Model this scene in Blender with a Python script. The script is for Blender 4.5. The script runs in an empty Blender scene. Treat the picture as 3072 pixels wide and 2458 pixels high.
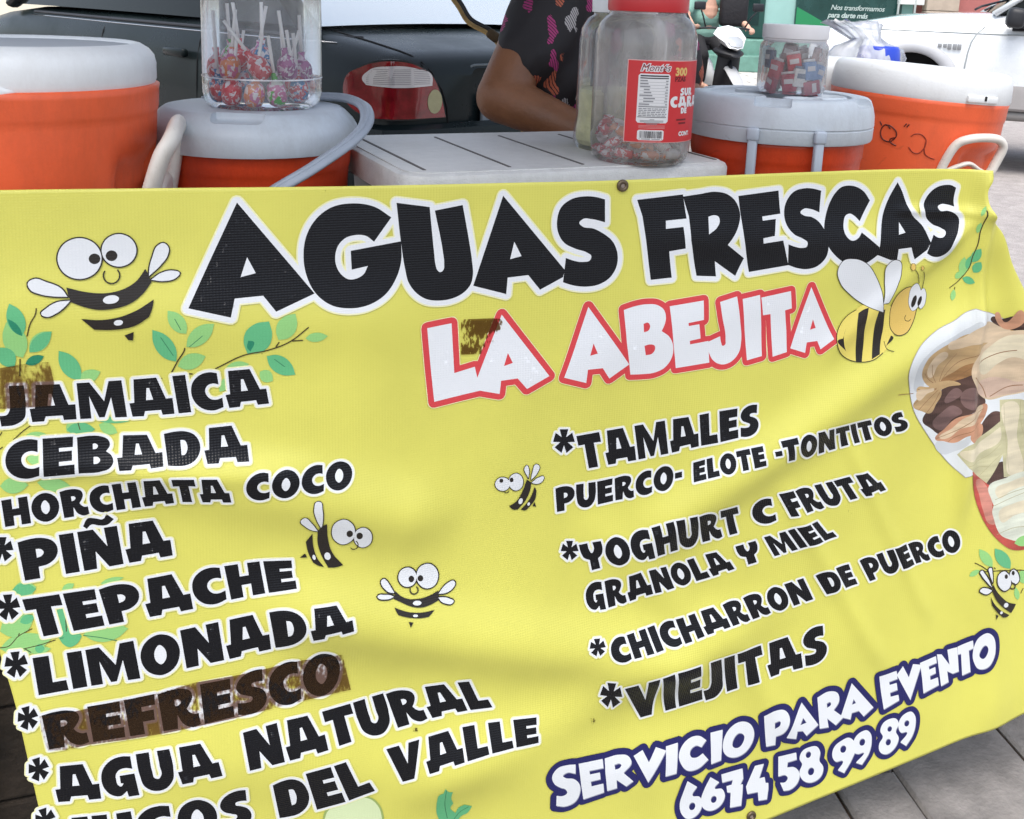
import bpy, bmesh, math, random
from mathutils import Vector, Matrix
from mathutils.geometry import delaunay_2d_cdt
SC=bpy.context.scene; COL=SC.collection
R=math.radians
# ---------------------------------------------------------------- camera
cd=bpy.data.cameras.new('camera'); cam=bpy.data.objects.new('camera',cd); COL.objects.link(cam)
cd.sensor_width=36; cd.lens=36; cd.shift_y=-583/3072; cd.clip_start=.05; cd.clip_end=400
cam.matrix_world=Matrix.Translation((0,0,1.20)) @ Matrix.Rotation(R(90-12),4,'X') @ Matrix.Rotation(R(2.2),4,'Z')
SC.camera=cam
# ---------------------------------------------------------------- sky and sun (bright overcast)
SUN_EL,SUN_AZ=66,195
w=bpy.data.worlds.new('World'); SC.world=w; w.use_nodes=True
nt=w.node_tree; bg=nt.nodes['Background']
sky=nt.nodes.new('ShaderNodeTexSky'); sky.sky_type='NISHITA'; sky.sun_disc=False
sky.sun_elevation=R(SUN_EL); sky.sun_rotation=R(SUN_AZ); sky.dust_density=3.0; sky.air_density=1.0; sky.ozone_density=1.0
hs=nt.nodes.new('ShaderNodeHueSaturation'); hs.inputs['Saturation'].default_value=.6   # hazy, nearly white sky
nt.links.new(sky.outputs[0],hs.inputs['Color']); nt.links.new(hs.outputs[0],bg.inputs[0]); bg.inputs[1].default_value=.15
sd=bpy.data.lights.new('sun','SUN'); sd.energy=1.5; sd.angle=R(40); sd.color=(1,.96,.9)
so=bpy.data.objects.new('sun',sd); COL.objects.link(so)
az=R(SUN_AZ); el=R(SUN_EL)
d=Vector((math.sin(az)*math.cos(el),math.cos(az)*math.cos(el),math.sin(el)))
so.rotation_euler=d.to_track_quat('Z','Y').to_euler(); so.location=(0,0,8)
SC.view_settings.view_transform='Standard'; SC.view_settings.look='None'; SC.view_settings.exposure=1.08; SC.view_settings.gamma=1
SC.cycles.use_denoising=True
SC.cycles.max_bounces=10; SC.cycles.transparent_max_bounces=16; SC.cycles.transmission_bounces=10
# ---------------------------------------------------------------- helpers
def mat(name,col,rough=.5,metal=0,spec=.5,bump=None,var=None,alpha=None,trans=0,ior=1.45,coat=0,grime=None):
    """principled material; bump=(scale,strength), var=(scale,amount) noise colour variation"""
    m=bpy.data.materials.new(name); m.use_nodes=True; n=m.node_tree.nodes; l=m.node_tree.links
    b=n['Principled BSDF']; b.inputs['Base Color'].default_value=(*col,1); b.inputs['Roughness'].default_value=rough
    b.inputs['Metallic'].default_value=metal; b.inputs['Specular IOR Level'].default_value=spec
    b.inputs['Transmission Weight'].default_value=trans; b.inputs['IOR'].default_value=ior; b.inputs['Coat Weight'].default_value=coat
    if alpha is not None: b.inputs['Alpha'].default_value=alpha
    tc=n.new('ShaderNodeTexCoord')
    if var:
        no=n.new('ShaderNodeTexNoise'); no.inputs['Scale'].default_value=var[0]; no.inputs['Detail'].default_value=6; no.inputs['Roughness'].default_value=.65
        l.new(tc.outputs['Object'],no.inputs['Vector'])
        mr=n.new('ShaderNodeMapRange'); mr.inputs[1].default_value=.3; mr.inputs[2].default_value=.7; mr.inputs[3].default_value=1-var[1]; mr.inputs[4].default_value=1+var[1]*.6
        l.new(no.outputs[0],mr.inputs[0])
        mx=n.new('ShaderNodeMix'); mx.data_type='RGBA'; mx.blend_type='MULTIPLY'; mx.inputs[0].default_value=1
        mx.inputs[6].default_value=(*col,1); l.new(mr.outputs[0],mx.inputs[7]); l.new(mx.outputs[2],b.inputs['Base Color'])
        mr2=n.new('ShaderNodeMapRange'); mr2.inputs[1].default_value=.3; mr2.inputs[2].default_value=.7; mr2.inputs[3].default_value=max(.03,rough-.08); mr2.inputs[4].default_value=min(1,rough+.1)
        l.new(no.outputs[0],mr2.inputs[0]); l.new(mr2.outputs[0],b.inputs['Roughness'])
    if grime:   # scuffs and smears: (scale, amount, colour)
        src=b.inputs['Base Color'].links[0].from_socket if b.inputs['Base Color'].links else None
        mp=n.new('ShaderNodeMapping'); mp.inputs['Scale'].default_value=(1,1,.35); mp.inputs['Rotation'].default_value=(.3,.5,.2); l.new(tc.outputs['Object'],mp.inputs[0])
        n1=n.new('ShaderNodeTexNoise'); n1.inputs['Scale'].default_value=grime[0]; n1.inputs['Detail'].default_value=9; n1.inputs['Roughness'].default_value=.78; l.new(mp.outputs[0],n1.inputs['Vector'])
        n2=n.new('ShaderNodeTexNoise'); n2.inputs['Scale'].default_value=grime[0]*6; n2.inputs['Detail'].default_value=4; n2.inputs['Distortion'].default_value=1.5; m2=n.new('ShaderNodeMapping'); m2.inputs['Scale'].default_value=(1,.08,1); m2.inputs['Rotation'].default_value=(0,.2,.6); l.new(tc.outputs['Object'],m2.inputs[0]); l.new(m2.outputs[0],n2.inputs['Vector'])
        r1=n.new('ShaderNodeMapRange'); r1.inputs[1].default_value=.52; r1.inputs[2].default_value=.72; r1.inputs[4].default_value=grime[1]; l.new(n1.outputs[0],r1.inputs[0])
        r2=n.new('ShaderNodeMapRange'); r2.inputs[1].default_value=.66; r2.inputs[2].default_value=.74; r2.inputs[4].default_value=grime[1]*.9; l.new(n2.outputs[0],r2.inputs[0])
        mxm=n.new('ShaderNodeMath'); mxm.operation='MAXIMUM'; l.new(r1.outputs[0],mxm.inputs[0]); l.new(r2.outputs[0],mxm.inputs[1])
        gx=n.new('ShaderNodeMix'); gx.data_type='RGBA'; l.new(mxm.outputs[0],gx.inputs[0]); gx.inputs[7].default_value=(*grime[2],1)
        if src: l.new(src,gx.inputs[6])
        else: gx.inputs[6].default_value=(*col,1)
        l.new(gx.outputs[2],b.inputs['Base Color'])
    if bump:
        no=n.new('ShaderNodeTexNoise'); no.inputs['Scale'].default_value=bump[0]; no.inputs['Detail'].default_value=5
        l.new(tc.outputs['Object'],no.inputs['Vector'])
        bp=n.new('ShaderNodeBump'); bp.inputs['Strength'].default_value=bump[1]; bp.inputs['Distance'].default_value=.01
        l.new(no.outputs[0],bp.inputs['Height']); l.new(bp.outputs[0],b.inputs['Normal'])
    return m
def mesh_obj(name,bm,mats,parent=None,smooth=True,loc=None):
    me=bpy.data.meshes.new(name); 
    bm.normal_update(); bm.to_mesh(me); bm.free()
    for m in (mats if isinstance(mats,(list,tuple)) else [mats]): me.materials.append(m)
    if smooth:
        for p in me.polygons: p.use_smooth=True
    o=bpy.data.objects.new(name,me); COL.objects.link(o)
    if parent: o.parent=parent
    if loc is not None: o.location=loc
    return o
def auto_smooth(o,ang=35):
    me=o.data
    try: me.set_sharp_from_angle(angle=R(ang))
    except Exception: pass
    return o
def tag(o,label=None,cat=None,group=None,kind=None):
    if label: o['label']=label
    if cat: o['category']=cat
    if group: o['group']=group
    if kind: o['kind']=kind
    return o
def thing(name,label,cat,loc=(0,0,0),rz=0,group=None):
    o=bpy.data.objects.new(name,None); COL.objects.link(o); o.location=loc; o.rotation_euler=(0,0,rz); o.empty_display_size=.1
    return tag(o,label,cat,group)
def copy_tree(o,parent=None):
    c=o.copy(); COL.objects.link(c); c.parent=parent
    for ch in list(o.children): copy_tree(ch,c)
    return c
def bm_box(bm,c,s,rot=None,bev=0,seg=2,mi=0):
    r=bmesh.ops.create_cube(bm,size=1); vs=r['verts']
    bmesh.ops.scale(bm,vec=s,verts=vs)
    if bev:
        es=list({e for v in vs for e in v.link_edges})
        rr=bmesh.ops.bevel(bm,geom=es,offset=bev,segments=seg,affect='EDGES',profile=.5); 
        vs=list({v for f in rr['faces'] for v in f.verts}|{v for v in vs if v.is_valid})
    if rot is not None: bmesh.ops.rotate(bm,cent=(0,0,0),matrix=rot,verts=vs)
    bmesh.ops.translate(bm,vec=c,verts=vs)
    for f in {f for v in vs for f in v.link_faces}: f.material_index=mi
    return vs
def bm_lathe(bm,prof,n=48,c=(0,0,0),mi=0,sx=1,sy=1,cap=True,mis=None):
    """prof: list of (r,z)"""
    rings=[]
    for r,z in prof:
        if r<1e-6: rings.append([bm.verts.new((c[0],c[1],c[2]+z))])
        else: rings.append([bm.verts.new((c[0]+r*sx*math.cos(2*math.pi*k/n),c[1]+r*sy*math.sin(2*math.pi*k/n),c[2]+z)) for k in range(n)])
    for i in range(len(rings)-1):
        a,b=rings[i],rings[i+1]
        for k in range(n):
            k2=(k+1)%n
            if len(a)==1 and len(b)==1: continue
            if len(a)==1: f=bm.faces.new((a[0],b[k2],b[k]))
            elif len(b)==1: f=bm.faces.new((a[k],a[k2],b[0]))
            else: f=bm.faces.new((a[k],a[k2],b[k2],b[k]))
            f.material_index=mis[i] if mis else mi
    return rings
def frame(d):
    d=Vector(d).normalized(); up=Vector((0,0,1)) if abs(d.z)<.95 else Vector((1,0,0))
    s=d.cross(up).normalized(); return s,s.cross(d).normalized()
def bm_tube(bm,pts,rad,n=10,mi=0,flat=1.0,cap=True):
    pts=[Vector(p) for p in pts]; N=len(pts); rr=rad if isinstance(rad,(list,tuple)) else [rad]*N
    prev=None; rings=[]
    for i,p in enumerate(pts):
        d=(pts[min(i+1,N-1)]-pts[max(i-1,0)]).normalized()
        if prev is None: s,u=frame(d)
        else:
            s=(prev-d*prev.dot(d)); s=s.normalized() if s.length>1e-6 else frame(d)[0]; u=s.cross(d)
        prev=s
        rings.append([bm.verts.new(p+s*rr[i]*math.cos(2*math.pi*k/n)+u*rr[i]*flat*math.sin(2*math.pi*k/n)) for k in range(n)])
    for i in range(N-1):
        for k in range(n):
            f=bm.faces.new((rings[i][k],rings[i][(k+1)%n],rings[i+1][(k+1)%n],rings[i+1][k])); f.material_index=mi
    if cap:
        bm.faces.new(rings[0][::-1]).material_index=mi; bm.faces.new(rings[-1]).material_index=mi
    return rings
def crom(pts,n=6,closed=False):
    P=[Vector(p) for p in pts]; o=[]; N=len(P)
    rng=N if closed else N-1
    for i in range(rng):
        p1=P[i]; p2=P[(i+1)%N]; p0=P[i-1] if (closed or i>0) else p1; p3=P[(i+2)%N] if (closed or i+2<N) else p2
        for k in range(n):
            t=k/n; o.append(.5*((2*p1)+(p2-p0)*t+(2*p0-5*p1+4*p2-p3)*t*t+(3*p1-p0-3*p2+p3)*t**3))
    if not closed: o.append(P[-1])
    return o
def bm_loft(bm,secs,mi=0,cap=True,closed=True):
    """secs: list of rings (lists of 3-D points, same count)"""
    rings=[[bm.verts.new(p) for p in s] for s in secs]; n=len(rings[0])
    for a,b in zip(rings,rings[1:]):
        for k in range(n if closed else n-1):
            f=bm.faces.new((a[k],a[(k+1)%n],b[(k+1)%n],b[k])); f.material_index=mi
    if cap and closed:
        bm.faces.new(rings[0][::-1]).material_index=mi; bm.faces.new(rings[-1]).material_index=mi
    return rings
def fixn(bm): bmesh.ops.recalc_face_normals(bm,faces=bm.faces)
def text_bm(s,size,mi=0,extrude=0,shear=0,spacing=1,bold=0,align='LEFT'):
    """built-in font text as a flat bmesh in its x/y plane"""
    cu=bpy.data.curves.new('t','FONT'); cu.body=s; cu.size=size; cu.extrude=extrude; cu.shear=shear; cu.space_character=spacing; cu.offset=bold; cu.align_x=align; cu.resolution_u=3
    o=bpy.data.objects.new('t',cu); COL.objects.link(o); dg=bpy.context.evaluated_depsgraph_get(); dg.update()
    me=bpy.data.meshes.new_from_object(o.evaluated_get(dg)); bm=bmesh.new(); bm.from_mesh(me)
    bpy.data.objects.remove(o); bpy.data.curves.remove(cu); bpy.data.meshes.remove(me)
    for f in bm.faces: f.material_index=mi
    return bm
def bm_join(dst,src,fn,mi=None):
    m={}
    for v in src.verts: m[v]=dst.verts.new(fn(v.co))
    for f in src.faces:
        try:
            g=dst.faces.new([m[v] for v in f.verts]); g.material_index=f.material_index if mi is None else mi; g.smooth=False
        except ValueError: pass
    src.free()
# ---------------------------------------------------------------- ground, road, buildings
def ground_mat(name,col,sc,amt,bump,speck=None):
    m=mat(name,col,.9,var=(sc,amt),bump=bump); n=m.node_tree.nodes; l=m.node_tree.links; b=n['Principled BSDF']; b.inputs['Specular IOR Level'].default_value=.25
    if speck:
        src=b.inputs['Base Color'].links[0].from_socket
        tc=n.new('ShaderNodeTexCoord'); vo=n.new('ShaderNodeTexVoronoi'); vo.inputs['Scale'].default_value=speck[0]; l.new(tc.outputs['Object'],vo.inputs['Vector'])
        mr=n.new('ShaderNodeMapRange'); mr.inputs[1].default_value=0; mr.inputs[2].default_value=1; mr.inputs[3].default_value=1-speck[1]; mr.inputs[4].default_value=1+speck[1]; l.new(vo.outputs['Color'],mr.inputs[0])
        mx=n.new('ShaderNodeMix'); mx.data_type='RGBA'; mx.blend_type='MULTIPLY'; mx.inputs[0].default_value=1; l.new(src,mx.inputs[6]); l.new(mr.outputs[0],mx.inputs[7]); l.new(mx.outputs[2],b.inputs['Base Color'])
    return m
def sheet_obj(name,x0,y0,x1,y1,z,m,kind='structure',sub=1):
    bm=bmesh.new(); vs=[bm.verts.new(p) for p in((x0,y0,z),(x1,y0,z),(x1,y1,z),(x0,y1,z))]; bm.faces.new(vs)
    return tag(mesh_obj(name,bm,m,smooth=False),kind=kind)
sheet_obj('ground',-150,-60,150,200,-.16,ground_mat('dry_soil',(.16,.13,.10),3,.3,(40,.4)))
sheet_obj('road',-80,2.55,80,13.2,-.10,ground_mat('gravelly_asphalt',(.34,.315,.305),9,.22,(220,.5),(260,.30)))
bm=bmesh.new(); bm_box(bm,(0,2.45,-.08),(80,.20,.16),bev=.02); tag(mesh_obj('kerb',bm,ground_mat('kerb_concrete',(.36,.34,.32),6,.2,(60,.4)),smooth=False),kind='structure')
sheet_obj('paver_bedding',-12,-4,12,2.36,-.008,ground_mat('brown_joint_soil',(.06,.042,.03),30,.5,(90,.8)))
# worn block paving: individual stones of uneven width in courses, chipped edges
rnd=random.Random(5); bm=bmesh.new(); lay=bm.faces.layers.int.new('tint')
ang=R(-80.5)+R(90); ca,sa=math.cos(ang),math.sin(ang)
def pav(x,y): return (x*ca-y*sa,x*sa+y*ca)
XO=.62
row=-3.6; nx=0
while row<3.8:
    wd=rnd.choice([.12,.12,.21,.25,.3]) if not(-.1<row<.2) else .2
    row+=wd; nx+=1
xs=[-3.6]
while xs[-1]<3.6: xs.append(xs[-1]+rnd.choice([.12,.16,.21,.26,.3]))
# the joint lines seen beside the banner's lower corner
base=Vector((.654,1.443)); bx=base.x*ca+base.y*sa
sh=min((abs(x-bx),bx-x) for x in xs)[1]
xs=[x+sh for x in xs]
i0=min(range(len(xs)),key=lambda i:abs(xs[i]-bx))
xs=[x for i,x in enumerate(xs) if not(bx-.30<x<bx-.001 or bx+.001<x<bx+.28)]+[bx-.118,bx-.262,bx+.235]; xs.sort()
for a,b in zip(xs,xs[1:]):
    y=-4+rnd.random()*.2
    while y<3.4:
        h=rnd.choice([.24,.3,.38,.46]); c=pav((a+b)/2,y+h/2)
        if -5<c[0]<5 and -1.5<c[1]<2.25:
            g=.0032; pts=[]
            for (px,py) in ((a+g,y+g),(b-g,y+g),(b-g,y+h-g),(a+g,y+h-g)):
                pts.append((px+rnd.uniform(-.003,.003),py+rnd.uniform(-.004,.004)))
            z=rnd.uniform(-.003,.003); t=[rnd.uniform(-.002,.002) for _ in range(4)]
            lo=[bm.verts.new((*pav(*p),-.03)) for p in pts]; hi=[bm.verts.new((*pav(*p),z+q-.004)) for p,q in zip(pts,t)]
            ins=[(p[0]+(.006 if k in(0,3) else -.006),p[1]+(.006 if k<2 else -.006)) for k,p in enumerate(pts)]
            tp=[bm.verts.new((*pav(*p),z+q)) for p,q in zip(ins,t)]
            bm.faces.new(tp)
            for k in range(4):
                bm.faces.new((lo[k],lo[(k+1)%4],hi[(k+1)%4],hi[k])); bm.faces.new((hi[k],hi[(k+1)%4],tp[(k+1)%4],tp[k]))
        y+=h
pm=ground_mat('worn_stone_paver',(.235,.218,.203),14,.34,(130,.35),(9,.10))
tag(mesh_obj('pavement',bm,pm,smooth=False),kind='structure')
# far pavement: sunlit pale concrete with joints
m=ground_mat('pale_concrete',(.55,.53,.50),4,.12,(80,.3)); n=m.node_tree.nodes; l=m.node_tree.links
bk=n.new('ShaderNodeTexBrick'); bk.inputs['Scale'].default_value=.8; bk.inputs['Mortar Size'].default_value=.014; bk.inputs['Color1'].default_value=(.58,.56,.53,1); bk.inputs['Color2'].default_value=(.48,.46,.43,1); bk.inputs['Mortar'].default_value=(.20,.19,.18,1)
tc=n.new('ShaderNodeTexCoord'); l.new(tc.outputs['Object'],bk.inputs[0]); l.new(bk.outputs[0],n['Principled BSDF'].inputs['Base Color'])
bm=bmesh.new(); bm_box(bm,(0,16.4,-.05),(80,6.4,.1)); tag(mesh_obj('far_pavement',bm,m,smooth=False),kind='structure')
green_tile=mat('green_floor_tile',(.13,.27,.22),.35,var=(5,.25))
bm=bmesh.new(); bm_box(bm,(4.2,19.9,.29),(7.6,.6,.60),bev=.02); bm_box(bm,(4.2,19.45,.15),(7.6,.34,.30),bev=.02)
tag(mesh_obj('steps',bm,[green_tile],smooth=False),kind='structure')
# bank front
bank=thing('bank_building','green shop front across the street with white slogan on its dark window panel','building',(0,20.3,0))
def box_obj(name,par,c,s,m,bev=0,label=None):
    bm=bmesh.new(); bm_box(bm,c,s,bev=bev); o=mesh_obj(name,bm,m,par,smooth=False)
    if label:o['label']=label
    return o
teal=mat('teal_painted_wall',(.20,.37,.34),.6,var=(1.2,.10)); dgreen=mat('dark_green_panel',(.012,.050,.046),.25,var=(2,.3)); bgreen=mat('bright_green_film',(.015,.20,.075),.35)
dframe=mat('dark_green_door_frame',(.010,.055,.045),.35)
box_obj('wall',bank,(3.2,.25,2.4),(8.9,.3,4.8),teal)
box_obj('wall',bank,(5.05,.09,1.6),(.62,.03,2.0),mat('pale_teal_pilaster',(.27,.45,.42),.55,var=(1,.1)))
d=box_obj('door',bank,(4.55,.06,1.65),(.42,.08,2.1),dframe,.01); box_obj('glass',d,(4.52,.015,1.7),(.26,.02,1.7),mat('dark_door_glass',(.01,.03,.028),.08))
pn=box_obj('window_panel',bank,(6.38,.05,1.75),(2.05,.06,1.9),dgreen)
bm=bmesh.new()
f=[bm.verts.new(p) for p in((5.37,.015,.84),(6.15,.015,.84),(5.37,.015,1.23))]; bm.faces.new(f[::-1]); mesh_obj('green_triangle',bm,bgreen,bank,smooth=False)
bm=bmesh.new()
for i,(t,z) in enumerate((('Nos transformamos',1.27),('para darte más',1.125))):
    tb=text_bm(t,.138,shear=.25,spacing=.93,bold=.001 if i==0 else .003); bm_join(bm,tb,lambda v:(6.02+v.x*1.0-(.0 if i==0 else .04),.012,z-.07+v.y))
mesh_obj('lettering',bm,mat('white_film_lettering',(.42,.50,.48),.5),bank,smooth=False)
pl=mat('white_pipe',(.62,.64,.63),.5)
for x in(7.28,7.60):
    bm=bmesh.new(); bm_tube(bm,[(x+.02,-.05,.66),(x+.05,-.05,3)],.022,10); mesh_obj('post',bm,pl,bank)
box_obj('ledge',bank,(7.55,0,1.40),(.50,.12,.10),pl,.01)
red=thing('red_building','dusty red rendered house front with a pale stone pillar beside the green shop','building',(0,20.3,0))
rm=mat('dusty_red_render',(.36,.125,.115),.85,var=(1.5,.18),bump=(30,.2))
box_obj('wall',red,(12.2,.25,2.2),(8.2,.32,4.4),rm); box_obj('wall',red,(7.55,.26,1.6),(.9,.28,3.2),mat('maroon_render',(.20,.07,.06),.8,var=(2,.2)))
sm=mat('pale_stone_blocks',(.40,.33,.265),.85,var=(3,.2),bump=(14,.5)); bm=bmesh.new()
for k in range(14): bm_box(bm,(8.14,.03,.2+k*.30),(.62,.30,.292),bev=.012)
mesh_obj('pillar',bm,sm,red,smooth=False)
# pale house far left, seen through the gaps above the cars
ph=thing('pale_house','cream rendered house beyond the parked cars at the left','building',(-4,19,0))
cm=mat('cream_render',(.62,.58,.47),.8,var=(1,.1)); box_obj('wall',ph,(-3,.2,2.2),(15,.4,4.6),cm)
wd=mat('dark_window_glass',(.03,.04,.045),.1); wf=mat('white_window_frame',(.6,.6,.58),.5)
for x in(-8,-4.5,-1,2.2):
    wfr=box_obj('window',ph,(x,-.02,2.0),(1.5,.08,1.5),wf,.01); box_obj('pane',wfr,(x,-.065,2.0),(1.34,.02,1.34),wd)
# shade canopy of the stall (above the frame)
cv=thing('canopy','faded cloth shade canopy on two posts over the stall','canopy',(0,0,0))
bm=bmesh.new(); gx,gy=16,12; vv=[[bm.verts.new((-2.3+2.75*i/gx,.30+3.1*j/gy,2.28+.10*math.sin(math.pi*i/gx)*math.sin(math.pi*j/gy)*-1+.02*math.sin(i*1.7+j))) for i in range(gx+1)] for j in range(gy+1)]
for j in range(gy):
    for i in range(gx): bm.faces.new((vv[j][i],vv[j][i+1],vv[j+1][i+1],vv[j+1][i]))
o=mesh_obj('canopy_cloth',bm,mat('faded_blue_cloth',(.16,.20,.27),.9,var=(2,.2)),cv); md=o.modifiers.new('t','SOLIDIFY'); md.thickness=.004
pmx=mat('galvanised_post',(.35,.35,.35),.4,.7)
for y in(.5,3.1):
    bm=bmesh.new(); bm_tube(bm,[(-1.95,y,-.1),(-1.95,y,2.30)],.025,12); bm_tube(bm,[(-2.3,y,2.31),(.45,y,2.31)],.018,10); mesh_obj('post',bm,pmx,cv)
# ---------------------------------------------------------------- printed artwork of the banner (banner plane, tenths of a millimetre)
A0=(-0.4946,0.9669,1.000); EU=(0.9449,0.3273,0.0); EV=(0.01428,-0.04122,-0.99905); EN=(0.3270,-0.9440,0.0436)
FOLDS=[(.18,.39,.52,.50,.050,.018),(.42,.650,.98,.835,.055,.025),(1.00,.565,1.50,.30,.045,.019),
 (1.545,.05,1.575,.55,.018,.018),(1.56,.05,1.72,.40,.030,.016),(1.40,.070,1.57,.078,.009,.005),(1.45,.17,1.55,.07,.013,.0035),(1.50,.30,1.545,.10,.015,.003),(1.30,.28,1.56,.06,.020,.006),
 (.05,.37,.33,.405,.020,.008),(.60,.95,1.1,.80,.05,.010),(1.22,.60,1.40,.88,.020,.007),(1.34,.52,1.50,.80,.016,.005),(1.08,.78,1.22,1.0,.030,.007),(.86,.60,1.05,.80,.030,.006),(.0,.16,.45,.20,.05,.007),
 (1.62,.55,1.70,1.05,.05,.012),(.75,.30,1.30,.15,.06,.006),(.25,.85,.95,1.02,.07,.010),(1.0,.10,1.5,.13,.035,.006)]
BS=.769
def bend(u,v):
    import math
    u/=BS; v/=BS
    w=0.012*math.sin(2.6*u+1.1)*math.sin(2.2*v+.3)+0.004*math.sin(9*u-5*v)*min(1,max(0,v*3))
    for (a,b,c,d,s,h) in FOLDS:
        L2=(c-a)**2+(d-b)**2; t=((u-a)*(c-a)+(v-b)*(d-b))/L2; q=min(1.3,max(-.3,t))
        e=1 if 0<=t<=1 else max(0.,1-min(abs(q),abs(q-1))/.3)
        e=e*e*(3-2*e); k=((v-b)*(c-a)-(u-a)*(d-b))/L2**.5
        if c==a: k=u-a
        w+=h*e*math.exp(-(k/s)**2)
    return w*BS
def surf(u,v,off=0.0):
    w=bend(u,v)+off
    return tuple(A0[i]+EU[i]*u+EV[i]*v+EN[i]*w for i in range(3))
HEAD=['2209,179 2989,1178 2580,1343 2451,1167 2161,1179 2116,1374 1698,1251|2298,756 2382,927 2227,961','3831,390 3647,268~ 3406,223~ 3180,260~ 3009,388~ 2909,570~ 2880,781~ 2908,982~ 3002,1179~ 3164,1314~ 3364,1362~ 3583,1337~ 3765,1236~ 3886,1066~ 3943,876~ 3940,659 3385,739 3394,946 3571,915 3522,1004~ 3440,1046~ 3358,1048~ 3279,990~ 3227,893~ 3218,785~ 3249,678~ 3323,601~ 3444,569~ 3552,583~ 3640,651','3888,231 4260,289 4278,461~ 4317,811~ 4333,938~ 4355,1003~ 4391,1030~ 4424,1007~ 4433,929~ 4417,802~ 4319,331 4638,278 4709,631~ 4758,917~ 4773,1075~ 4748,1189~ 4662,1284~ 4532,1341~ 4387,1355~ 4228,1326~ 4099,1233~ 4022,1116~ 3987,975~ 3937,655~','5111,186 5891,1083 5871,1168 5590,1303 5440,1121 5189,1137 5177,1330 4778,1209|5258,721 5350,892 5213,922','6368,264 6249,232~ 6108,221~ 5938,252~ 5818,342~ 5774,485~ 5790,631~ 5863,751~ 6021,838~ 6164,889~ 6221,936~ 6207,980~ 6122,998~ 6011,981~ 5898,940 5873,1230 6007,1275~ 6165,1298~ 6338,1278~ 6479,1195~ 6553,1064~ 6555,914~ 6493,777~ 6361,668~ 6232,604~ 6089,572~ 6052,531~ 6094,489~ 6212,493~ 6379,536','6783,281 7390,233 7446,526 7170,542 7171,640 7403,624 7448,891 7232,919 7290,1248 7008,1261 6920,778 6860,478','7391,259 7612,235~ 7832,212~ 8007,250~ 8144,369~ 8192,508~ 8155,672~ 8088,791~ 8025,871 8276,1053 8169,1273 7869,1073 7899,1265 7627,1243 7513,798 7476,497|7745,514 7826,499~ 7886,519~ 7903,572~ 7867,646~ 7806,696~ 7752,728','8156,273 8726,220 8773,513 8509,539 8516,591 8707,576 8692,786 8527,810 8536,877 8817,849 8931,1175 8361,1234 8245,767','9355,239 9233,209~ 9104,201~ 8945,245~ 8847,375~ 8828,530~ 8873,670~ 8982,782~ 9111,842~ 9178,892~ 9174,940~ 9103,957~ 9011,941~ 8898,902 8925,1172 9063,1219~ 9212,1240~ 9375,1202~ 9479,1092~ 9495,945~ 9475,817~ 9415,721~ 9352,641~ 9241,572~ 9112,543~ 9068,507~ 9109,466~ 9219,470~ 9351,516','10108,384 10003,266~ 9884,202~ 9771,182~ 9648,203~ 9562,282~ 9496,400~ 9450,545~ 9422,702~ 9431,833~ 9494,956~ 9603,1071~ 9729,1160~ 9851,1216~ 9999,1231~ 10123,1201~ 10209,1148~ 10272,1101 10274,995 9988,791 9932,865~ 9847,892~ 9767,845~ 9718,751~ 9717,659~ 9749,568~ 9812,546~ 9883,579~ 9962,648','10513,155 10592,267~ 10665,406~ 10730,539~ 10972,759~ 11102,970 11053,1066 10882,1194 10800,1026 10593,1039 10605,1182 10504,1187 10263,1101 10279,974 10287,785~ 10332,532~ 10399,358~|10576,680 10681,821 10574,844','11460,249 11377,213~ 11292,207~ 11129,245~ 11002,360~ 10954,507~ 11014,636~ 11126,731~ 11259,783~ 11328,837~ 11294,897~ 11226,910~ 11142,868 11094,983 11053,1115 11132,1157~ 11223,1163~ 11358,1098~ 11431,957~ 11509,797~ 11530,663~ 11459,597~ 11337,551~ 11195,534~ 11182,501~ 11236,465~ 11338,472~ 11452,502 11442,385~']
NAME=['4242,1662 4529,1629 4568,2218 4813,2164 4848,2310 4873,2457 4332,2533 4285,2103','5128,1571 5728,2348 5455,2485 5336,2346 5133,2358 5119,2517 4865,2452 4841,2309|5211,2031 5273,2155 5165,2184','6205,1545 6763,2293 6514,2453 6415,2311 6221,2314 6212,2483 5919,2387|6278,1991 6338,2120 6240,2140','6663,1609 6808,1572~ 6971,1556~ 7103,1574~ 7194,1640~ 7221,1733~ 7199,1839~ 7169,1899 7284,1985~ 7342,2102~ 7336,2263~ 7254,2378~ 7123,2431~ 6955,2437~ 6792,2429 6713,2021|6925,1793 6982,1782~ 7011,1819~ 6993,1879~ 6932,1898|6949,2070 7020,2057~ 7089,2081~ 7094,2137~ 7056,2182~ 6976,2192','7269,1599 7733,1554 7746,1799 7533,1823 7539,1863 7685,1850 7721,2037 7570,2057 7579,2103 7837,2080 7879,2369 7410,2400 7339,2038','7964,1587 8203,1532 8275,1856~ 8320,2123~ 8302,2269~ 8202,2382~ 8079,2412~ 7949,2359~ 7867,2246~ 7836,2091 8001,2032 8023,2113~ 8055,2165~ 8086,2151~ 8086,2086~ 8005,1771~','8285,1571 8536,1534 8601,1950 8651,2353 8431,2390 8351,1961','8561,1571 8997,1515 9042,1749 8941,1768 8997,2050 9031,2335 8818,2378 8722,1800 8610,1807','9306,1483 9749,2217 9555,2344 9497,2227 9332,2233 9319,2373 9081,2290|9396,1925 9454,2047 9368,2065']
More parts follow.
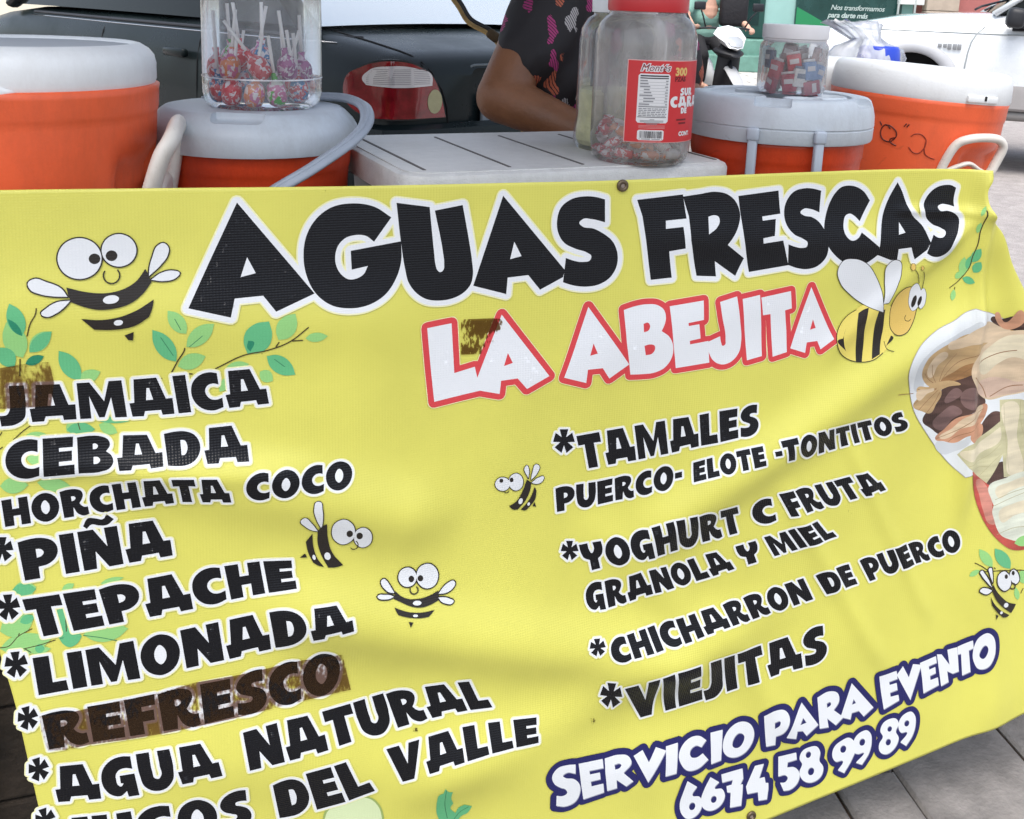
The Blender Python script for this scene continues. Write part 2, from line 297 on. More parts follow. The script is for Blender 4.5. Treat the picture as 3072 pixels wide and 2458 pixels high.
SERV=['6221,7518 6103,7496~ 5968,7508~ 5905,7594~ 5933,7717~ 6024,7805~ 6105,7859~ 6126,7930~ 6083,7951~ 5986,7926 5994,8085 6125,8126~ 6257,8085~ 6307,7978~ 6291,7822~ 6211,7727~ 6082,7672~ 6051,7633~ 6088,7608~ 6226,7649','6266,7521 6609,7545 6622,7674 6422,7661 6431,7717 6574,7725 6589,7828 6451,7827 6467,7905 6635,7907 6656,8050 6368,8082 6315,7828','6639,7547 6842,7549~ 6986,7605~ 7032,7703~ 6920,7823 7073,7989 6976,8043 6824,7901 6840,8034 6701,8040 6655,7752|6782,7671 6853,7670~ 6885,7704~ 6861,7737~ 6795,7743','7064,7622 7198,7577 7294,7771 7399,7589 7556,7676 7299,8071','7552,7619 7736,7616 7728,8055 7559,8052','8188,7700 8076,7612~ 7944,7597~ 7813,7669~ 7755,7789~ 7797,7941~ 7915,8069~ 8071,8085~ 8233,7997 8138,7877 8039,7910~ 7949,7874~ 7935,7780~ 8012,7733~ 8113,7780','8252,7611 8443,7613 8440,8066 8283,8080','8720,7557~ 8560,7619~ 8465,7782~ 8490,7975~ 8631,8075~ 8808,8055~ 8930,7912~ 8943,7743~ 8864,7610~|8709,7726~ 8625,7800~ 8620,7904~ 8712,7947~ 8785,7880~ 8789,7775~','9070,7526 9235,7457~ 9374,7480~ 9469,7606~ 9457,7747~ 9382,7845~ 9284,7880 9293,8021 9155,8024|9238,7648 9314,7632~ 9324,7693~ 9251,7753','9673,7445 9977,7849 9795,7985 9722,7890 9628,7870 9620,7990 9454,7931|9711,7684 9776,7774 9669,7789','9926,7419 10106,7359~ 10259,7416~ 10286,7550~ 10211,7666 10384,7807 10266,7911 10114,7777 10149,7921 10005,7915|10087,7539 10143,7528~ 10158,7574~ 10100,7610','10479,7300 10882,7751 10726,7862 10635,7757 10519,7768 10504,7867 10337,7798|10531,7553 10577,7627 10508,7640','10941,7283 11243,7255 11269,7384 11124,7405 11138,7455 11260,7447 11284,7560 11156,7578 11169,7645 11307,7641 11327,7732 11067,7821 10995,7535','11252,7322 11353,7206 11473,7403 11532,7209 11686,7251 11528,7767','11658,7217 11945,7166 11967,7275 11824,7300 11839,7358 11947,7336 11963,7437 11860,7460 11874,7528 12008,7512 12036,7638 11762,7713 11716,7463','11961,7143 12047,7159 12209,7354 12149,7107 12324,7095 12386,7489 12281,7507 12174,7447 12215,7626 12082,7666','12329,7089 12574,7015 12598,7140 12524,7172 12587,7522 12454,7566 12400,7209 12348,7217','12795,6915~ 12667,6976~ 12599,7151~ 12621,7355~ 12722,7487~ 12856,7476~ 12952,7344~ 12966,7147~ 12900,6979~|12782,7108~ 12721,7171~ 12713,7294~ 12772,7328~ 12828,7259~ 12833,7159~']
TEL=['7917,8231 7866,8391~ 7825,8555~ 7870,8739~ 7984,8839~ 8124,8800~ 8182,8667~ 8133,8539~ 8015,8479~ 8078,8367|8072,8680~ 8049,8712~ 8011,8710~ 7981,8676~ 7975,8628~ 7998,8596~ 8036,8599~ 8066,8633~','8286,8277 8199,8446~ 8159,8596~ 8196,8724~ 8322,8805~ 8464,8776~ 8539,8657~ 8486,8515~ 8367,8467~ 8433,8398|8408,8666~ 8386,8695~ 8351,8693~ 8323,8662~ 8318,8618~ 8340,8589~ 8375,8591~ 8404,8622~','8461,8288 8800,8283 8821,8441 8782,8527 8820,8530 8822,8643 8812,8854 8634,8841 8632,8611 8575,8592 8558,8492 8640,8492 8654,8421 8486,8419','8999,8289 9138,8287 9079,8500 9164,8497 9186,8592 9231,8603 9237,8697 9225,8856 9090,8846 9070,8706 8903,8699 8874,8581','9365,8225 9649,8219 9668,8332 9524,8346 9519,8425 9632,8444~ 9732,8574~ 9698,8721~ 9591,8789~ 9489,8784 9423,8644 9513,8648~ 9543,8604~ 9505,8544~ 9387,8538','9869,8176~ 9749,8218~ 9713,8330~ 9761,8427~ 9729,8530~ 9785,8673~ 9926,8747~ 10081,8690~ 10114,8543~ 10040,8418~ 10043,8287~ 9971,8185~|9894,8311~ 9874,8341~ 9841,8342~ 9815,8314~ 9809,8274~ 9829,8244~ 9862,8243~ 9889,8271~|9967,8591~ 9944,8626~ 9905,8627~ 9873,8594~ 9867,8546~ 9890,8511~ 9929,8510~ 9961,8543~','10392,8175~ 10273,8255~ 10250,8394~ 10316,8495~ 10432,8507~ 10363,8642 10472,8708 10583,8516~ 10634,8349~ 10588,8218~ 10494,8151~|10472,8340~ 10449,8373~ 10411,8374~ 10380,8342~ 10374,8296~ 10396,8262~ 10434,8261~ 10466,8293~','10722,8098~ 10622,8159~ 10580,8294~ 10621,8419~ 10694,8449~ 10771,8443~ 10659,8582 10764,8635 10872,8463~ 10898,8303~ 10864,8152~ 10797,8095~|10785,8292~ 10763,8323~ 10726,8324~ 10695,8293~ 10689,8249~ 10711,8217~ 10748,8216~ 10779,8247~','11190,7995~ 11074,8041~ 11035,8154~ 11088,8264~ 11036,8353~ 11051,8478~ 11166,8551~ 11317,8478~ 11370,8334~ 11311,8211~ 11351,8109~ 11302,8018~|11236,8172~ 11218,8197~ 11187,8197~ 11162,8172~ 11157,8137~ 11176,8112~ 11206,8112~ 11231,8137~|11236,8383~ 11215,8412~ 11179,8412~ 11151,8384~ 11145,8343~ 11166,8313~ 11201,8313~ 11230,8342~','11487,7958~ 11376,8027~ 11350,8153~ 11408,8258~ 11508,8270~ 11409,8413 11514,8491 11614,8353~ 11657,8174~ 11629,8025~ 11561,7958~|11540,8148~ 11520,8176~ 11485,8176~ 11457,8148~ 11452,8109~ 11472,8082~ 11507,8082~ 11535,8110~']
WORDS=[('JAMAICA', [('JAMAICA','-114,2347 563,2358 1273,2379 1658,2378 2493,2356','-103,1952 522,1976 1227,1977 1635,1966 2428,1952')], None),('CEBADA', [('CEBADA','-99,2929 600,2924 1420,2881 2268,2946','-79,2526 601,2541 1285,2571 2237,2557')], None),('HORCHATA COCO', [('HORCHATA','-136,3429 296,3416 755,3391 1277,3353 1586,3331 2073,3380','-150,3144 308,3114 768,3088 1272,3009 1555,3031 2025,3084'),('COCO','2223,3376 2781,3381 3369,3378','2226,3059 2790,3084 3383,3093')], None),('PIÑA', [('PIÑA','7,4034 587,4017 1465,3968','-25,3597 568,3576 1419,3526')], '-200,3526 -119,3537 -142,3622 -84,3580 -64,3687 -132,3680 -81,3744 -150,3798 -169,3709 -197,3791 -258,3717 -202,3669 -269,3655 -239,3556 -186,3615'),('TEPACHE', [('TEPACHE','70,4679 745,4663 1608,4628 2373,4533 2755,4511','-12,4234 720,4233 1510,4177 2340,4154 2714,4189')], '-185,4152 -99,4159 -119,4251 -59,4202 -32,4315 -104,4313 -47,4378 -117,4441 -142,4347 -166,4437 -235,4362 -179,4306 -251,4297 -224,4189 -165,4248'),('LIMONADA', [('LIMONADA','83,5327 554,5326 1157,5342 2081,5284 2531,5215 3369,5061','53,4896 542,4905 1141,4884 2057,4806 2450,4741 3328,4738')], '-149,4792 -62,4797 -80,4892 -21,4839 9,4955 -64,4954 -4,5019 -73,5086 -101,4990 -123,5083 -195,5008 -139,4950 -212,4942 -188,4830 -127,4889'),('REFRESCO', [('REFRESCO','143,5969 893,5989 1708,6011 2082,5989 2456,5990 2832,5945 3253,5892','107,5549 860,5563 1648,5537 2063,5526 2396,5459 2777,5415 3218,5320')], '-79,5436 -1,5426 -8,5517 40,5459 77,5560 13,5572 71,5623 16,5695 -17,5611 -29,5700 -100,5643 -56,5580 -121,5585 -110,5477 -50,5522'),('AGUA NATURAL', [('AGUA','195,6605 579,6662 988,6702 1423,6681 1914,6667','181,6180 569,6224 949,6207 1401,6216 1820,6221'),('NATURAL','2197,6675 2584,6653 3043,6625 3294,6576 3781,6528 4238,6481 4733,6472 5101,6503','2144,6197 2548,6159 2925,6144 3342,6097 3717,6035 4199,6042 4624,6058 4918,6081')], '-9,6047 69,6035 65,6128 112,6067 152,6170 87,6184 148,6234 94,6311 58,6225 48,6318 -25,6261 18,6195 -48,6202 -40,6091 23,6135'),('JUGOS DEL VALLE', [('JUGOS','273,7286 806,7362 1285,7392 1839,7442 2240,7453','240,6815 810,6891 1270,6909 1803,6941 2184,6913'),('DEL','2518,7424 2991,7412 3291,7383 3647,7289','2460,6923 2914,6847 3227,6824 3430,6779'),('VALLE','3854,7233 4624,7098 4949,7054 5291,7034 5687,7054','3774,6747 4529,6678 4792,6667 5148,6691 5679,6736')], '24,6654 104,6642 99,6738 146,6675 187,6782 121,6795 183,6848 128,6926 92,6837 82,6933 8,6874 51,6806 -15,6812 -7,6698 56,6744'),('TAMALES', [('TAMALES','6224,3600 6907,3567 7423,3523 7810,3474 8076,3456 8381,3414 8665,3384','6123,3158 6787,3115 7383,3074 7703,3060 7949,3038 8351,3019 8650,2994')], '5902,3045 6015,3058 5993,3156 6069,3107 6109,3231 6015,3224 6092,3298 6003,3361 5966,3258 5938,3353 5844,3268 5915,3212 5821,3197 5851,3082 5932,3149'),('PUERCO- ELOTE -TONTITOS', [('PUERCO-','5890,4106 6478,4088 6695,4067 6980,4056 7205,4025 7595,3970','5871,3789 6446,3783 6681,3763 6946,3744 7174,3718 7586,3661'),('ELOTE','7739,3934 8092,3870 8316,3838 8739,3787','7742,3685 8053,3630 8340,3583 8703,3533'),('-TONTITOS','8899,3781 9217,3783 9589,3784 9942,3747 10123,3715 10349,3713 10562,3697 10851,3659 11153,3618','8829,3508 9125,3465 9385,3440 9708,3423 10012,3419 10155,3414 10483,3407 10759,3382 10993,3354')], None),('YOGHURT C FRUTA', [('YOGHURT','6312,4962 6898,4906 7259,4897 7582,4852 7929,4810 8319,4771 8556,4746','6208,4582 6813,4529 7125,4475 7426,4398 7727,4362 8044,4362 8410,4349'),('C','8714,4689 9062,4667','8621,4317 8951,4316'),('FRUTA','9245,4620 9851,4582 10146,4544 10396,4518 10832,4470','9045,4272 9530,4239 9890,4220 10286,4177 10574,4150')], '6037,4501 6131,4516 6113,4598 6176,4558 6210,4665 6131,4656 6195,4721 6120,4771 6090,4683 6065,4761 5987,4686 6048,4642 5968,4625 5994,4530 6062,4590'),('GRANOLA Y MIEL', [('GRANOLA','6340,5473 6639,5493 6948,5468 7258,5405 7576,5384 7901,5357 8155,5324 8470,5265','6311,5124 6566,5123 6828,5124 7075,5065 7431,5069 7686,5042 7978,4995 8269,4974'),('Y','8570,5250 8892,5201','8453,4943 8752,4902'),('MIEL','9060,5172 9412,5126 9573,5083 9798,5059 10051,5033','8876,4870 9214,4831 9347,4795 9592,4766 9794,4744')], None),('CHICHARRON DE PUERCO', [('CHICHARRON','6660,6169 6974,6150 7260,6144 7418,6129 7749,6116 8037,6056 8343,6015 8704,6010 9052,5975 9404,5951 9736,5902','6601,5856 6881,5864 7176,5848 7343,5829 7658,5800 7929,5767 8218,5729 8561,5687 8867,5647 9246,5600 9553,5559'),('DE','9931,5868 10166,5796 10454,5793','9729,5544 9957,5475 10282,5469'),('PUERCO','10650,5793 10982,5745 11177,5693 11448,5659 11736,5638 12003,5614 12258,5542','10451,5440 10786,5402 11031,5352 11286,5325 11607,5323 11847,5273 12114,5203')], '6398,5798 6490,5812 6467,5874 6532,5846 6559,5928 6482,5919 6543,5972 6472,6014 6443,5940 6420,6007 6345,5944 6403,5907 6327,5893 6355,5818 6418,5866'),('VIEJITAS', [('VIEJITAS','7026,7134 7534,7123 7720,7110 8171,7069 8497,7052 8740,7009 9063,6954 9664,6911 10051,6848','6848,6560 7326,6482 7529,6441 7999,6439 8336,6446 8585,6435 9105,6437 9443,6385 9950,6315')], '6600,6423 6719,6451 6702,6576 6780,6520 6837,6696 6730,6668 6826,6786 6728,6848 6680,6703 6652,6819 6543,6692 6621,6635 6519,6603 6549,6465 6636,6559')]
BEES=[('large cross-eyed cartoon bee beside the heading', [('ink','F', 1.36, 0, ['888,704~ 823,846~ 678,898~ 539,832~ 486,686~ 550,545~ 694,491~ 834,556~','1217,635~ 1165,749~ 1048,792~ 936,739~ 893,621~ 944,508~ 1060,464~ 1173,517~','562,1068 513,989~ 375,913~ 265,878~ 211,913~ 230,982~ 315,1029~ 426,1056~','586,1107 466,1116~ 366,1172~ 317,1228~ 362,1257~ 447,1231~ 534,1166~','1330,900 1333,837~ 1366,713~ 1425,592~ 1475,571~ 1522,612~ 1512,703~ 1445,795~','1348,940 1442,877~ 1563,858~ 1625,886~ 1587,933~ 1470,959~']),('eyewhite','F', 0.0, 0, ['888,704~ 823,846~ 678,898~ 539,832~ 486,686~ 550,545~ 694,491~ 834,556~','1217,635~ 1165,749~ 1048,792~ 936,739~ 893,621~ 944,508~ 1060,464~ 1173,517~','562,1068 513,989~ 375,913~ 265,878~ 211,913~ 230,982~ 315,1029~ 426,1056~','586,1107 466,1116~ 366,1172~ 317,1228~ 362,1257~ 447,1231~ 534,1166~','1330,900 1333,837~ 1366,713~ 1425,592~ 1475,571~ 1522,612~ 1512,703~ 1445,795~','1348,940 1442,877~ 1563,858~ 1625,886~ 1587,933~ 1470,959~']),('ink','F', 0.0, 0, ['878,707~ 861,743~ 822,757~ 784,740~ 770,702~ 787,665~ 826,651~ 864,669~','1038,682~ 1020,720~ 981,734~ 943,717~ 928,678~ 946,640~ 985,625~ 1023,643~','555,976 738,1031~ 938,1050~ 1084,1019~ 1204,948~ 1296,827 1330,900 1351,963 1273,1068~ 1138,1170~ 991,1211~ 846,1215~ 704,1176~ 592,1123 567,1045','678,1297 842,1318~ 1016,1304~ 1194,1243~ 1367,1139 1349,1229~ 1317,1314 1189,1395~ 1041,1427~ 924,1428~ 794,1416','1075,1495 1164,1463 1153,1555 1109,1547']),('eyewhite','F', 0.0, 1, ['1038,1110~ 1019,1142~ 966,1159~ 911,1152~ 886,1125~ 905,1093~ 958,1076~ 1013,1083~','1066,1353~ 1056,1375~ 1026,1386~ 994,1381~ 980,1362~ 990,1340~ 1020,1329~ 1052,1334~']),('line','L', 0.73, 0, ['1036,827~ 1052,865~ 1048,906~ 1026,940~ 992,958~ 954,956~ 921,934~ 902,899~ 901,858~ 919,822~'])]),('small cartoon bee beside the word TEPACHE', [('ink','F', 1.05, 0, ['3395,3907~ 3363,4025~ 3274,4063~ 3182,4003~ 3141,3878~ 3173,3762~ 3261,3724~ 3352,3783~','3589,4008~ 3564,4103~ 3495,4133~ 3422,4085~ 3389,3984~ 3413,3889~ 3481,3858~ 3554,3907~','2987,3853 2916,3735~ 2835,3659~ 2801,3689~ 2851,3775~ 2919,3830~','3026,3823 2968,3690~ 2942,3546~ 2967,3474~ 3007,3479~ 3030,3572~ 3036,3731~']),('eyewhite','F', 0.0, 0, ['3395,3907~ 3363,4025~ 3274,4063~ 3182,4003~ 3141,3878~ 3173,3762~ 3261,3724~ 3352,3783~','3589,4008~ 3564,4103~ 3495,4133~ 3422,4085~ 3389,3984~ 3413,3889~ 3481,3858~ 3554,3907~','2987,3853 2916,3735~ 2835,3659~ 2801,3689~ 2851,3775~ 2919,3830~','3026,3823 2968,3690~ 2942,3546~ 2967,3474~ 3007,3479~ 3030,3572~ 3036,3731~']),('ink','F', 0.0, 0, ['3374,3931~ 3365,3962~ 3340,3973~ 3315,3957~ 3303,3922~ 3312,3890~ 3336,3880~ 3362,3896~','3486,3973~ 3477,4005~ 3452,4016~ 3426,3999~ 3414,3965~ 3423,3933~ 3448,3922~ 3474,3939~','3084,3765 3097,3941~ 3156,4160~ 3274,4323 3197,4337~ 3107,4328 3033,4173~ 2987,3995~ 2987,3844 3038,3781','2930,3880 2944,4054~ 2985,4197~ 3059,4313 2991,4285~ 2937,4242 2884,4108~ 2860,3979','2852,4123 2876,4175 2795,4168']),('eyewhite','F', 0.0, 1, ['3132,4185~ 3130,4220~ 3110,4237~ 3083,4226~ 3066,4195~ 3068,4161~ 3088,4143~ 3114,4153~','2968,4182~ 2968,4205~ 2958,4216~ 2944,4208~ 2934,4187~ 2934,4164~ 2944,4153~ 2958,4161~']),('line','L', 0.56, 0, ['3412,4036~ 3428,4055~ 3437,4078~ 3439,4103~ 3432,4125~ 3418,4140~ 3400,4146~ 3379,4143~ 3361,4130~ 3347,4110~'])]),('small front-facing cartoon bee near the word LIMONADA', [('ink','F', 1.46, 0, ['4125,4612~ 4091,4685~ 4013,4702~ 3938,4656~ 3908,4572~ 3941,4496~ 4017,4475~ 4094,4524~','4388,4648~ 4347,4743~ 4252,4765~ 4160,4706~ 4124,4598~ 4162,4498~ 4255,4470~ 4350,4534~','3852,4737 3807,4650~ 3770,4589~ 3736,4561~ 3705,4577~ 3706,4615~ 3743,4675~ 3798,4722~','3846,4775 3796,4749~ 3728,4734~ 3671,4725~ 3653,4737~ 3674,4764~ 3736,4783~ 3799,4788~','4385,4854 4442,4794~ 4509,4751~ 4576,4739~ 4598,4774~ 4567,4825~ 4493,4859~','4382,4893 4454,4905~ 4525,4936~ 4568,4974~ 4539,4994~ 4473,4977~ 4415,4944~']),('eyewhite','F', 0.0, 0, ['4125,4612~ 4091,4685~ 4013,4702~ 3938,4656~ 3908,4572~ 3941,4496~ 4017,4475~ 4094,4524~','4388,4648~ 4347,4743~ 4252,4765~ 4160,4706~ 4124,4598~ 4162,4498~ 4255,4470~ 4350,4534~','3852,4737 3807,4650~ 3770,4589~ 3736,4561~ 3705,4577~ 3706,4615~ 3743,4675~ 3798,4722~','3846,4775 3796,4749~ 3728,4734~ 3671,4725~ 3653,4737~ 3674,4764~ 3736,4783~ 3799,4788~','4385,4854 4442,4794~ 4509,4751~ 4576,4739~ 4598,4774~ 4567,4825~ 4493,4859~','4382,4893 4454,4905~ 4525,4936~ 4568,4974~ 4539,4994~ 4473,4977~ 4415,4944~']),('ink','F', 0.0, 0, ['4097,4628~ 4086,4653~ 4061,4660~ 4037,4644~ 4028,4615~ 4038,4590~ 4063,4583~ 4087,4599~','4206,4641~ 4195,4665~ 4170,4671~ 4146,4656~ 4136,4627~ 4147,4603~ 4172,4596~ 4196,4612~','3867,4722 3927,4783~ 4011,4831~ 4116,4854~ 4217,4857~ 4307,4841~ 4384,4816 4390,4871 4374,4925 4288,4948~ 4179,4956~ 4092,4938~ 4006,4900~ 3922,4848~ 3842,4799 3856,4764','3844,4887 3905,4922~ 4007,4968~ 4105,4996~ 4222,5011~ 4324,5012 4286,5044~ 4247,5069 4176,5066~ 4083,5049~ 3991,5022~ 3889,4979 3863,4936~','4002,5071 4059,5088 4024,5138']),('eyewhite','F', 0.0, 1, ['4171,4907~ 4156,4921~ 4118,4922~ 4081,4909~ 4066,4890~ 4082,4875~ 4119,4874~ 4156,4887~','4118,5030~ 4108,5038~ 4087,5037~ 4066,5029~ 4057,5018~ 4067,5010~ 4089,5011~ 4110,5019~']),('line','L', 0.77, 0, ['4123,4724~ 4136,4744~ 4139,4766~ 4130,4785~ 4111,4796~ 4088,4797~ 4065,4788~ 4048,4770~ 4041,4749~ 4044,4728~'])]),('small cartoon bee beside the word TAMALES', [('ink','F', 1.03, 0, ['5278,3654~ 5251,3709~ 5185,3724~ 5118,3689~ 5090,3626~ 5116,3572~ 5182,3557~ 5249,3591~','5446,3652~ 5421,3724~ 5357,3746~ 5291,3705~ 5263,3626~ 5288,3554~ 5352,3532~ 5418,3573~','5512,3614 5467,3468~ 5486,3450~ 5518,3510~','5548,3641 5564,3551~ 5612,3452~ 5649,3475~ 5619,3577~','5558,3677 5638,3627~ 5716,3625~ 5694,3681~ 5604,3698~']),('eyewhite','F', 0.0, 0, ['5278,3654~ 5251,3709~ 5185,3724~ 5118,3689~ 5090,3626~ 5116,3572~ 5182,3557~ 5249,3591~','5446,3652~ 5421,3724~ 5357,3746~ 5291,3705~ 5263,3626~ 5288,3554~ 5352,3532~ 5418,3573~','5512,3614 5467,3468~ 5486,3450~ 5518,3510~','5548,3641 5564,3551~ 5612,3452~ 5649,3475~ 5619,3577~','5558,3677 5638,3627~ 5716,3625~ 5694,3681~ 5604,3698~']),('ink','F', 0.0, 0, ['5192,3600~ 5185,3617~ 5167,3622~ 5150,3612~ 5142,3592~ 5149,3575~ 5167,3570~ 5184,3580~','5322,3608~ 5315,3628~ 5297,3634~ 5279,3623~ 5272,3601~ 5279,3581~ 5296,3575~ 5314,3586~','5494,3629 5443,3763~ 5356,3890~ 5272,3930 5322,3981~ 5385,3991 5482,3892~ 5542,3760~ 5553,3673','5599,3733 5553,3850~ 5483,3945~ 5421,3997 5485,4016~ 5538,3980 5609,3893~ 5624,3789','5575,3977 5601,3928 5624,3993']),('eyewhite','F', 0.0, 1, ['5443,3903~ 5427,3924~ 5406,3925~ 5393,3907~ 5395,3879~ 5411,3858~ 5432,3856~ 5445,3875~','5540,3950~ 5530,3962~ 5517,3963~ 5509,3951~ 5509,3935~ 5519,3923~ 5532,3922~ 5541,3934~']),('line','L', 0.54, 0, ['5267,3739~ 5260,3750~ 5249,3756~ 5236,3758~ 5222,3754~ 5210,3745~ 5201,3733~ 5198,3720~ 5199,3707~ 5205,3696~'])]),('small cartoon bee on the leafy twig at the right edge', [('ink','F', 1.97, 0, ['13190,6164~ 13182,6272~ 13091,6304~ 12971,6241~ 12896,6123~ 12905,6017~ 12994,5984~ 13114,6046~','13342,6122~ 13356,6209~ 13313,6246~ 13236,6211~ 13171,6124~ 13159,6038~ 13205,6003~ 13281,6037~','12788,6188 12690,6092~ 12591,5974~ 12562,5917~ 12582,5900~ 12635,5950~ 12716,6059~','12796,6116 12726,5969~ 12704,5875~ 12730,5870~ 12773,5967~','12799,6240 12702,6190~ 12616,6187~ 12593,6218~ 12644,6263~ 12722,6284~']),('eyewhite','F', 0.0, 0, ['13190,6164~ 13182,6272~ 13091,6304~ 12971,6241~ 12896,6123~ 12905,6017~ 12994,5984~ 13114,6046~','13342,6122~ 13356,6209~ 13313,6246~ 13236,6211~ 13171,6124~ 13159,6038~ 13205,6003~ 13281,6037~','12788,6188 12690,6092~ 12591,5974~ 12562,5917~ 12582,5900~ 12635,5950~ 12716,6059~','12796,6116 12726,5969~ 12704,5875~ 12730,5870~ 12773,5967~','12799,6240 12702,6190~ 12616,6187~ 12593,6218~ 12644,6263~ 12722,6284~']),('ink','F', 0.0, 0, ['13115,6091~ 13108,6114~ 13083,6119~ 13055,6102~ 13041,6073~ 13049,6049~ 13074,6044~ 13101,6062~','13255,6064~ 13249,6089~ 13228,6095~ 13204,6079~ 13191,6051~ 13197,6026~ 13219,6020~ 13242,6035~','12803,6131 12865,6229~ 13019,6392~ 13190,6518~ 13345,6576 13306,6647~ 13256,6699 13093,6584~ 12923,6432~ 12814,6274','12784,6333 12856,6446~ 12988,6575~ 13220,6723 13176,6739~ 13082,6725 12943,6610~ 12826,6477','12922,6633 12974,6672 12934,6727']),('eyewhite','F', 0.0, 1, ['13170,6576~ 13134,6581~ 13094,6563~ 13074,6534~ 13086,6510~ 13121,6505~ 13161,6522~ 13180,6551~','13057,6656~ 13036,6659~ 13013,6650~ 13002,6632~ 13009,6618~ 13030,6614~ 13053,6624~ 13064,6641~']),('line','L', 1.03, 0, ['13208,6218~ 13241,6223~ 13272,6240~ 13292,6265~ 13296,6291~ 13283,6309~ 13255,6316~ 13221,6307~ 13191,6287~ 13173,6261~'])])]
BIGBEE=[('beeyellow','F', 0.0, 0, ['10042,1848 10187,1773~ 10337,1799~ 10501,1786 10612,1836~ 10674,2012~ 10699,2250 10546,2450~ 10385,2545~ 10205,2566~ 9994,2512~ 9818,2347~ 9782,2181~ 9836,2023~ 9935,1913~']),('line','L', 0.51, 0, ['10062,1842~ 9935,1913~ 9836,2023~ 9782,2181~ 9818,2347~ 9994,2512~ 10205,2566~ 10385,2545~ 10546,2450~']),('ink','F', 0.0, 0, ['10096,1887 10175,1841~ 10242,1820 10216,2043~ 10236,2318~ 10211,2564 10123,2560 10108,2306~ 10075,2055~','10405,1884 10519,1863 10533,2124~ 10501,2311~ 10481,2477 10361,2537 10380,2280~ 10389,2038~','10660,2237 10686,2250~ 10577,2383','9917,2069 9884,2181~ 9904,2301~ 9960,2406 9810,2227~ 9872,2213']),('ink','F', 0.94, 0, ['10491,1902 10219,1798~ 9944,1628~ 9747,1443~ 9687,1285~ 9745,1161~ 9916,1141~ 10108,1208~ 10300,1392~ 10425,1611~ 10454,1764~','10465,1780 10477,1612~ 10463,1444~ 10462,1271~ 10557,1192~ 10672,1225~ 10700,1368~ 10649,1547~ 10554,1773']),('eyewhite','F', 0.0, 0, ['10491,1902 10219,1798~ 9944,1628~ 9747,1443~ 9687,1285~ 9745,1161~ 9916,1141~ 10108,1208~ 10300,1392~ 10425,1611~ 10454,1764~','10465,1780 10477,1612~ 10463,1444~ 10462,1271~ 10557,1192~ 10672,1225~ 10700,1368~ 10649,1547~ 10554,1773']),('ink','F', 1.11, 0, ['10912,1586~ 10719,1639~ 10633,1781~ 10627,1988~ 10658,2148~ 10754,2233~ 10878,2213~ 10975,2092~ 11026,1939~ 11034,1767~']),('beeorange','F', 0.0, 0, ['10912,1586~ 10719,1639~ 10633,1781~ 10627,1988~ 10658,2148~ 10754,2233~ 10878,2213~ 10975,2092~ 11026,1939~ 11034,1767~']),('ink','F', 0.63, 1, ['11172,1764~ 11148,1859~ 11103,1893~ 11064,1845~ 11051,1743~ 11072,1647~ 11116,1613~ 11159,1662~','11085,1745~ 11051,1874~ 10983,1918~ 10921,1851~ 10896,1711~ 10915,1578~ 10982,1534~ 11060,1605~']),('eyewhite','F', 0.0, 1, ['11172,1764~ 11148,1859~ 11103,1893~ 11064,1845~ 11051,1743~ 11072,1647~ 11116,1613~ 11159,1662~','11085,1745~ 11051,1874~ 10983,1918~ 10921,1851~ 10896,1711~ 10915,1578~ 10982,1534~ 11060,1605~']),('ink','F', 0.0, 2, ['11019,1797~ 10994,1853~ 10964,1870~ 10947,1838~ 10953,1775~ 10977,1719~ 11007,1702~ 11025,1734~','11104,1795~ 11083,1840~ 11059,1854~ 11046,1828~ 11051,1778~ 11071,1733~ 11095,1719~ 11109,1745~']),('line','L', 0.47, 0, ['11025,1532~ 10961,1405~ 10895,1323~','11098,1604~ 11097,1477~ 11028,1349~','10874,1974~ 10861,2024~ 10927,2055~ 10976,2008~','10554,2313~ 10588,2406~ 10708,2454~']),('ink','F', 0.57, 0, ['10904,1295~ 10897,1329~ 10874,1342~ 10850,1328~ 10838,1294~ 10845,1261~ 10868,1247~ 10892,1261~','11028,1315~ 11027,1337~ 11016,1345~ 11000,1336~ 10991,1314~ 10993,1293~ 11005,1284~ 11019,1294~']),('beeorange','F', 0.0, 0, ['10904,1295~ 10897,1329~ 10874,1342~ 10850,1328~ 10838,1294~ 10845,1261~ 10868,1247~ 10892,1261~','11028,1315~ 11027,1337~ 11016,1345~ 11000,1336~ 10991,1314~ 10993,1293~ 11005,1284~ 11019,1294~'])]
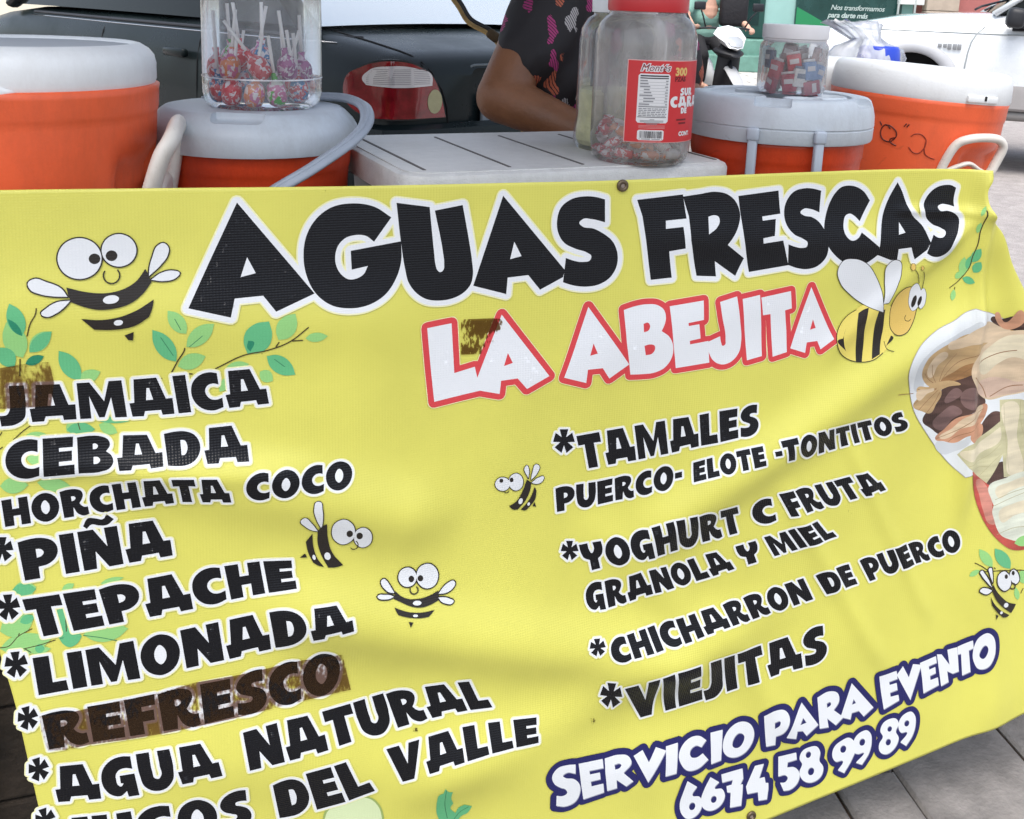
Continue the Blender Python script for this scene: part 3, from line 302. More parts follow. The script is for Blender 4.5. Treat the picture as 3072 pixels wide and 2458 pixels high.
LEAVES=[('leaf sprig printed below the heading', [('leaflight','F', 0.0, 0, ['610,1954 669,1985~ 729,1984~ 791,1942~ 832,1872 761,1842~ 690,1850~ 640,1890~','1671,1518 1679,1431~ 1652,1354~ 1585,1290~ 1497,1262 1495,1359~ 1532,1448~ 1592,1500~','1667,1662 1760,1669~ 1845,1631~ 1917,1542~ 1948,1428 1838,1430~ 1741,1481~ 1686,1560~','1577,1868 1650,1909~ 1726,1910~ 1804,1862~ 1856,1778 1768,1739~ 1678,1746~ 1616,1791~','2598,1653 2695,1644~ 2764,1592~ 2797,1493~ 2780,1378 2671,1398~ 2595,1464~ 2574,1550~','2883,1658 2934,1694~ 2995,1707~ 3066,1692~ 3122,1650 3058,1613~ 2985,1602~ 2927,1618~','2038,1964 2101,1999~ 2170,2001~ 2241,1965~ 2292,1898 2215,1864~ 2134,1867~ 2076,1902~','2402,1994 2402,2055~ 2425,2099~ 2475,2120~ 2537,2109 2532,2041~ 2501,1992~ 2456,1979~','1986,2181 2039,2169~ 2082,2135~ 2112,2073~ 2116,2004 2056,2024~ 2007,2068~ 1985,2122~']),('leafgreen','F', 0.0, 1, ['639,1948 652,1846~ 624,1749~ 552,1664~ 455,1621 449,1741~ 486,1852~ 552,1919~','1564,1816 1570,1704~ 1534,1598~ 1449,1503~ 1342,1454 1344,1584~ 1392,1706~ 1468,1782~','2278,1784 2405,1782~ 2494,1721~ 2534,1594~ 2505,1441 2362,1458~ 2265,1537~ 2241,1648~','2476,1826 2500,1928~ 2560,2008~ 2662,2059~ 2775,2061 2737,1945~ 2659,1855~ 2571,1818~']),('twig','L', 0.68, 0, ['1515,1931~ 1579,1809~ 1651,1677~ 1652,1635~','1953,1923~ 2262,1792~ 2469,1765~ 2695,1695~ 2941,1519~','2744,1676~ 2874,1678~','2573,1729~ 2614,1666~','1384,2005~ 1445,1976~','1659,1954~ 1735,1967~','2429,1796~ 2468,1822~','1021,2093~ 1066,2092~']),('vein','L', 0.37, 0, ['1421,1543~ 1550,1773~','1697,1664~ 1846,1538~','1562,1354~ 1626,1490~','2556,1868~ 2677,1974~']),('leafdark','F', 0.0, 2, ['2287,1638 2342,1651~ 2310,1761 2278,1724~'])]),('leaf sprig printed at the left edge above the word JAMAICA', [('leaflight','F', 0.0, 0, ['127,1672 172,1561~ 167,1452~ 104,1350~ 0,1290 -40,1419~ -27,1545~ 32,1628~','187,1611 262,1619~ 327,1587~ 379,1511~ 396,1411 309,1411~ 235,1455~ 196,1523~']),('leafgreen','F', 0.0, 1, ['135,1443 170,1353~ 167,1260~ 118,1167~ 36,1107 6,1211~ 17,1319~ 62,1396~','46,1756 63,1675~ 47,1609~ -8,1561~ -86,1551 -99,1643~ -75,1718~ -25,1754~','187,1619 258,1618~ 324,1582~ 379,1506~ 403,1412 319,1421~ 245,1469~ 202,1536~']),('leafdark','F', 0.0, 2, ['135,1443 129,1390~ 106,1338~ 64,1289~ 15,1260 27,1321~ 56,1382~ 93,1422~','144,1739 189,1758~ 236,1754~ 284,1721~ 317,1669 264,1652~ 209,1661~ 169,1692~']),('twig','L', 0.56, 0, ['177,1446~ 220,1304~ 265,1228~ 276,1151~','99,1686~ 85,1880~'])]),('faded leaf sprig printed behind the words CEBADA and HORCHATA', [('leaflight','F', 0.0, 0, ['488,2484 530,2491~ 563,2477~ 585,2436~ 585,2380 537,2377~ 499,2398~ 484,2435~','794,2432 811,2490~ 847,2530~ 906,2548~ 968,2534 943,2471~ 896,2427~ 846,2415~','106,2724 143,2772~ 188,2791~ 241,2774~ 283,2726 237,2677~ 183,2659~ 140,2677~','-153,2992 -103,3057~ -38,3086~ 40,3070~ 107,3008 44,2936~ -34,2911~ -100,2933~','189,2988 242,3061~ 318,3105~ 418,3115~ 508,3082 438,2999~ 346,2949~ 263,2948~','109,2486 149,2518~ 199,2534~ 261,2531~ 313,2506 264,2472~ 203,2456~ 151,2462~']),('leafgreen','F', 0.0, 1, ['489,2457 540,2515~ 605,2541~ 687,2531~ 756,2482 691,2421~ 612,2396~ 544,2410~','738,2367 805,2402~ 893,2424~ 1000,2431~ 1091,2420 1005,2383~ 899,2359~ 810,2355~']),('twig','L', 0.5, 0, ['-125,2462~ -82,2389~','-5,2520~ 78,2444~ 166,2381~','-133,2604~ -86,2570~','591,2374~ 606,2442~ 620,2503~'])]),('faded leaf sprig printed behind the words TEPACHE and LIMONADA', [('leaflight','F', 0.0, 0, ['-99,4148 -43,4209~ 17,4228~ 81,4195~ 126,4118 58,4056~ -13,4042~ -65,4075~','363,4209 400,4224~ 435,4219~ 467,4189~ 484,4143 441,4130~ 400,4140~ 375,4167~','737,4184 788,4202~ 847,4203~ 914,4184~ 967,4149 904,4132~ 834,4134~ 778,4152~','-233,4548 -145,4620~ -55,4631~ 34,4572~ 88,4454 -19,4384~ -124,4381~ -194,4440~','-243,4735 -140,4820~ -17,4851~ 125,4818~ 237,4723 106,4635~ -41,4609~ -157,4646~','549,4730 643,4815~ 755,4851~ 886,4825~ 991,4740 872,4650~ 737,4619~ 630,4649~','27,4822 70,4854~ 122,4868~ 183,4858~ 232,4827 178,4793~ 116,4780~ 66,4791~']),('leafgreen','F', 0.0, 1, ['284,4662 363,4643~ 411,4588~ 421,4492~ 385,4386 299,4418~ 248,4488~ 246,4571~','311,4720 356,4807~ 412,4845~ 479,4824~ 533,4744 476,4653~ 409,4617~ 354,4643~','-43,4481 -5,4508~ 34,4512~ 72,4486~ 96,4438 50,4411~ 5,4412~ -26,4436~','-97,4114 -54,4169~ 1,4195~ 68,4187~ 125,4143 70,4085~ 4,4060~ -52,4072~','79,4797 96,4838~ 119,4857~ 148,4850~ 174,4815 152,4772~ 124,4754~ 100,4764~']),('twig','L', 0.5, 0, ['-242,4726~ -178,4730~ -65,4631~ 83,4564~','-65,4631~ -48,4574~','-44,4782~ 161,4761~ 295,4734~','-15,4779~ 55,4844~','387,4507~ 387,4682~']),('vein','L', 0.45, 0, ['325,4731~ 385,4725~','549,4738~ 728,4799~ 894,4869~'])]),('leaf branch printed at the top right corner', [('leaflight','F', 0.0, 0, ['11706,1459 11748,1411~ 11760,1346~ 11740,1265~ 11692,1195 11650,1257~ 11639,1334~ 11660,1402~','11610,1495 11652,1499~ 11683,1485~ 11702,1448~ 11699,1401 11653,1401~ 11618,1421~ 11604,1454~','11576,1800 11608,1774~ 11626,1737~ 11626,1689~ 11605,1646 11572,1680~ 11556,1725~ 11558,1765~','11777,854 11797,832~ 11805,797~ 11800,750~ 11782,704 11762,733~ 11752,775~ 11759,816~','11763,618 11778,595~ 11792,562~ 11808,518~ 11811,476 11791,504~ 11770,544~ 11759,582~']),('leafgreen','F', 0.0, 1, ['11786,1263 11831,1247~ 11857,1206~ 11861,1137~ 11842,1063 11797,1088~ 11768,1140~ 11765,1199~','11829,1408 11871,1403~ 11898,1374~ 11905,1320~ 11881,1253 11834,1265~ 11808,1303~ 11807,1352~','11709,1488 11736,1536~ 11776,1567~ 11823,1574~ 11862,1552 11836,1501~ 11796,1471~ 11754,1468~','11746,1363 11775,1334~ 11788,1290~ 11782,1231~ 11760,1176 11731,1215~ 11717,1267~ 11722,1317~']),('twig','L', 0.53, 0, ['11538,1628~ 11656,1531~ 11769,1354~ 11781,1174~ 11804,995~ 11803,791~ 11809,503~','11612,1646~ 11617,1589~'])]),('leaf twig printed behind the small bee at the right edge', [('leaflight','F', 0.0, 0, ['12767,5866 12760,5776~ 12707,5685~ 12611,5601~ 12505,5557 12524,5663~ 12583,5764~ 12664,5829~','12406,5983 12453,5990~ 12497,5977~ 12535,5939~ 12554,5889 12498,5885~ 12447,5904~ 12417,5938~','13343,6191 13439,6258~ 13513,6273~ 13561,6228~ 13564,6131 13460,6067~ 13376,6058~ 13339,6102~','13386,6524 13408,6482~ 13404,6428~ 13369,6362~ 13312,6305 13291,6358~ 13300,6422~ 13333,6478~']),('leafgreen','F', 0.0, 1, ['13163,5981 13157,5874~ 13088,5763~ 12946,5651~ 12778,5580 12799,5706~ 12886,5833~ 13012,5925~']),('twig','L', 0.71, 0, ['12470,5777~ 12584,5836~ 12688,5910~','12613,5920~ 12893,5950~ 13154,6006~ 13391,6046~ 13558,6084~','12802,5882~ 12854,5928~','13429,6420~ 13473,6334~'])]),('printed mint sprig and lime slice at the bottom edge', [('limerim','F', 0.0, 0, ['3032,7578 3064,7456~ 3193,7365~ 3389,7339~ 3587,7372~ 3706,7510~ 3761,7690~ 3774,7880 3032,7695']),('lime','F', 0.0, 1, ['3052,7593 3097,7464~ 3226,7384~ 3389,7361~ 3571,7390~ 3690,7528~ 3736,7685~ 3749,7874 3049,7700']),('leafgreen','F', 0.0, 1, ['4491,7398 4539,7460~ 4588,7473 4575,7568~ 4612,7680 4583,7745~ 4653,7858 4691,7776~ 4760,7749 4862,7801 4806,7899~ 4737,7924~ 4687,7987 4455,7928 4412,7792~ 4398,7619 4429,7480~ 4470,7466']),('vein','L', 0.45, 0, ['4502,7427~ 4504,7648~ 4561,7945~','4817,7800~ 4715,7852~ 4632,7963~'])])]
TAMAL=[('platerim','F', 0.94, 0, ['11879,1907 11592,2060~ 11292,2219~ 11048,2441~ 10939,2725~ 11054,3015~ 11216,3394~ 11459,3724~ 11796,4117~ 12065,4376 12334,4268 13371,4406 12965,2319 12635,2183~ 12286,2032~']),('plate','F', 0.0, 0, ['11879,1907 11592,2060~ 11292,2219~ 11048,2441~ 10939,2725~ 11054,3015~ 11216,3394~ 11459,3724~ 11796,4117~ 12065,4376 12334,4268 13371,4406 12965,2319 12635,2183~ 12286,2032~']),('plateshade','F', 0.0, 0, ['11089,2856~ 11099,2640~ 11239,2475~ 11482,2313~ 11811,2164~ 11952,2076~ 11932,2227~ 11637,2407~ 11337,2671~ 11297,2886~ 11260,3093~ 11182,3084~','11623,3868~ 11824,3885~ 11981,3841~ 12078,3720~ 12049,3876~ 11928,4011~ 11790,4065~']),('salsa','F', 0.0, 0, ['12142,4291 12244,4538~ 12356,4806~ 12577,5200~ 12884,5508~ 13204,5696~ 13564,5720 13384,4489']),('salsalight','F', 0.0, 0, ['12330,4453~ 12496,4576~ 12619,4804~ 12663,5024~ 12736,5196~ 12635,5180~ 12487,4950~ 12402,4729~']),('husktan','F', 0.0, 0, ['11183,2732~ 11210,2600~ 11399,2435~ 11728,2287~ 12085,2198~ 12381,2168~ 12654,2262~ 12665,2501~ 12484,2677~ 12164,2793~ 11891,2901~ 11663,3027~ 11460,3048~ 11283,2938~']),('huskpale','F', 0.0, 0, ['11498,2402~ 11786,2291~ 11959,2137~ 12418,2196~ 12623,2316~ 12384,2440~ 11940,2413~ 11772,2479~','11285,2775~ 11310,2613~ 11473,2493~ 11581,2565~ 11456,2715~ 11396,2898~']),('huskbrown','F', 0.0, 0, ['11597,2983~ 11797,2830~ 11933,2710~ 12295,2613~ 12475,2625~ 12386,2799~ 12048,2910~ 11870,3034~ 11669,3066~']),('huskline','L', 0.45, 0, ['11550,3023~ 11682,2822~ 11886,2639~ 12333,2487~','11550,3023~ 11603,2761~ 11765,2533~','11529,3016~ 11411,2846~ 11337,2671~','11576,3033~ 11814,2934~ 12015,2728~ 12455,2675~','11539,3027~ 11330,2890~ 11245,2796~']),('huskdark','F', 0.0, 0, ['11639,3064~ 11896,2939~ 12011,2856~ 12249,3169~ 12379,3323~ 12033,3442~ 11890,3612~ 11727,3762~ 11510,3652~ 11352,3509~ 11420,3388~ 11555,3299~','12248,3866~ 12333,3632~ 12555,3477~ 12755,3599~ 12710,3825~ 12479,3871~','12258,2067~ 12451,2107~ 12606,2065~ 12944,2195 12945,2329 12670,2282~ 12483,2238~','12490,4536~ 12513,4366~ 12757,4247~ 12966,4467~ 12688,4551~']),('huskplum','F', 0.0, 0, ['11530,3577~ 11659,3436~ 11863,3344~ 11944,3409~ 11839,3550~ 11690,3695~','11911,3235~ 11977,3065~ 12192,3155~ 12217,3312~ 11972,3351~','11739,3161~ 11876,3085~ 11917,3130~ 11832,3268~ 11698,3286~']),('husktan','F', 0.0, 0, ['11185,3032~ 11368,3031~ 11578,3046~ 11629,3152~ 11555,3299~ 11488,3420~ 11332,3385~ 11165,3275~ 11229,3167~','11397,3029~ 11594,2970~ 11821,2985~ 11886,3011~ 11725,3058~ 11527,3098~']),('huskline','L', 0.45, 0, ['11184,3264~ 11330,3151~ 11552,3069~','11270,3362~ 11426,3211~ 11578,3084~','11421,3401~ 11522,3271~ 11602,3112~','11204,3047~ 11409,3095~ 11550,3056~']),('huskpale','F', 0.0, 0, ['11198,3086~ 11374,3066~ 11495,3077~ 11385,3131~ 11252,3220~']),('huskred','F', 0.0, 0, ['11603,3820~ 11745,3674~ 11951,3485~ 12269,3374~ 12403,3363~ 12390,3512~ 12238,3677~ 12023,3772~ 11916,3887~ 11739,3861~','12063,3809~ 12235,3614~ 12324,3643~ 12272,3872~','12342,1999~ 12515,2160~ 12680,1973~ 12768,2077~ 12589,2270~ 12484,2243~']),('huskpale','F', 0.0, 0, ['11675,3809~ 11852,3679~ 12016,3470~ 12339,3408~ 12276,3499~ 11966,3663~ 11817,3820~']),('huskline','L', 0.37, 0, ['11617,3816~ 11899,3715~ 12064,3543~ 12385,3412~','11823,3872~ 12003,3731~ 12280,3600~']),('huskpale','F', 0.0, 0, ['11980,2859~ 12006,2624~ 12321,2435~ 12574,2304~ 12789,2269~ 12952,2298 13108,3158 12986,3225~ 12717,3266~ 12392,3292~ 12192,3155~']),('huskcream','F', 0.0, 0, ['12139,2735~ 12364,2490~ 12610,2357~ 12945,2329 13016,2780 12752,2685~ 12500,2781~ 12282,2919~']),('huskpink','F', 0.0, 0, ['12168,3072~ 12354,2977~ 12650,2997~ 12926,3058~ 13065,2995 13104,3158 12910,3225~ 12626,3254~ 12390,3266~']),('huskline','L', 0.67, 0, ['12048,2910~ 12314,3127~ 12391,3281~','12447,3253~ 12728,3132~ 12984,3110~','12139,2735~ 12475,2625~ 12793,2576~']),('huskgreen','F', 0.0, 0, ['11951,4060 12051,3901~ 12289,3825~ 12692,3618 12773,4093~ 12656,4308~ 12490,4536 12084,4236','12618,3317 12956,3328 13166,3382 13392,4544 12828,4497 12697,3874~']),('huskcream','F', 0.0, 0, ['11984,4064~ 12294,3901~ 12667,3717 12697,3874~ 12369,4038~ 12073,4132~','12729,3365~ 12878,3363~ 13003,3914~ 13135,4490~ 12970,4494~ 12833,3946~','13045,3384 13150,3411 13368,4487 13306,4481~ 13177,3931~']),('huskshade','L', 0.26, 0, ['12081,4210~ 12436,4121~ 12722,3955~','12355,4403~ 12574,4216~ 12757,4116~','12701,3388~ 12785,3887~ 12942,4490~','12974,3355~ 13050,3707~ 13164,4010~ 13278,4505~','12142,4291~ 12334,4268~ 12518,4287~']),('huskwhite','F', 0.0, 0, ['12530,4612~ 12902,4510~ 13375,4434 13445,4904 12745,4985~ 12599,4774~','12654,4948~ 12980,4817~ 13429,4793 13552,5635 13109,5515~ 12869,5384~ 12712,5139~']),('huskcream','F', 0.0, 0, ['12670,4679~ 12984,4590~ 13388,4516 13408,4654 13005,4740~ 12757,4801~','12789,5047~ 13101,4944~ 13445,4904 13474,5099 13128,5138~ 12883,5199~']),('huskshade','L', 0.43, 0, ['12633,4912~ 13020,4850~ 13425,4765','12793,5368~ 13155,5333~ 13511,5352','12688,4815~ 13009,4768~ 13417,4709']),('huskline','L', 0.51, 0, ['10871,3091~ 11171,3104~']),('leaflight','F', 0.0, 0, ['13189,5584 13295,5643~ 13402,5659~ 13505,5627~ 13572,5554 13453,5500~ 13331,5489~ 13244,5519~'])]
TAPE=['89,5564 404,5583 860,5552 1228,5547 1678,5498 2078,5498 2441,5467 2808,5419 3253,5392 3364,5913 2823,5952 2387,5984 2082,6005 1327,6023 913,6017 551,5998 317,6006 150,5971 99,5773','-87,1762 124,1737 363,1730 395,1953 354,2195 -111,2186','4638,1591 5039,1605 5152,1627 5116,1735 5043,1818 5053,2024 4837,2014 4644,2005']
SCUFF=['5417,71 5582,70 5637,158 5464,166','2081,75 2320,70 2306,133 2114,148','3084,52 3156,54 3156,84 3090,85','1265,220 1309,222 1306,324 1269,322','1755,3794 1812,3801 1811,3860 1760,3854','4101,6549 4160,6561 4159,6604 4100,6592','6414,6914 6486,6936 6494,7032 6425,7011','10178,4659 10260,4672 10266,4743 10196,4732']
EDGE={'top': '-922,0 6,-1~ 1526,15~ 3433,39~ 5356,44~ 6300,46~ 7938,17~ 9023,1~ 10600,-13~ 11903,7','right': '11903,7 11878,112~ 11820,258~ 11829,404~ 11862,544~ 12203,869~ 12454,1327~ 12721,1685~ 13296,2376~ 14085,3953~ 14799,6166~ 15381,8125','bottom': '526,9237 3157,9476~ 6202,9506~ 9304,9194~ 10267,9018~ 11333,8818~ 12537,8634~ 13752,8471~ 15381,8125','left': '-922,0 -746,1366~ -556,2740~ -246,4789~ -143,5334~ -49,6032~ 49,6778~ 526,9237'}
GROM=[[0.6584, 0.0107], [0.8983, 0.9053]]
# ---------------------------------------------------------------- the hanging banner
import numpy as np
def bend_np(u,v):
    u=u/BS; v=v/BS
    w=0.012*np.sin(2.6*u+1.1)*np.sin(2.2*v+.3)+0.004*np.sin(9*u-5*v)*np.clip(v*3,0,1)
    for (a,b,c,d,s,h) in FOLDS:
        L2=(c-a)**2+(d-b)**2; t=((u-a)*(c-a)+(v-b)*(d-b))/L2; q=np.clip(t,-.3,1.3)
        e=np.where((t>=0)&(t<=1),1.,np.maximum(0.,1-np.minimum(abs(q),abs(q-1))/.3)); e=e*e*(3-2*e)
        k=(u-a) if c==a else ((v-b)*(c-a)-(u-a)*(d-b))/L2**.5
        w=w+h*e*np.exp(-(k/s)**2)
    return w*BS
def surf_np(uv,off=0.):
    u=uv[:,0]; v=uv[:,1]; w=bend_np(u,v)+off
    return np.array(A0)+np.outer(u,EU)+np.outer(v,EV)+np.outer(w,EN)
def weave(name,col,rough=.36,stain=.09,stripe=.16,spec=.4):
    m=bpy.data.materials.new(name); m.use_nodes=True; n=m.node_tree.nodes; l=m.node_tree.links; b=n['Principled BSDF']
    b.inputs['Roughness'].default_value=rough; b.inputs['Specular IOR Level'].default_value=spec
    uv=n.new('ShaderNodeUVMap'); uv.uv_map='UVMap'
    def wav(direction,sc):
        x=n.new('ShaderNodeTexWave'); x.bands_direction=direction; x.inputs['Scale'].default_value=sc; x.inputs['Distortion'].default_value=1.2; x.inputs['Detail'].default_value=2; x.inputs['Detail Scale'].default_value=3
        l.new(uv.outputs[0],x.inputs[0]); return x
    a=wav('X',95); c=wav('Y',115)
    ad=n.new('ShaderNodeMath'); ad.operation='ADD'; l.new(a.outputs[1],ad.inputs[0]); l.new(c.outputs[1],ad.inputs[1])
    no=n.new('ShaderNodeTexNoise'); no.inputs['Scale'].default_value=7; no.inputs['Detail'].default_value=8; l.new(uv.outputs[0],no.inputs[0])
    n2=n.new('ShaderNodeTexNoise'); n2.inputs['Scale'].default_value=3; n2.inputs['Detail'].default_value=3; l.new(uv.outputs[0],n2.inputs[0])
    bp=n.new('ShaderNodeBump'); bp.inputs['Strength'].default_value=stripe; bp.inputs['Distance'].default_value=.0006; l.new(ad.outputs[0],bp.inputs['Height'])
    b2=n.new('ShaderNodeBump'); b2.inputs['Strength'].default_value=.35; b2.inputs['Distance'].default_value=.012; l.new(n2.outputs[0],b2.inputs['Height']); l.new(bp.outputs[0],b2.inputs['Normal'])
    l.new(b2.outputs[0],b.inputs['Normal'])
    mr=n.new('ShaderNodeMapRange'); mr.inputs[1].default_value=.3; mr.inputs[2].default_value=.7; mr.inputs[3].default_value=1-stain; mr.inputs[4].default_value=1.03; l.new(no.outputs[0],mr.inputs[0])
    # sparse specks of dirt
    vo=n.new('ShaderNodeTexVoronoi'); vo.inputs['Scale'].default_value=9; vo.inputs['Randomness'].default_value=1; l.new(uv.outputs[0],vo.inputs[0])
    lt=n.new('ShaderNodeMapRange'); lt.inputs[1].default_value=.012; lt.inputs[2].default_value=.03; lt.inputs[3].default_value=.45; lt.inputs[4].default_value=1; l.new(vo.outputs[0],lt.inputs[0])
    mu=n.new('ShaderNodeMath'); mu.operation='MULTIPLY'; l.new(mr.outputs[0],mu.inputs[0]); l.new(lt.outputs[0],mu.inputs[1])
    mx=n.new('ShaderNodeMix'); mx.data_type='RGBA'; mx.blend_type='MULTIPLY'; mx.inputs[0].default_value=1; mx.inputs[6].default_value=(*col,1)
    l.new(mu.outputs[0],mx.inputs[7]); l.new(mx.outputs[2],b.inputs['Base Color'])
    return m
def s2l(*c): return tuple((x/255/12.92 if x/255<.04045 else ((x/255+.055)/1.055)**2.4) for x in c)
PM={'vinyl':weave('yellow_vinyl',(.64,.612,.118)),'white':weave('white_print',(.70,.72,.74),stain=.03),'black':weave('black_print',(.006,.0065,.009),spec=.26,rough=.30,stripe=.4),
 'glow':weave('pale_yellow_print',(.76,.745,.42),stain=.03),'red':weave('red_print',(.62,.055,.065)),'navy':weave('navy_print',(.018,.019,.105),rough=.32,spec=.25),'navydark':weave('dark_navy_print',(.012,.013,.04),rough=.3),
 'grey':weave('grey_print',(.30,.31,.38)),
 'ink':weave('bee_black_print',(.018,.014,.012)),'eyewhite':weave('bee_white_print',(.68,.70,.72)),'line':weave('thin_line_print',(.03,.026,.012)),
 'beeyellow':weave('bee_yellow_print',(.72,.60,.13)),'beeorange':weave('bee_orange_print',(.68,.47,.12)),
 'leafgreen':weave('green_leaf_print',(.115,.44,.20)),'leaflight':weave('light_leaf_print',(.27,.56,.19)),'leafdark':weave('dark_leaf_print',(.02,.22,.12)),'twig':weave('twig_print',(.06,.045,.015)),'vein':weave('vein_print',(.03,.17,.08)),
 'lime':weave('lime_print',(.62,.72,.42)),'limerim':weave('lime_rim_print',(.30,.40,.12)),
 'platerim':weave('plate_rim_print',(.36,.33,.34)),'plate':weave('plate_print',(.66,.69,.70))}
def fibre(name,col,rot,dark=.45):
    m=weave(name,col,stain=.2); n=m.node_tree.nodes; l=m.node_tree.links; b=n['Principled BSDF']; src=b.inputs['Base Color'].links[0].from_socket
    uv=n.new('ShaderNodeUVMap'); mp=n.new('ShaderNodeMapping'); mp.inputs['Rotation'].default_value=(0,0,R(rot)); mp.inputs['Scale'].default_value=(9,75,1); l.new(uv.outputs[0],mp.inputs[0])
    no=n.new('ShaderNodeTexNoise'); no.inputs['Scale'].default_value=1; no.inputs['Detail'].default_value=6; no.inputs['Distortion'].default_value=.6; l.new(mp.outputs[0],no.inputs[0])
    n2=n.new('ShaderNodeTexNoise'); n2.inputs['Scale'].default_value=24; n2.inputs['Detail'].default_value=3; l.new(uv.outputs[0],n2.inputs[0])
    ad=n.new('ShaderNodeMath'); ad.operation='MULTIPLY_ADD'; ad.inputs[1].default_value=.6; l.new(n2.outputs[0],ad.inputs[0]); l.new(no.outputs[0],ad.inputs[2])
    mr=n.new('ShaderNodeMapRange'); mr.inputs[1].default_value=.62; mr.inputs[2].default_value=1.0; mr.inputs[3].default_value=dark; mr.inputs[4].default_value=1.18; l.new(ad.outputs[0],mr.inputs[0])
    mx=n.new('ShaderNodeMix'); mx.data_type='RGBA'; mx.blend_type='MULTIPLY'; mx.inputs[0].default_value=1; l.new(src,mx.inputs[6]); l.new(mr.outputs[0],mx.inputs[7]); l.new(mx.outputs[2],b.inputs['Base Color']); return m
def tape_mat(name='brown_tape',lo=.745,hi=.86,tint=(.47,.37,.34)):
    # thin translucent brown packing tape, worn through to the print along the weave
    m=bpy.data.materials.new(name); m.use_nodes=True; n=m.node_tree.nodes; l=m.node_tree.links; b=n['Principled BSDF']; out=n['Material Output']
    b.inputs['Base Color'].default_value=(.16,.09,.045,1); b.inputs['Roughness'].default_value=.3
    uv=n.new('ShaderNodeUVMap'); mp=n.new('ShaderNodeMapping'); mp.inputs['Rotation'].default_value=(0,0,R(9)); mp.inputs['Scale'].default_value=(1,.45,1); l.new(uv.outputs[0],mp.inputs[0])
    no=n.new('ShaderNodeTexNoise'); no.inputs['Scale'].default_value=330; no.inputs['Detail'].default_value=3; l.new(mp.outputs[0],no.inputs[0])
    n2=n.new('ShaderNodeTexNoise'); n2.inputs['Scale'].default_value=16; n2.inputs['Detail'].default_value=4; l.new(uv.outputs[0],n2.inputs[0])
    ad=n.new('ShaderNodeMath'); ad.operation='MULTIPLY_ADD'; ad.inputs[1].default_value=.5; l.new(no.outputs[0],ad.inputs[0]); l.new(n2.outputs[0],ad.inputs[2])
    mr=n.new('ShaderNodeMapRange'); mr.inputs[1].default_value=lo; mr.inputs[2].default_value=hi; mr.inputs[3].default_value=1; mr.inputs[4].default_value=.0 if lo<.7 else .12; l.new(ad.outputs[0],mr.inputs[0])
    t0=n.new('ShaderNodeBsdfTransparent'); t1=n.new('ShaderNodeBsdfTransparent'); t1.inputs[0].default_value=(*tint,1)
    m1=n.new('ShaderNodeMixShader'); m1.inputs[0].default_value=.16; l.new(t1.outputs[0],m1.inputs[1]); l.new(b.outputs[0],m1.inputs[2])
    m2=n.new('ShaderNodeMixShader'); l.new(mr.outputs[0],m2.inputs[0]); l.new(t0.outputs[0],m2.inputs[1]); l.new(m1.outputs[0],m2.inputs[2]); l.new(m2.outputs[0],out.inputs[0]); return m
PM['tape']=tape_mat(); PM['worn']=tape_mat('worn_tape_residue',.655,.70,(.40,.30,.20)); PM['scuff']=tape_mat('black_scuff',.60,.66,(.22,.20,.18))
PM.update({k:fibre(nm,c,r,d) for k,nm,c,r,d in (('husktan','tan_husk_print',(.50,.34,.17),35,.75),('huskbrown','brown_husk_print',(.33,.18,.075),35,.7),('huskdark','dark_filling_print',(.10,.055,.045),60,.4),('huskplum','plum_filling_print',(.20,.12,.11),60,.6),('huskred','reddish_husk_print',(.54,.28,.17),35,.75),('huskpale','pale_husk_print',(.64,.50,.34),70,.82),('huskcream','cream_husk_print',(.68,.61,.44),80,.85),('huskpink','pinkish_husk_print',(.60,.44,.34),10,.85),('huskgreen','green_husk_print',(.54,.51,.31),80,.8),('huskwhite','white_husk_print',(.66,.69,.57),25,.85),('salsa','salsa_print',(.50,.085,.065),90,.7),('salsalight','pale_salsa_print',(.62,.26,.20),90,.6))})
PM['plateshade']=weave('plate_shade_print',(.54,.57,.59)); PM['huskshade']=weave('husk_shade_print',(.36,.32,.17)); PM['huskline']=weave('husk_line_print',(.25,.13,.06))
def contour(s,dens=1.0):
    """'u,v u,v~ ...' in tenths of a mm -> list of (u,v) metres, '~' = smooth through this point"""
    P=[];S=[]
    for q in s.split():
        S.append(q.endswith('~')); a,b=q.rstrip('~').split(','); P.append(Vector((float(a)*1e-4,float(b)*1e-4)))
    return smooth_poly(P,S)
def smooth_poly(P,S,closed=True):
    o=[]; N=len(P)
    for i in range(N if closed else N-1):
        p1=P[i]; p2=P[(i+1)%N]; s1=S[i]; s2=S[(i+1)%N]
        a=P[i-1] if (closed or i>0) else p1; b=P[(i+2)%N] if (closed or i+2<N) else p2
        d=p2-p1; L=d.length
        if not(s1 or s2):
            n=max(1,int(L/.0055+.5)); o+=[p1+d*(k/n) for k in range(n)]; continue
        def tang(p,q,r):  # tangent at q, centripetal-ish
            u=q-p; v=r-q
            if u.length<1e-9 or v.length<1e-9: return (r-p)*.5
            return ((u/u.length)*v.length+(v/v.length)*u.length)/(u.length+v.length)
        m1=tang(a,p1,p2).normalized()*L if s1 else d
        m2=tang(p1,p2,b).normalized()*L if s2 else d
        n=max(3,min(9,int(L/.0027)+2))
        for k in range(n):
            t=k/n; o.append(p1*(2*t**3-3*t*t+1)+m1*(t**3-2*t*t+t)+p2*(-2*t**3+3*t*t)+m2*(t**3-t*t))
    if not closed: o.append(P[-1])
    return o
def curve(s): 
    P=[];S=[]
    for q in s.split():
        S.append(q.endswith('~')); a,b=q.rstrip('~').split(','); P.append(Vector((float(a)*1e-4,float(b)*1e-4)))
    return smooth_poly(P,S,False)
def area(c): return .5*sum(a.x*b.y-b.x*a.y for a,b in zip(c,c[1:]+c[:1]))
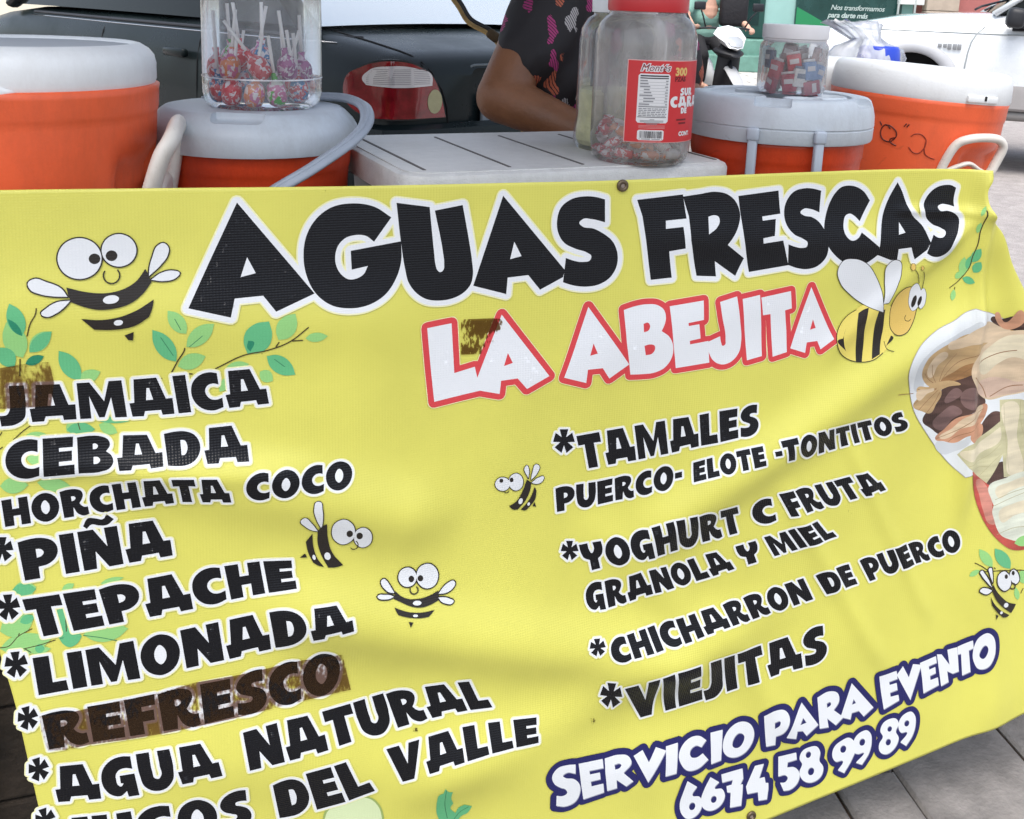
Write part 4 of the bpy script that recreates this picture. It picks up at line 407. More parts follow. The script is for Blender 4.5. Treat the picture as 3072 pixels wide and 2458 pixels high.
def inside(P,c):
    c=np.array([(p.x,p.y) for p in c]); d=np.roll(c,-1,0); r=np.zeros(len(P),bool)
    m=(P[:,0]>=c[:,0].min())&(P[:,0]<=c[:,0].max())&(P[:,1]>=c[:,1].min())&(P[:,1]<=c[:,1].max()); Q=P[m]
    if len(Q)==0: return r
    y=Q[:,1:2]; x=Q[:,0:1]; cond=(c[:,1]>y)!=(d[:,1]>y); dy=np.where(d[:,1]==c[:,1],1e-12,d[:,1]-c[:,1])
    r[m]=((cond&(x<(d[:,0]-c[:,0])*(y-c[:,1])/dy+c[:,0])).sum(1)%2).astype(bool); return r
def near(P,c,g,closed=True):
    A=np.array([(p.x,p.y) for p in c]); B=np.roll(A,-1,0)
    if not closed: A,B=A[:-1],B[:-1]
    r=np.zeros(len(P),bool); m=(P[:,0]>=A[:,0].min()-g)&(P[:,0]<=A[:,0].max()+g)&(P[:,1]>=A[:,1].min()-g)&(P[:,1]<=A[:,1].max()+g); Q=P[m]
    if len(Q)==0: return r
    D=B-A; L=(D**2).sum(1)+1e-15; t=np.clip(((Q[:,None,:]-A)*D).sum(2)/L,0,1); e=Q[:,None,:]-A-t[:,:,None]*D
    r[m]=((e**2).sum(2).min(1)<g*g); return r
def tri_union(layers,step):
    """layers bottom to top; an item is ('poly',outer,holes) / ('grow',outer,g) / ('line',points,g).
    One conforming triangulation; each triangle carries its topmost layer."""
    V=[];E=[]
    def ring(c,closed=True):
        s=len(V); V.extend(c); n=len(c); E.extend((s+i,s+(i+1)%n) for i in range(n if closed else n-1))
    for items in layers:
        for it in items:
            if it[0]=='poly':
                ring(it[1]); [ring(h) for h in it[2]]
            else:
                for q in capsules(thin(it[1]),it[2],it[0]=='grow'): ring(q)
    x0=min(v.x for v in V);x1=max(v.x for v in V);y0=min(v.y for v in V);y1=max(v.y for v in V)
    st=step*(.55 if x1>1.1 else 1)
    nx=int((x1-x0)/st);ny=int((y1-y0)/st)
    for i in range(nx+1):
        for j in range(ny+1): V.append(Vector((x0+st*(i+.37+.05*(j%3)),y0+st*(j+.41))))
    vs,es,fs,ov,oe,of=delaunay_2d_cdt(V,E,[],0,1e-7,False)
    A=np.array([(p.x,p.y) for p in vs]); fs=[f for f in fs if len(f)==3]; C=A[np.array(fs)].mean(1); lev=-np.ones(len(fs),int)
    for li,items in enumerate(layers):
        for it in items:
            if it[0]=='poly':
                m=inside(C,it[1])
                for h in it[2]: m&=~inside(C,h)
            elif it[0]=='grow': m=inside(C,it[1])|near(C,thin(it[1]),it[2]*.998)
            else: m=near(C,thin(it[1]),it[2]*.998,False)
            lev[m]=li
    return A,[(f,l) for f,l in zip(fs,lev) if l>=0]
def capsules(c,g,closed=True):
    o=[]; N=len(c)
    for i in range(N if closed else N-1):
        a=c[i]; b=c[(i+1)%N]; d=b-a
        if d.length<1e-7: continue
        d=d.normalized(); n=Vector((-d.y,d.x)); q=[]
        for k in range(7):
            t=math.pi*(.5-k/6); q.append(b+(d*math.cos(t)+n*math.sin(t))*g)
        for k in range(7):
            t=math.pi*(-.5-k/6); q.append(a+(d*math.cos(t)+n*math.sin(t))*g)
        o.append(q)
    return o
def thin(c,tol=.00045):
    o=[c[0]]
    for p in c[1:]:
        if (p-o[-1]).length>tol*4: o.append(p)
    return o
class Print:
    def __init__(s): s.bm=bmesh.new(); s.uv=s.bm.loops.layers.uv.new('UVMap'); s.mats=[]; s.mid={}; s.nor=[]
    def add(s,layers,off,step=.0062):
        """layers: [(material key, items)] bottom to top"""
        A,T=tri_union([g for _,g in layers],step)
        for m,_ in layers:
            if m not in s.mid: s.mid[m]=len(s.mats); s.mats.append(PM[m])
        used=sorted({i for t,_ in T for i in t}); bv={}; U=A[used]; P3=surf_np(U,off*1e-3); h=.0008
        a=surf_np(U+(h,0))-surf_np(U-(h,0)); b=surf_np(U+(0,h))-surf_np(U-(0,h)); N=np.cross(b,a); N/=np.linalg.norm(N,axis=1)[:,None]; N*=np.where(N@np.array(EN)>0,1,-1)[:,None]
        for i,p,n in zip(used,P3.tolist(),N.tolist()): bv[i]=s.bm.verts.new(p); s.nor.append(n)
        for t,li in T:
            (ax,ay),(bx,by),(cx,cy)=A[t[0]],A[t[1]],A[t[2]]; ar=(bx-ax)*(cy-ay)-(cx-ax)*(by-ay)
            if abs(ar)<2e-11: continue
            t=t if ar<0 else t[::-1]      # v runs down, so flip to face the viewer
            try: f=s.bm.faces.new([bv[i] for i in t])
            except ValueError: continue
            f.material_index=s.mid[layers[li][0]]; f.smooth=True
            for lp,i in zip(f.loops,t): lp[s.uv].uv=A[i]
    def obj(s,name,parent,label=None):
        me=bpy.data.meshes.new(name); s.bm.normal_update(); s.bm.to_mesh(me); s.bm.free()
        for m in s.mats: me.materials.append(m)
        me.normals_split_custom_set_from_vertices(s.nor)
        o=bpy.data.objects.new(name,me); COL.objects.link(o); o.parent=parent
        if label: o['label']=label
        return o
def shape(s):
    c=[contour(q) for q in s.split('|')]; return ('poly',c[0],c[1:])
def grown(sh,g): return [('grow',o,g) for _,o,h in sh]
def lettering(par,shapes,label,fill,outline,g,soft=None,name='lettering'):
    p=Print(); sh=[shape(q) if isinstance(q,str) else q for q in shapes]
    p.add([(m2,grown(sh,g2)) for m2,g2 in (soft or [])]+[(outline,grown(sh,g))]+([('grey',[('poly',[q+Vector((.0007,.0013)) for q in o],[[q+Vector((.0007,.0013)) for q in h] for h in hs]) for _,o,hs in sh])] if outline=='navy' else [])+[(fill,sh)],1.0)
    return p.obj(name,par,label)
def picture(par,L,name,label,off):
    lays=[]
    for m,k,g,lev,shs in L:
        if k=='F':
            sh=[shape(s) for s in shs]; lays.append((m,grown(sh,g*1e-3)+sh if g else sh))
        else: lays.append((m,[('line',curve(s),g*1e-3) for s in shs]))
    p=Print(); p.add(lays,off); return p.obj(name,par,label)
# --- menu typeface: heavy poster capitals, cap height 100
GL={'A':(100,"17,100 69,100 85,42 100,42 100,0 73,0 71,13 35,13 31,0 6,0 2,36 13,37|44,74 50,74 56,42 40,42"),
'B':(76,"0,97 28,100~ 50,98~ 66,88~ 70,73~ 61,55 72,44~ 76,28~ 68,10~ 48,1~ 2,1|33,77 40,77~ 44,70~ 40,63~ 33,62|34,42 43,41~ 48,33~ 43,25~ 34,24"),
'C':(70,"66,97 50,101~ 28,97~ 8,80~ 0,52~ 6,24~ 24,4~ 46,-2~ 69,4 70,30 55,26~ 42,30~ 34,42~ 33,55~ 40,66~ 54,70~ 66,66"),
'D':(78,"0,98 22,101~ 45,99~ 66,86~ 77,60~ 76,34~ 64,12~ 44,0~ 22,-1~ 4,1|35,73 44,71~ 49,58~ 48,40~ 42,29~ 35,28"),
'E':(66,"0,100 64,100 63,72 34,72 34,63 61,63 61,38 34,38 34,28 66,28 66,0 2,0"),
'F':(62,"0,100 62,100 61,72 33,72 33,60 57,60 57,33 33,33 34,0 4,0"),
'G':(80,"73,97 52,101~ 28,97~ 8,80~ 0,50~ 5,24~ 20,5~ 38,1~ 53,12 55,-3 79,-3 76,54 42,54 42,34 48,33 42,26~ 36,30~ 33,45~ 34,58~ 42,68~ 56,71~ 73,66"),
'H':(80,"0,100 30,100 30,62 50,62 50,100 78,100 80,0 52,0 52,36 31,36 31,0 3,0"),
'I':(32,"0,100 30,100 32,0 3,0"),
'J':(54,"20,100 52,100 54,40~ 50,12~ 32,-3~ 2,-6 -2,22 14,24~ 20,36~ 21,60~"),
'L':(62,"0,100 32,100 33,28 60,28 62,0 2,0"),
'M':(104,"0,100 28,100 57,46 71,100 100,100 104,0 78,0 73,55 55,2 43,2 25,62 26,0 2,0"),
'N':(86,"0,100 33,100 58,52 56,100 84,100 86,0 56,0 32,44 30,0 3,0"),
'O':(84,"42,102~ 16,91~ 1,62~ 2,35~ 16,9~ 42,-3~ 68,9~ 82,36~ 83,62~ 68,91~|42,75~ 33,66~ 29,50~ 33,33~ 42,25~ 51,33~ 55,50~ 51,66~"),
'P':(78,"0,97 25,101~ 50,99~ 70,88~ 78,68~ 72,46~ 54,32~ 35,29 35,0 4,0|34,74 44,72~ 49,63~ 44,55~ 34,52"),
'R':(82,"0,97 25,101~ 50,99~ 66,90~ 70,74~ 64,58~ 56,46 62,36~ 70,30~ 80,30 82,2 66,-2~ 48,8~ 36,34 34,0 4,0|33,74 42,73~ 46,66~ 41,59~ 33,57"),
'S':(67,"62,99 45,102~ 25,99~ 8,86~ 3,70~ 10,54~ 26,44~ 36,37~ 34,30~ 22,28~ 3,32 2,2 20,-2~ 42,0~ 60,12~ 67,32~ 60,50~ 46,60~ 36,66~ 37,71~ 46,73~ 61,70"),
'T':(74,"0,100 73,100 74,71 51,72 52,0 21,0 21,71 1,71"),
'U':(80,"0,100 31,100 31,50~ 34,32~ 42,29~ 49,36~ 50,60~ 50,100 80,100 80,50~ 72,16~ 52,-2~ 30,-2~ 9,14~ 1,48~"),
'V':(84,"0,100 32,100 46,46 56,100 84,100 56,0 26,0"),
'Y':(76,"0,100 30,100 31,74~ 38,62~ 46,72~ 47,100 76,100 76,72~ 68,50~ 54,38 54,0 24,0 25,38 8,50~ 1,72~"),
'-':(30,"0,60 30,60 30,36 0,36")}
GL['Ñ']=(GL['N'][0],GL['N'][1]); TILDE="14,112 27,130~ 42,127~ 57,122~ 66,134 80,118 64,106~ 46,108~ 32,113~ 21,104"
def poly_at(P,t):
    L=[(b-a).length for a,b in zip(P,P[1:])]; s=sum(L)*t
    for a,b,l in zip(P,P[1:],L):
        if s<=l or (b-P[-1]).length<1e-9: return a+(b-a)*(s/l)
        s-=l
def word_shapes(t,base,cap):
    pp=lambda s:[Vector((float(q.split(',')[0])*1e-4,float(q.split(',')[1])*1e-4)) for q in s.split()]
    B,K=pp(base),pp(cap); gap=6; tot=sum(GL[c][0] for c in t)+gap*(len(t)-1); x=0; out=[]
    for c in t:
        wd,g=GL[c]
        cs=g.split('|'); extra=[TILDE] if c=='Ñ' else []
        def mp(s):
            P=[];S=[]
            for q in s.split():
                S.append(q.endswith('~')); a,b=map(float,q.rstrip('~').split(',')); tt=(x+a)/tot
                p=poly_at(B,tt); k=poly_at(K,tt); P.append(p+(k-p)*(b/100))
            return smooth_poly(P,S)
        out.append(('poly',mp(cs[0]),[mp(s) for s in cs[1:]]))
        for s in extra: out.append(('poly',mp(s),[]))
        x+=wd+gap
    return out
banner=thing('banner','yellow printed vinyl banner advertising drinks, hung across the front of the stall','banner')
# sheet: Coons patch between the four hem lines
cT,cB,cL,cR=[curve(EDGE[k]) for k in('top','bottom','left','right')]
NU,NV=380,240
Tn=[poly_at(cT,i/NU) for i in range(NU+1)];Bn=[poly_at(cB,i/NU) for i in range(NU+1)];Ln=[poly_at(cL,j/NV) for j in range(NV+1)];Rn=[poly_at(cR,j/NV) for j in range(NV+1)]
UV=[]
for j in range(NV+1):
    t=j/NV
    for i in range(NU+1):
        q=i/NU; p=Tn[i]*(1-t)+Bn[i]*t+Ln[j]*(1-q)+Rn[j]*q-(cT[0]*(1-q)*(1-t)+cT[-1]*q*(1-t)+cB[0]*(1-q)*t+cB[-1]*q*t); UV.append((p.x,p.y))
UV=np.array(UV); P3=surf_np(UV); FA=[(j*(NU+1)+i,(j+1)*(NU+1)+i,(j+1)*(NU+1)+i+1,j*(NU+1)+i+1) for j in range(NV) for i in range(NU)]
me=bpy.data.meshes.new('vinyl_sheet'); me.from_pydata(P3.tolist(),[],FA); ul=me.uv_layers.new(name='UVMap')
ul.data.foreach_set('uv',UV[np.array(FA).ravel()].ravel()); me.polygons.foreach_set('use_smooth',[True]*len(FA)); me.materials.append(PM['vinyl'])
sheet=bpy.data.objects.new('vinyl_sheet',me); COL.objects.link(sheet); sheet.parent=banner
sm=sheet.modifiers.new('thickness','SOLIDIFY'); sm.thickness=.0008; sm.offset=-1
for label,L in LEAVES: picture(banner,L,'leaf_print',label,.7)
picture(banner,TAMAL,'food_picture','printed picture of tamales in corn husks on a white plate',.9)
lettering(banner,HEAD,'large black heading AGUAS FRESCAS with white outline','black','white',.0060,[('glow',.0077)])
lettering(banner,NAME,'white heading LA ABEJITA with red outline','white','red',.0071,[('glow',.0079)])
# phone number and service line share one navy cloud
lettering(banner,TEL,'white telephone number 6674 58 99 89 outlined in navy','white','navy',.0077,[('navydark',.0082)])
lettering(banner,SERV,'white lettering SERVICIO PARA EVENTO outlined in navy','white','navy',.0081,[('navydark',.0086)])
for name,parts,star in WORDS:
    sh=[]
    for t,b,c in parts: sh+=word_shapes(t,b,c)
    if star: sh.append(shape(star))
    big=name in('JAMAICA','CEBADA','PIÑA','TEPACHE','LIMONADA','REFRESCO','AGUA NATURAL','JUGOS DEL VALLE')
    g=.0027 if big else .0022
    lettering(banner,sh,'black menu lettering '+name,'black','white',g,[('glow',g*1.5)])
for label,L in BEES+[('winged yellow and black cartoon bee at the right end of the heading',BIGBEE)]: picture(banner,L,'bee_print',label,1.35)
for s,lab in zip(TAPE,('worn brown tape over the word REFRESCO','worn brown tape over the word JAMAICA','worn brown tape between the first two letters of LA ABEJITA')):
    p=Print(); p.add([('worn' if 'first two' in lab else 'tape',[shape(s)])],1.7); p.obj('tape_patch',banner,lab)
p=Print(); p.add([('scuff',[shape(s) for s in SCUFF])],1.5); p.obj('scuff_marks',banner,'small dark scuffs and specks of dirt on the vinyl')
# eyelets
brass=mat('tarnished_brass',(.16,.12,.08),.45,.8,var=(60,.3))
for u,v in GROM:
    bm=bmesh.new(); prof=[(.0027,.0),(.0027,.0011),(.0042,.0022),(.0065,.0017),(.0073,.0005),(.0073,-.001)]
    bm_lathe(bm,prof,24); bm_lathe(bm,[(0,.0003),(.0028,.0003)],24,mi=1)
    fixn(bm); o=mesh_obj('eyelet',bm,[brass,mat('eyelet_hole',(.25,.2,.17),.7)],banner)
    z=Vector(EN); x=Vector(EU); y=z.cross(x); M=Matrix((x,y,z)).transposed().to_4x4(); M.translation=Vector(surf(u,v,.002)); o.matrix_world=M
# ---------------------------------------------------------------- the stall: table, coolers, jars
wood=mat('worn_table_wood',(.12,.085,.055),.7,var=(8,.35)); steel=mat('table_steel',(.22,.21,.20),.45,.6,var=(30,.3))
YAW=math.atan2(EU[1],EU[0])
def at(u,b,z): return Vector((A0[0]+EU[0]*u-.327*b,A0[1]+EU[1]*u+.945*b,z))   # along the banner, behind it
def table(label,u0,u1,b0,b1,z):
    t=thing('table',label,'table',at((u0+u1)/2,(b0+b1)/2,0),YAW); L,W=u1-u0,b1-b0
    bm=bmesh.new(); bm_box(bm,(0,0,z-.015),(L,W,.03),bev=.006); mesh_obj('tabletop',bm,wood,t,smooth=False)
    for sx in(-1,1):
        for sy in(-1,1):
            bm=bmesh.new(); bm_box(bm,(sx*(L/2-.03),sy*(W/2-.03),(z-.03)/2),(.035,.035,z-.03),bev=.004); mesh_obj('leg',bm,steel,t,smooth=False)
    return t
TZ=.70
table('long wooden stall table hidden behind the yellow banner',-.12,1.62,.03,.52,TZ)
table('small wooden table behind the right end of the stall',1.22,1.74,.525,.95,TZ)
bm=bmesh.new(); 
for k in range(5): bm_box(bm,(.01*(k%2),0,.06+k*.125),(.62,.022,.121),bev=.004)
o=mesh_obj('shade_board',bm,mat('under_table_shade',(.032,.024,.018),.85,var=(22,.6),bump=(60,.6)),smooth=False); o.location=at(-.30,.10,0); o.rotation_euler=(0,0,YAW)  # added dark planks stand in for the shade under the table
tag(o,'dark board added for under-table shade at the lower left end of the banner','board')
orange=mat('orange_plastic',(.80,.125,.042),.42,var=(5,.10),bump=(300,.06),grime=(9,.30,(.30,.06,.03))); redor=mat('deep_orange_plastic',(.62,.055,.014),.4,var=(5,.14),bump=(300,.06),grime=(9,.4,(.22,.02,.008)))
whitep=mat('white_plastic',(.76,.78,.785),.38,var=(6,.05),bump=(240,.05),grime=(8,.22,(.40,.37,.33))); greyp=mat('pale_grey_plastic',(.50,.55,.60),.45,var=(8,.12),bump=(220,.06),grime=(10,.30,(.25,.24,.24))); creamp=mat('ivory_plastic',(.70,.66,.60),.4,var=(12,.10),grime=(20,.35,(.3,.26,.2)))
lidtop_shaded=mat('shaded_lid_grey',(.42,.44,.47),.55,var=(7,.10)); dark=mat('black_gap',(.012,.012,.014),.7)  # white lid's top is greyed in colour for the shade under the canopy
def lathe_mod(prof,fn,n=96,mi=0):
    bm=bmesh.new(); rings=[]
    for r,z in prof: rings.append([bm.verts.new(((r+fn(2*math.pi*k/n,z,r))*math.cos(2*math.pi*k/n),(r+fn(2*math.pi*k/n,z,r))*math.sin(2*math.pi*k/n),z)) for k in range(n)])
    for a,b in zip(rings,rings[1:]):
        for k in range(n): bm.faces.new((a[k],a[(k+1)%n],b[(k+1)%n],b[k])).material_index=mi
    bm.faces.new(rings[0][::-1]); bm.faces.new(rings[-1]); return bm
def win(a,c,w,s):  # soft angular window
    d=abs((a-c+math.pi)%(2*math.pi)-math.pi); return max(0,min(1,(w-d)/s))
def sstep(a,b,x): t=max(0,min(1,(x-a)/(b-a))); return t*t*(3-2*t)
def u_handle(par,pts,r,m,name='handle',flat=.7,n=14):
    bm=bmesh.new(); bm_tube(bm,crom(pts,6),r,n,flat=flat); return mesh_obj(name,bm,m,par)
def cooler_body(par,r0,r1,h,zr,ang,m,rec=True):
    """body from z=0 to h with a rolled lip and two handle recesses facing ang and ang+180"""
    prof=[(r0*.93,0),(r0*.99,.008),(r0,.02)]+[(r0+(r1-r0)*t,.02+(h-.042-.02)*t) for t in [k/24 for k in range(1,25)]]+[(r1+.0002,h-.036),(r1+.0012,h-.033),(r1+.0024,h-.028),(r1+.003,h-.010),(r1+.004,h-.003),(r1-.004,h)]
    def fn(a,z,r):
        if not rec: return 0
        k=max(win(a,ang,.42,.07),win(a,ang+math.pi,.42,.07)); q=sstep(h-.055-.02,h-.055-.035,z)*sstep(h-.25,h-.225,z)
        return -.014*k*q
    return mesh_obj('body',lathe_mod(prof,fn),m,par)
# --- large cooler, left edge
c=thing('cooler','large orange cooler with thick white lid at the left edge of the stall','cooler',(-.565,1.160,TZ))
cooler_body(c,.132,.1485,.389,0,R(-1),orange)
bm=bmesh.new(); prof=[(.140,.385),(.1475,.387),(.1495,.392),(.1495,.410),(.1475,.419),(.142,.426),(.133,.4315),(.1285,.4325),(.126,.4315),(.125,.4285)]
bm_lathe(bm,prof,96); bm_lathe(bm,[(0,.4285),(.1255,.4285)],96,mi=1); fixn(bm); lid=auto_smooth(mesh_obj('lid',bm,[whitep,lidtop_shaded],c),50)
bm=bmesh.new(); 
def arcpts(r,a0,a1,z,n=10): return [(r*math.cos(a0+(a1-a0)*k/n),r*math.sin(a0+(a1-a0)*k/n),z) for k in range(n+1)]
bm_tube(bm,arcpts(.1455,R(-92),R(-64),.3885),[.002,.004,.0065,.007,.007,.007,.007,.007,.0065,.004,.002],12); mesh_obj('finger_lip',bm,whitep,lid)
O=Vector((-.565,1.160,TZ))
P=[(-.402,1.085,.935),(-.394,1.090,.975),(-.382,1.094,1.015),(-.376,1.104,1.030),(-.378,1.125,1.037),(-.389,1.165,1.039),(-.400,1.205,1.037),(-.406,1.224,1.028),(-.414,1.226,.985),(-.422,1.222,.935)]
h=u_handle(c,[Vector(p)-O for p in P],.0132,creamp,flat=.72)
bm=bmesh.new(); bm_box(bm,Vector((-.408,1.150,.955))-O,(.024,.150,.050),Matrix.Rotation(R(13),3,'Z'),bev=.008); mesh_obj('handle_base',bm,creamp,c)
bm=bmesh.new(); bm_box(bm,Vector((-.392,1.082,.968))-O,(.004,.004,.008),bev=.001); mesh_obj('handle_screw',bm,dark,c)
# --- cooler with grey lid and bail handle
c=thing('cooler','orange cooler under the lollipop jar, with domed grey lid and swung-down grey bail handle','cooler',(-.343,1.340,TZ))
cooler_body(c,.112,.122,.306,0,0,redor,False)
bm=bmesh.new(); prof=[(.120,.300),(.1335,.299),(.1350,.304),(.1350,.322),(.1325,.328),(.128,.335),(.118,.345),(.113,.3485),(.108,.3495),(.030,.3495),(0,.3495)]
bm_lathe(bm,prof,96); fixn(bm); lid=auto_smooth(mesh_obj('lid',bm,greyp,c),50)
notch=bmesh.new(); bm_box(notch,(.008,-.116,.352),(.064,.044,.026),bev=.006)
def cut(o,cb):
    cm=bpy.data.meshes.new('cut'); cb.normal_update(); cb.to_mesh(cm); cb.free(); co=bpy.data.objects.new('cut',cm); COL.objects.link(co); co.parent=o.parent
    if o.parent: co.matrix_parent_inverse=Matrix.Identity(4)
    md=o.modifiers.new('b','BOOLEAN'); md.object=co; md.operation='DIFFERENCE'; md.solver='EXACT'
    dg=bpy.context.evaluated_depsgraph_get(); dg.update(); me=bpy.data.meshes.new_from_object(o.evaluated_get(dg)); o.modifiers.clear(); old=o.data; o.data=me; me.name=old.name
    bpy.data.objects.remove(co); auto_smooth(o,45)
cut(lid,notch)
L0=Vector((-.343,1.340,TZ))
bail=[(-.43,1.40,1.045),(-.34,1.435,1.052),(-.272,1.419,1.055),(-.232,1.399,1.056),(-.203,1.357,1.052),(-.191,1.314,1.042),(-.191,1.271,1.031),(-.206,1.228,1.016),(-.238,1.182,.994),(-.268,1.158,.976),(-.300,1.142,.955),(-.345,1.142,.930),(-.42,1.165,.920)]
bm=bmesh.new(); pts=crom([Vector(p)-L0 for p in bail],7); bm_tube(bm,pts,.0092,12,flat=.55); bm_tube(bm,[p+Vector((0,-.001,.004)) for p in pts],.0030,8)
mesh_obj('bail_handle',bm,mat('grey_handle_plastic',(.34,.38,.44),.38,var=(20,.12)),c)
# --- ice chest
CY=R(24.7); ch=thing('ice_chest','wide white ice chest with a grooved flat lid in the middle of the stall','ice chest',(-.127,1.171,TZ),CY)
CW,CD=.474,.345
def rrect(w,d,r,x0=0,y0=0,n=6):
    o=[]
    for cx,cy,a0 in((w-r,r,-90),(w-r,d-r,0),(r,d-r,90),(r,r,180)):
        for k in range(n+1): a=R(a0+90*k/n); o.append((x0+cx+r*math.cos(a),y0+cy+r*math.sin(a)))
    return o
def prism(bm,ring,z0,z1,bev=0,mi=0):
    def ins(q): 
        cx=sum(p[0] for p in ring)/len(ring); cy=sum(p[1] for p in ring)/len(ring); w=max(abs(p[0]-cx) for p in ring); d=max(abs(p[1]-cy) for p in ring)
        return [(cx+(p[0]-cx)*(1-q/w),cy+(p[1]-cy)*(1-q/d)) for p in ring]
    secs=[(0,z0)]+([(0,z1-bev),(bev*.3,z1-bev*.3),(bev,z1)] if bev else [(0,z1)])
    return bm_loft(bm,[[(x,y,z) for x,y in ins(q)] for q,z in secs],mi)
bm=bmesh.new(); bm_loft(bm,[[(x,y,z) for x,y in rrect(CW-2*i,CD-2*i,.035,i,i)] for i,z in((.045,0),(.035,.02),(.022,.25),(.022,.262))]); mesh_obj('body',bm,mat('chest_body_plastic',(.05,.055,.065),.45),ch)
bm=bmesh.new(); prism(bm,rrect(CW,CD,.038),.258,.292,.007); bm_loft(bm,[[(x,y,z) for x,y in rrect(CW-.02,CD-.02,.03,.01,.01)] for z in(.2921,.2936)]); lid=auto_smooth(mesh_obj('lid',bm,mat('chest_lid_plastic',(.62,.615,.60),.5,var=(60,.10),bump=(420,.22),grime=(7,.30,(.36,.33,.28))),ch),40)
g=bmesh.new()
for u in(.035,.147,.250,.352,.455): bm_box(g,(u,.163,.2937),(.0042,.272,.0016),bev=.0006)
mesh_obj('groove',g,mat('dark_groove',(.11,.10,.095),.8),lid,smooth=False)  # dark strips laid along the groove lines
for u in(.10,.36):
    bm=bmesh.new(); bm_box(bm,(u,-.003,.262),(.052,.014,.03),bev=.004); mesh_obj('latch',bm,mat('chest_latch',(.55,.55,.53),.5) if u<.2 else bpy.data.materials['chest_latch'],ch)
# --- right cooler with grey lid
c=thing('cooler','orange cooler with a flat grey cup-holder lid and strap latches, right of the ice chest','cooler',(.385,1.506,TZ))
cooler_body(c,.112,.121,.322,0,0,redor,False)
bm=bmesh.new(); prof=[(.118,.318),(.1325,.318),(.1340,.321),(.1345,.3365),(.1335,.3373),(.1335,.3388),(.1348,.3398),(.1340,.354),(.131,.366),(.1275,.3745),(.124,.3775),(.118,.3785),(.104,.3785),(.1015,.3770),(.1010,.3735),(.0985,.3725),(0,.3725)]
bm_lathe(bm,prof,96); 
fixn(bm); lid=auto_smooth(mesh_obj('lid',bm,greyp,c),40)
nb=bmesh.new()
for a in(-108,-38,62,152): bm_box(nb,(.118*math.cos(R(a)),.118*math.sin(R(a)),.376),(.030,.050,.016),Matrix.Rotation(R(a),3,'Z'),bev=.003)
cut(lid,nb)
for a in(-75,-8,45,-150,110):
    bm=bmesh.new(); x,y=.066*math.cos(R(a)),.066*math.sin(R(a))
    bm_lathe(bm,[(.0295,.0),(.0285,.0035),(.0265,.0045),(.0250,.0035),(.0240,.0012),(0,.0010)],36,(x,y,.3725)); fixn(bm); mesh_obj('cup_ring',bm,greyp,lid)
for a in(-117,-80):
    bm=bmesh.new(); M=Matrix.Rotation(R(a),3,'Z'); bm_box(bm,M@Vector((.1375,0,.275)),(.010,.0125,.118),M,bev=.0025); bm_box(bm,M@Vector((.1395,0,.331)),(.009,.017,.018),M,bev=.003); mesh_obj('strap_latch',bm,mat('latch_grey',(.40,.45,.52),.4) if a==-117 else bpy.data.materials['latch_grey'],c)
# --- right orange cooler with white lid
c=thing('cooler','orange cooler with smooth white lid, scribbled writing and white side handle at the right end','cooler',(.693,1.836,TZ))
cooler_body(c,.132,.1455,.362,0,R(-52),orange); c.rotation_euler=(0,R(3.5),0)
bm=bmesh.new(); prof=[(.138,.357),(.1490,.359),(.1510,.364),(.1500,.386),(.1480,.398),(.144,.4055),(.138,.4090),(.135,.4095),(.132,.4085),(.060,.4105),(0,.4115)]
bm_lathe(bm,prof,96); fixn(bm); lid=auto_smooth(mesh_obj('lid',bm,whitep,c),50)
M=Matrix.Rotation(R(-70),3,'Z'); bm=bmesh.new(); bm_box(bm,M@Vector((.1500,0,.368)),(.006,.062,.012),M,bev=.002); mesh_obj('finger_lip',bm,whitep,lid)
bm=bmesh.new(); bm_box(bm,M@Vector((.1535,.004,.370)),(.002,.004,.008),M,bev=.0005); mesh_obj('lid_notch',bm,dark,lid)
O=Vector((.717,1.836,TZ))
hp=[(.716,1.690,.925),(.722,1.690,.955),(.734,1.684,.990),(.752,1.678,1.003),(.780,1.678,1.008),(.803,1.684,1.006),(.814,1.688,.994),(.809,1.690,.970),(.797,1.690,.935)]
u_handle(c,[Vector(p)-O for p in hp],.0085,creamp,flat=.85)
bm=bmesh.new(); bm_tube(bm,crom([Vector(p)-O for p in((.728,1.690,.945),(.745,1.685,.956),(.762,1.684,.962),(.780,1.686,.953),(.795,1.690,.948))],5),.008,10,flat=.5); mesh_obj('handle_base',bm,creamp,c)
marker=mat('dark_red_marker_ink',(.085,.012,.008),.5); faint=mat('faded_marker_ink',(.26,.030,.012),.5)
def ray_out(p,k=.0004):
    v=Vector(p)-Vector((.693,1.836,p[2])); s=.1456-.0043*((1.03-p[2])/.12); v=v.normalized()*(s+k); return Vector((v.x,v.y,p[2]-TZ))
Q=[([(.6181,1.728,1.0038),(.6139,1.732,1.0097),(.6099,1.736,1.0058),(.6084,1.7377,.9956),(.6109,1.7349,.9861),(.6162,1.7297,.9821),(.6217,1.7248,.9838),(.626,1.7212,.9919),(.6253,1.7217,1.0),(.621,1.7253,1.0059),(.6164,1.7295,1.0093),(.6127,1.7331,1.0087)],marker),
([(.6255,1.7216,.9902),(.6207,1.7256,.9878),(.6199,1.7263,.9827),(.6233,1.7233,.9791),(.628,1.7197,.9774)],marker),([(.6361,1.7139,1.0161),(.6333,1.7157,1.0108)],marker),([(.6394,1.7117,1.0156),(.6366,1.7135,1.0104)],marker),
([(.644,1.709,.9958),(.6482,1.7066,1.0004),(.6549,1.7033,1.0019),(.6623,1.7001,.9977),(.6659,1.6987,.99),(.6643,1.6993,.9785),(.6582,1.7018,.9697),(.6498,1.7058,.9704),(.6437,1.7092,.9779)],faint),([(.6656,1.6988,.9932),(.665,1.6991,.9785),(.6681,1.6979,.969),(.6757,1.6954,.9648),(.6832,1.6934,.963)],faint),([(.6063,1.74,1.0134),(.6086,1.7374,1.0072)],marker)]
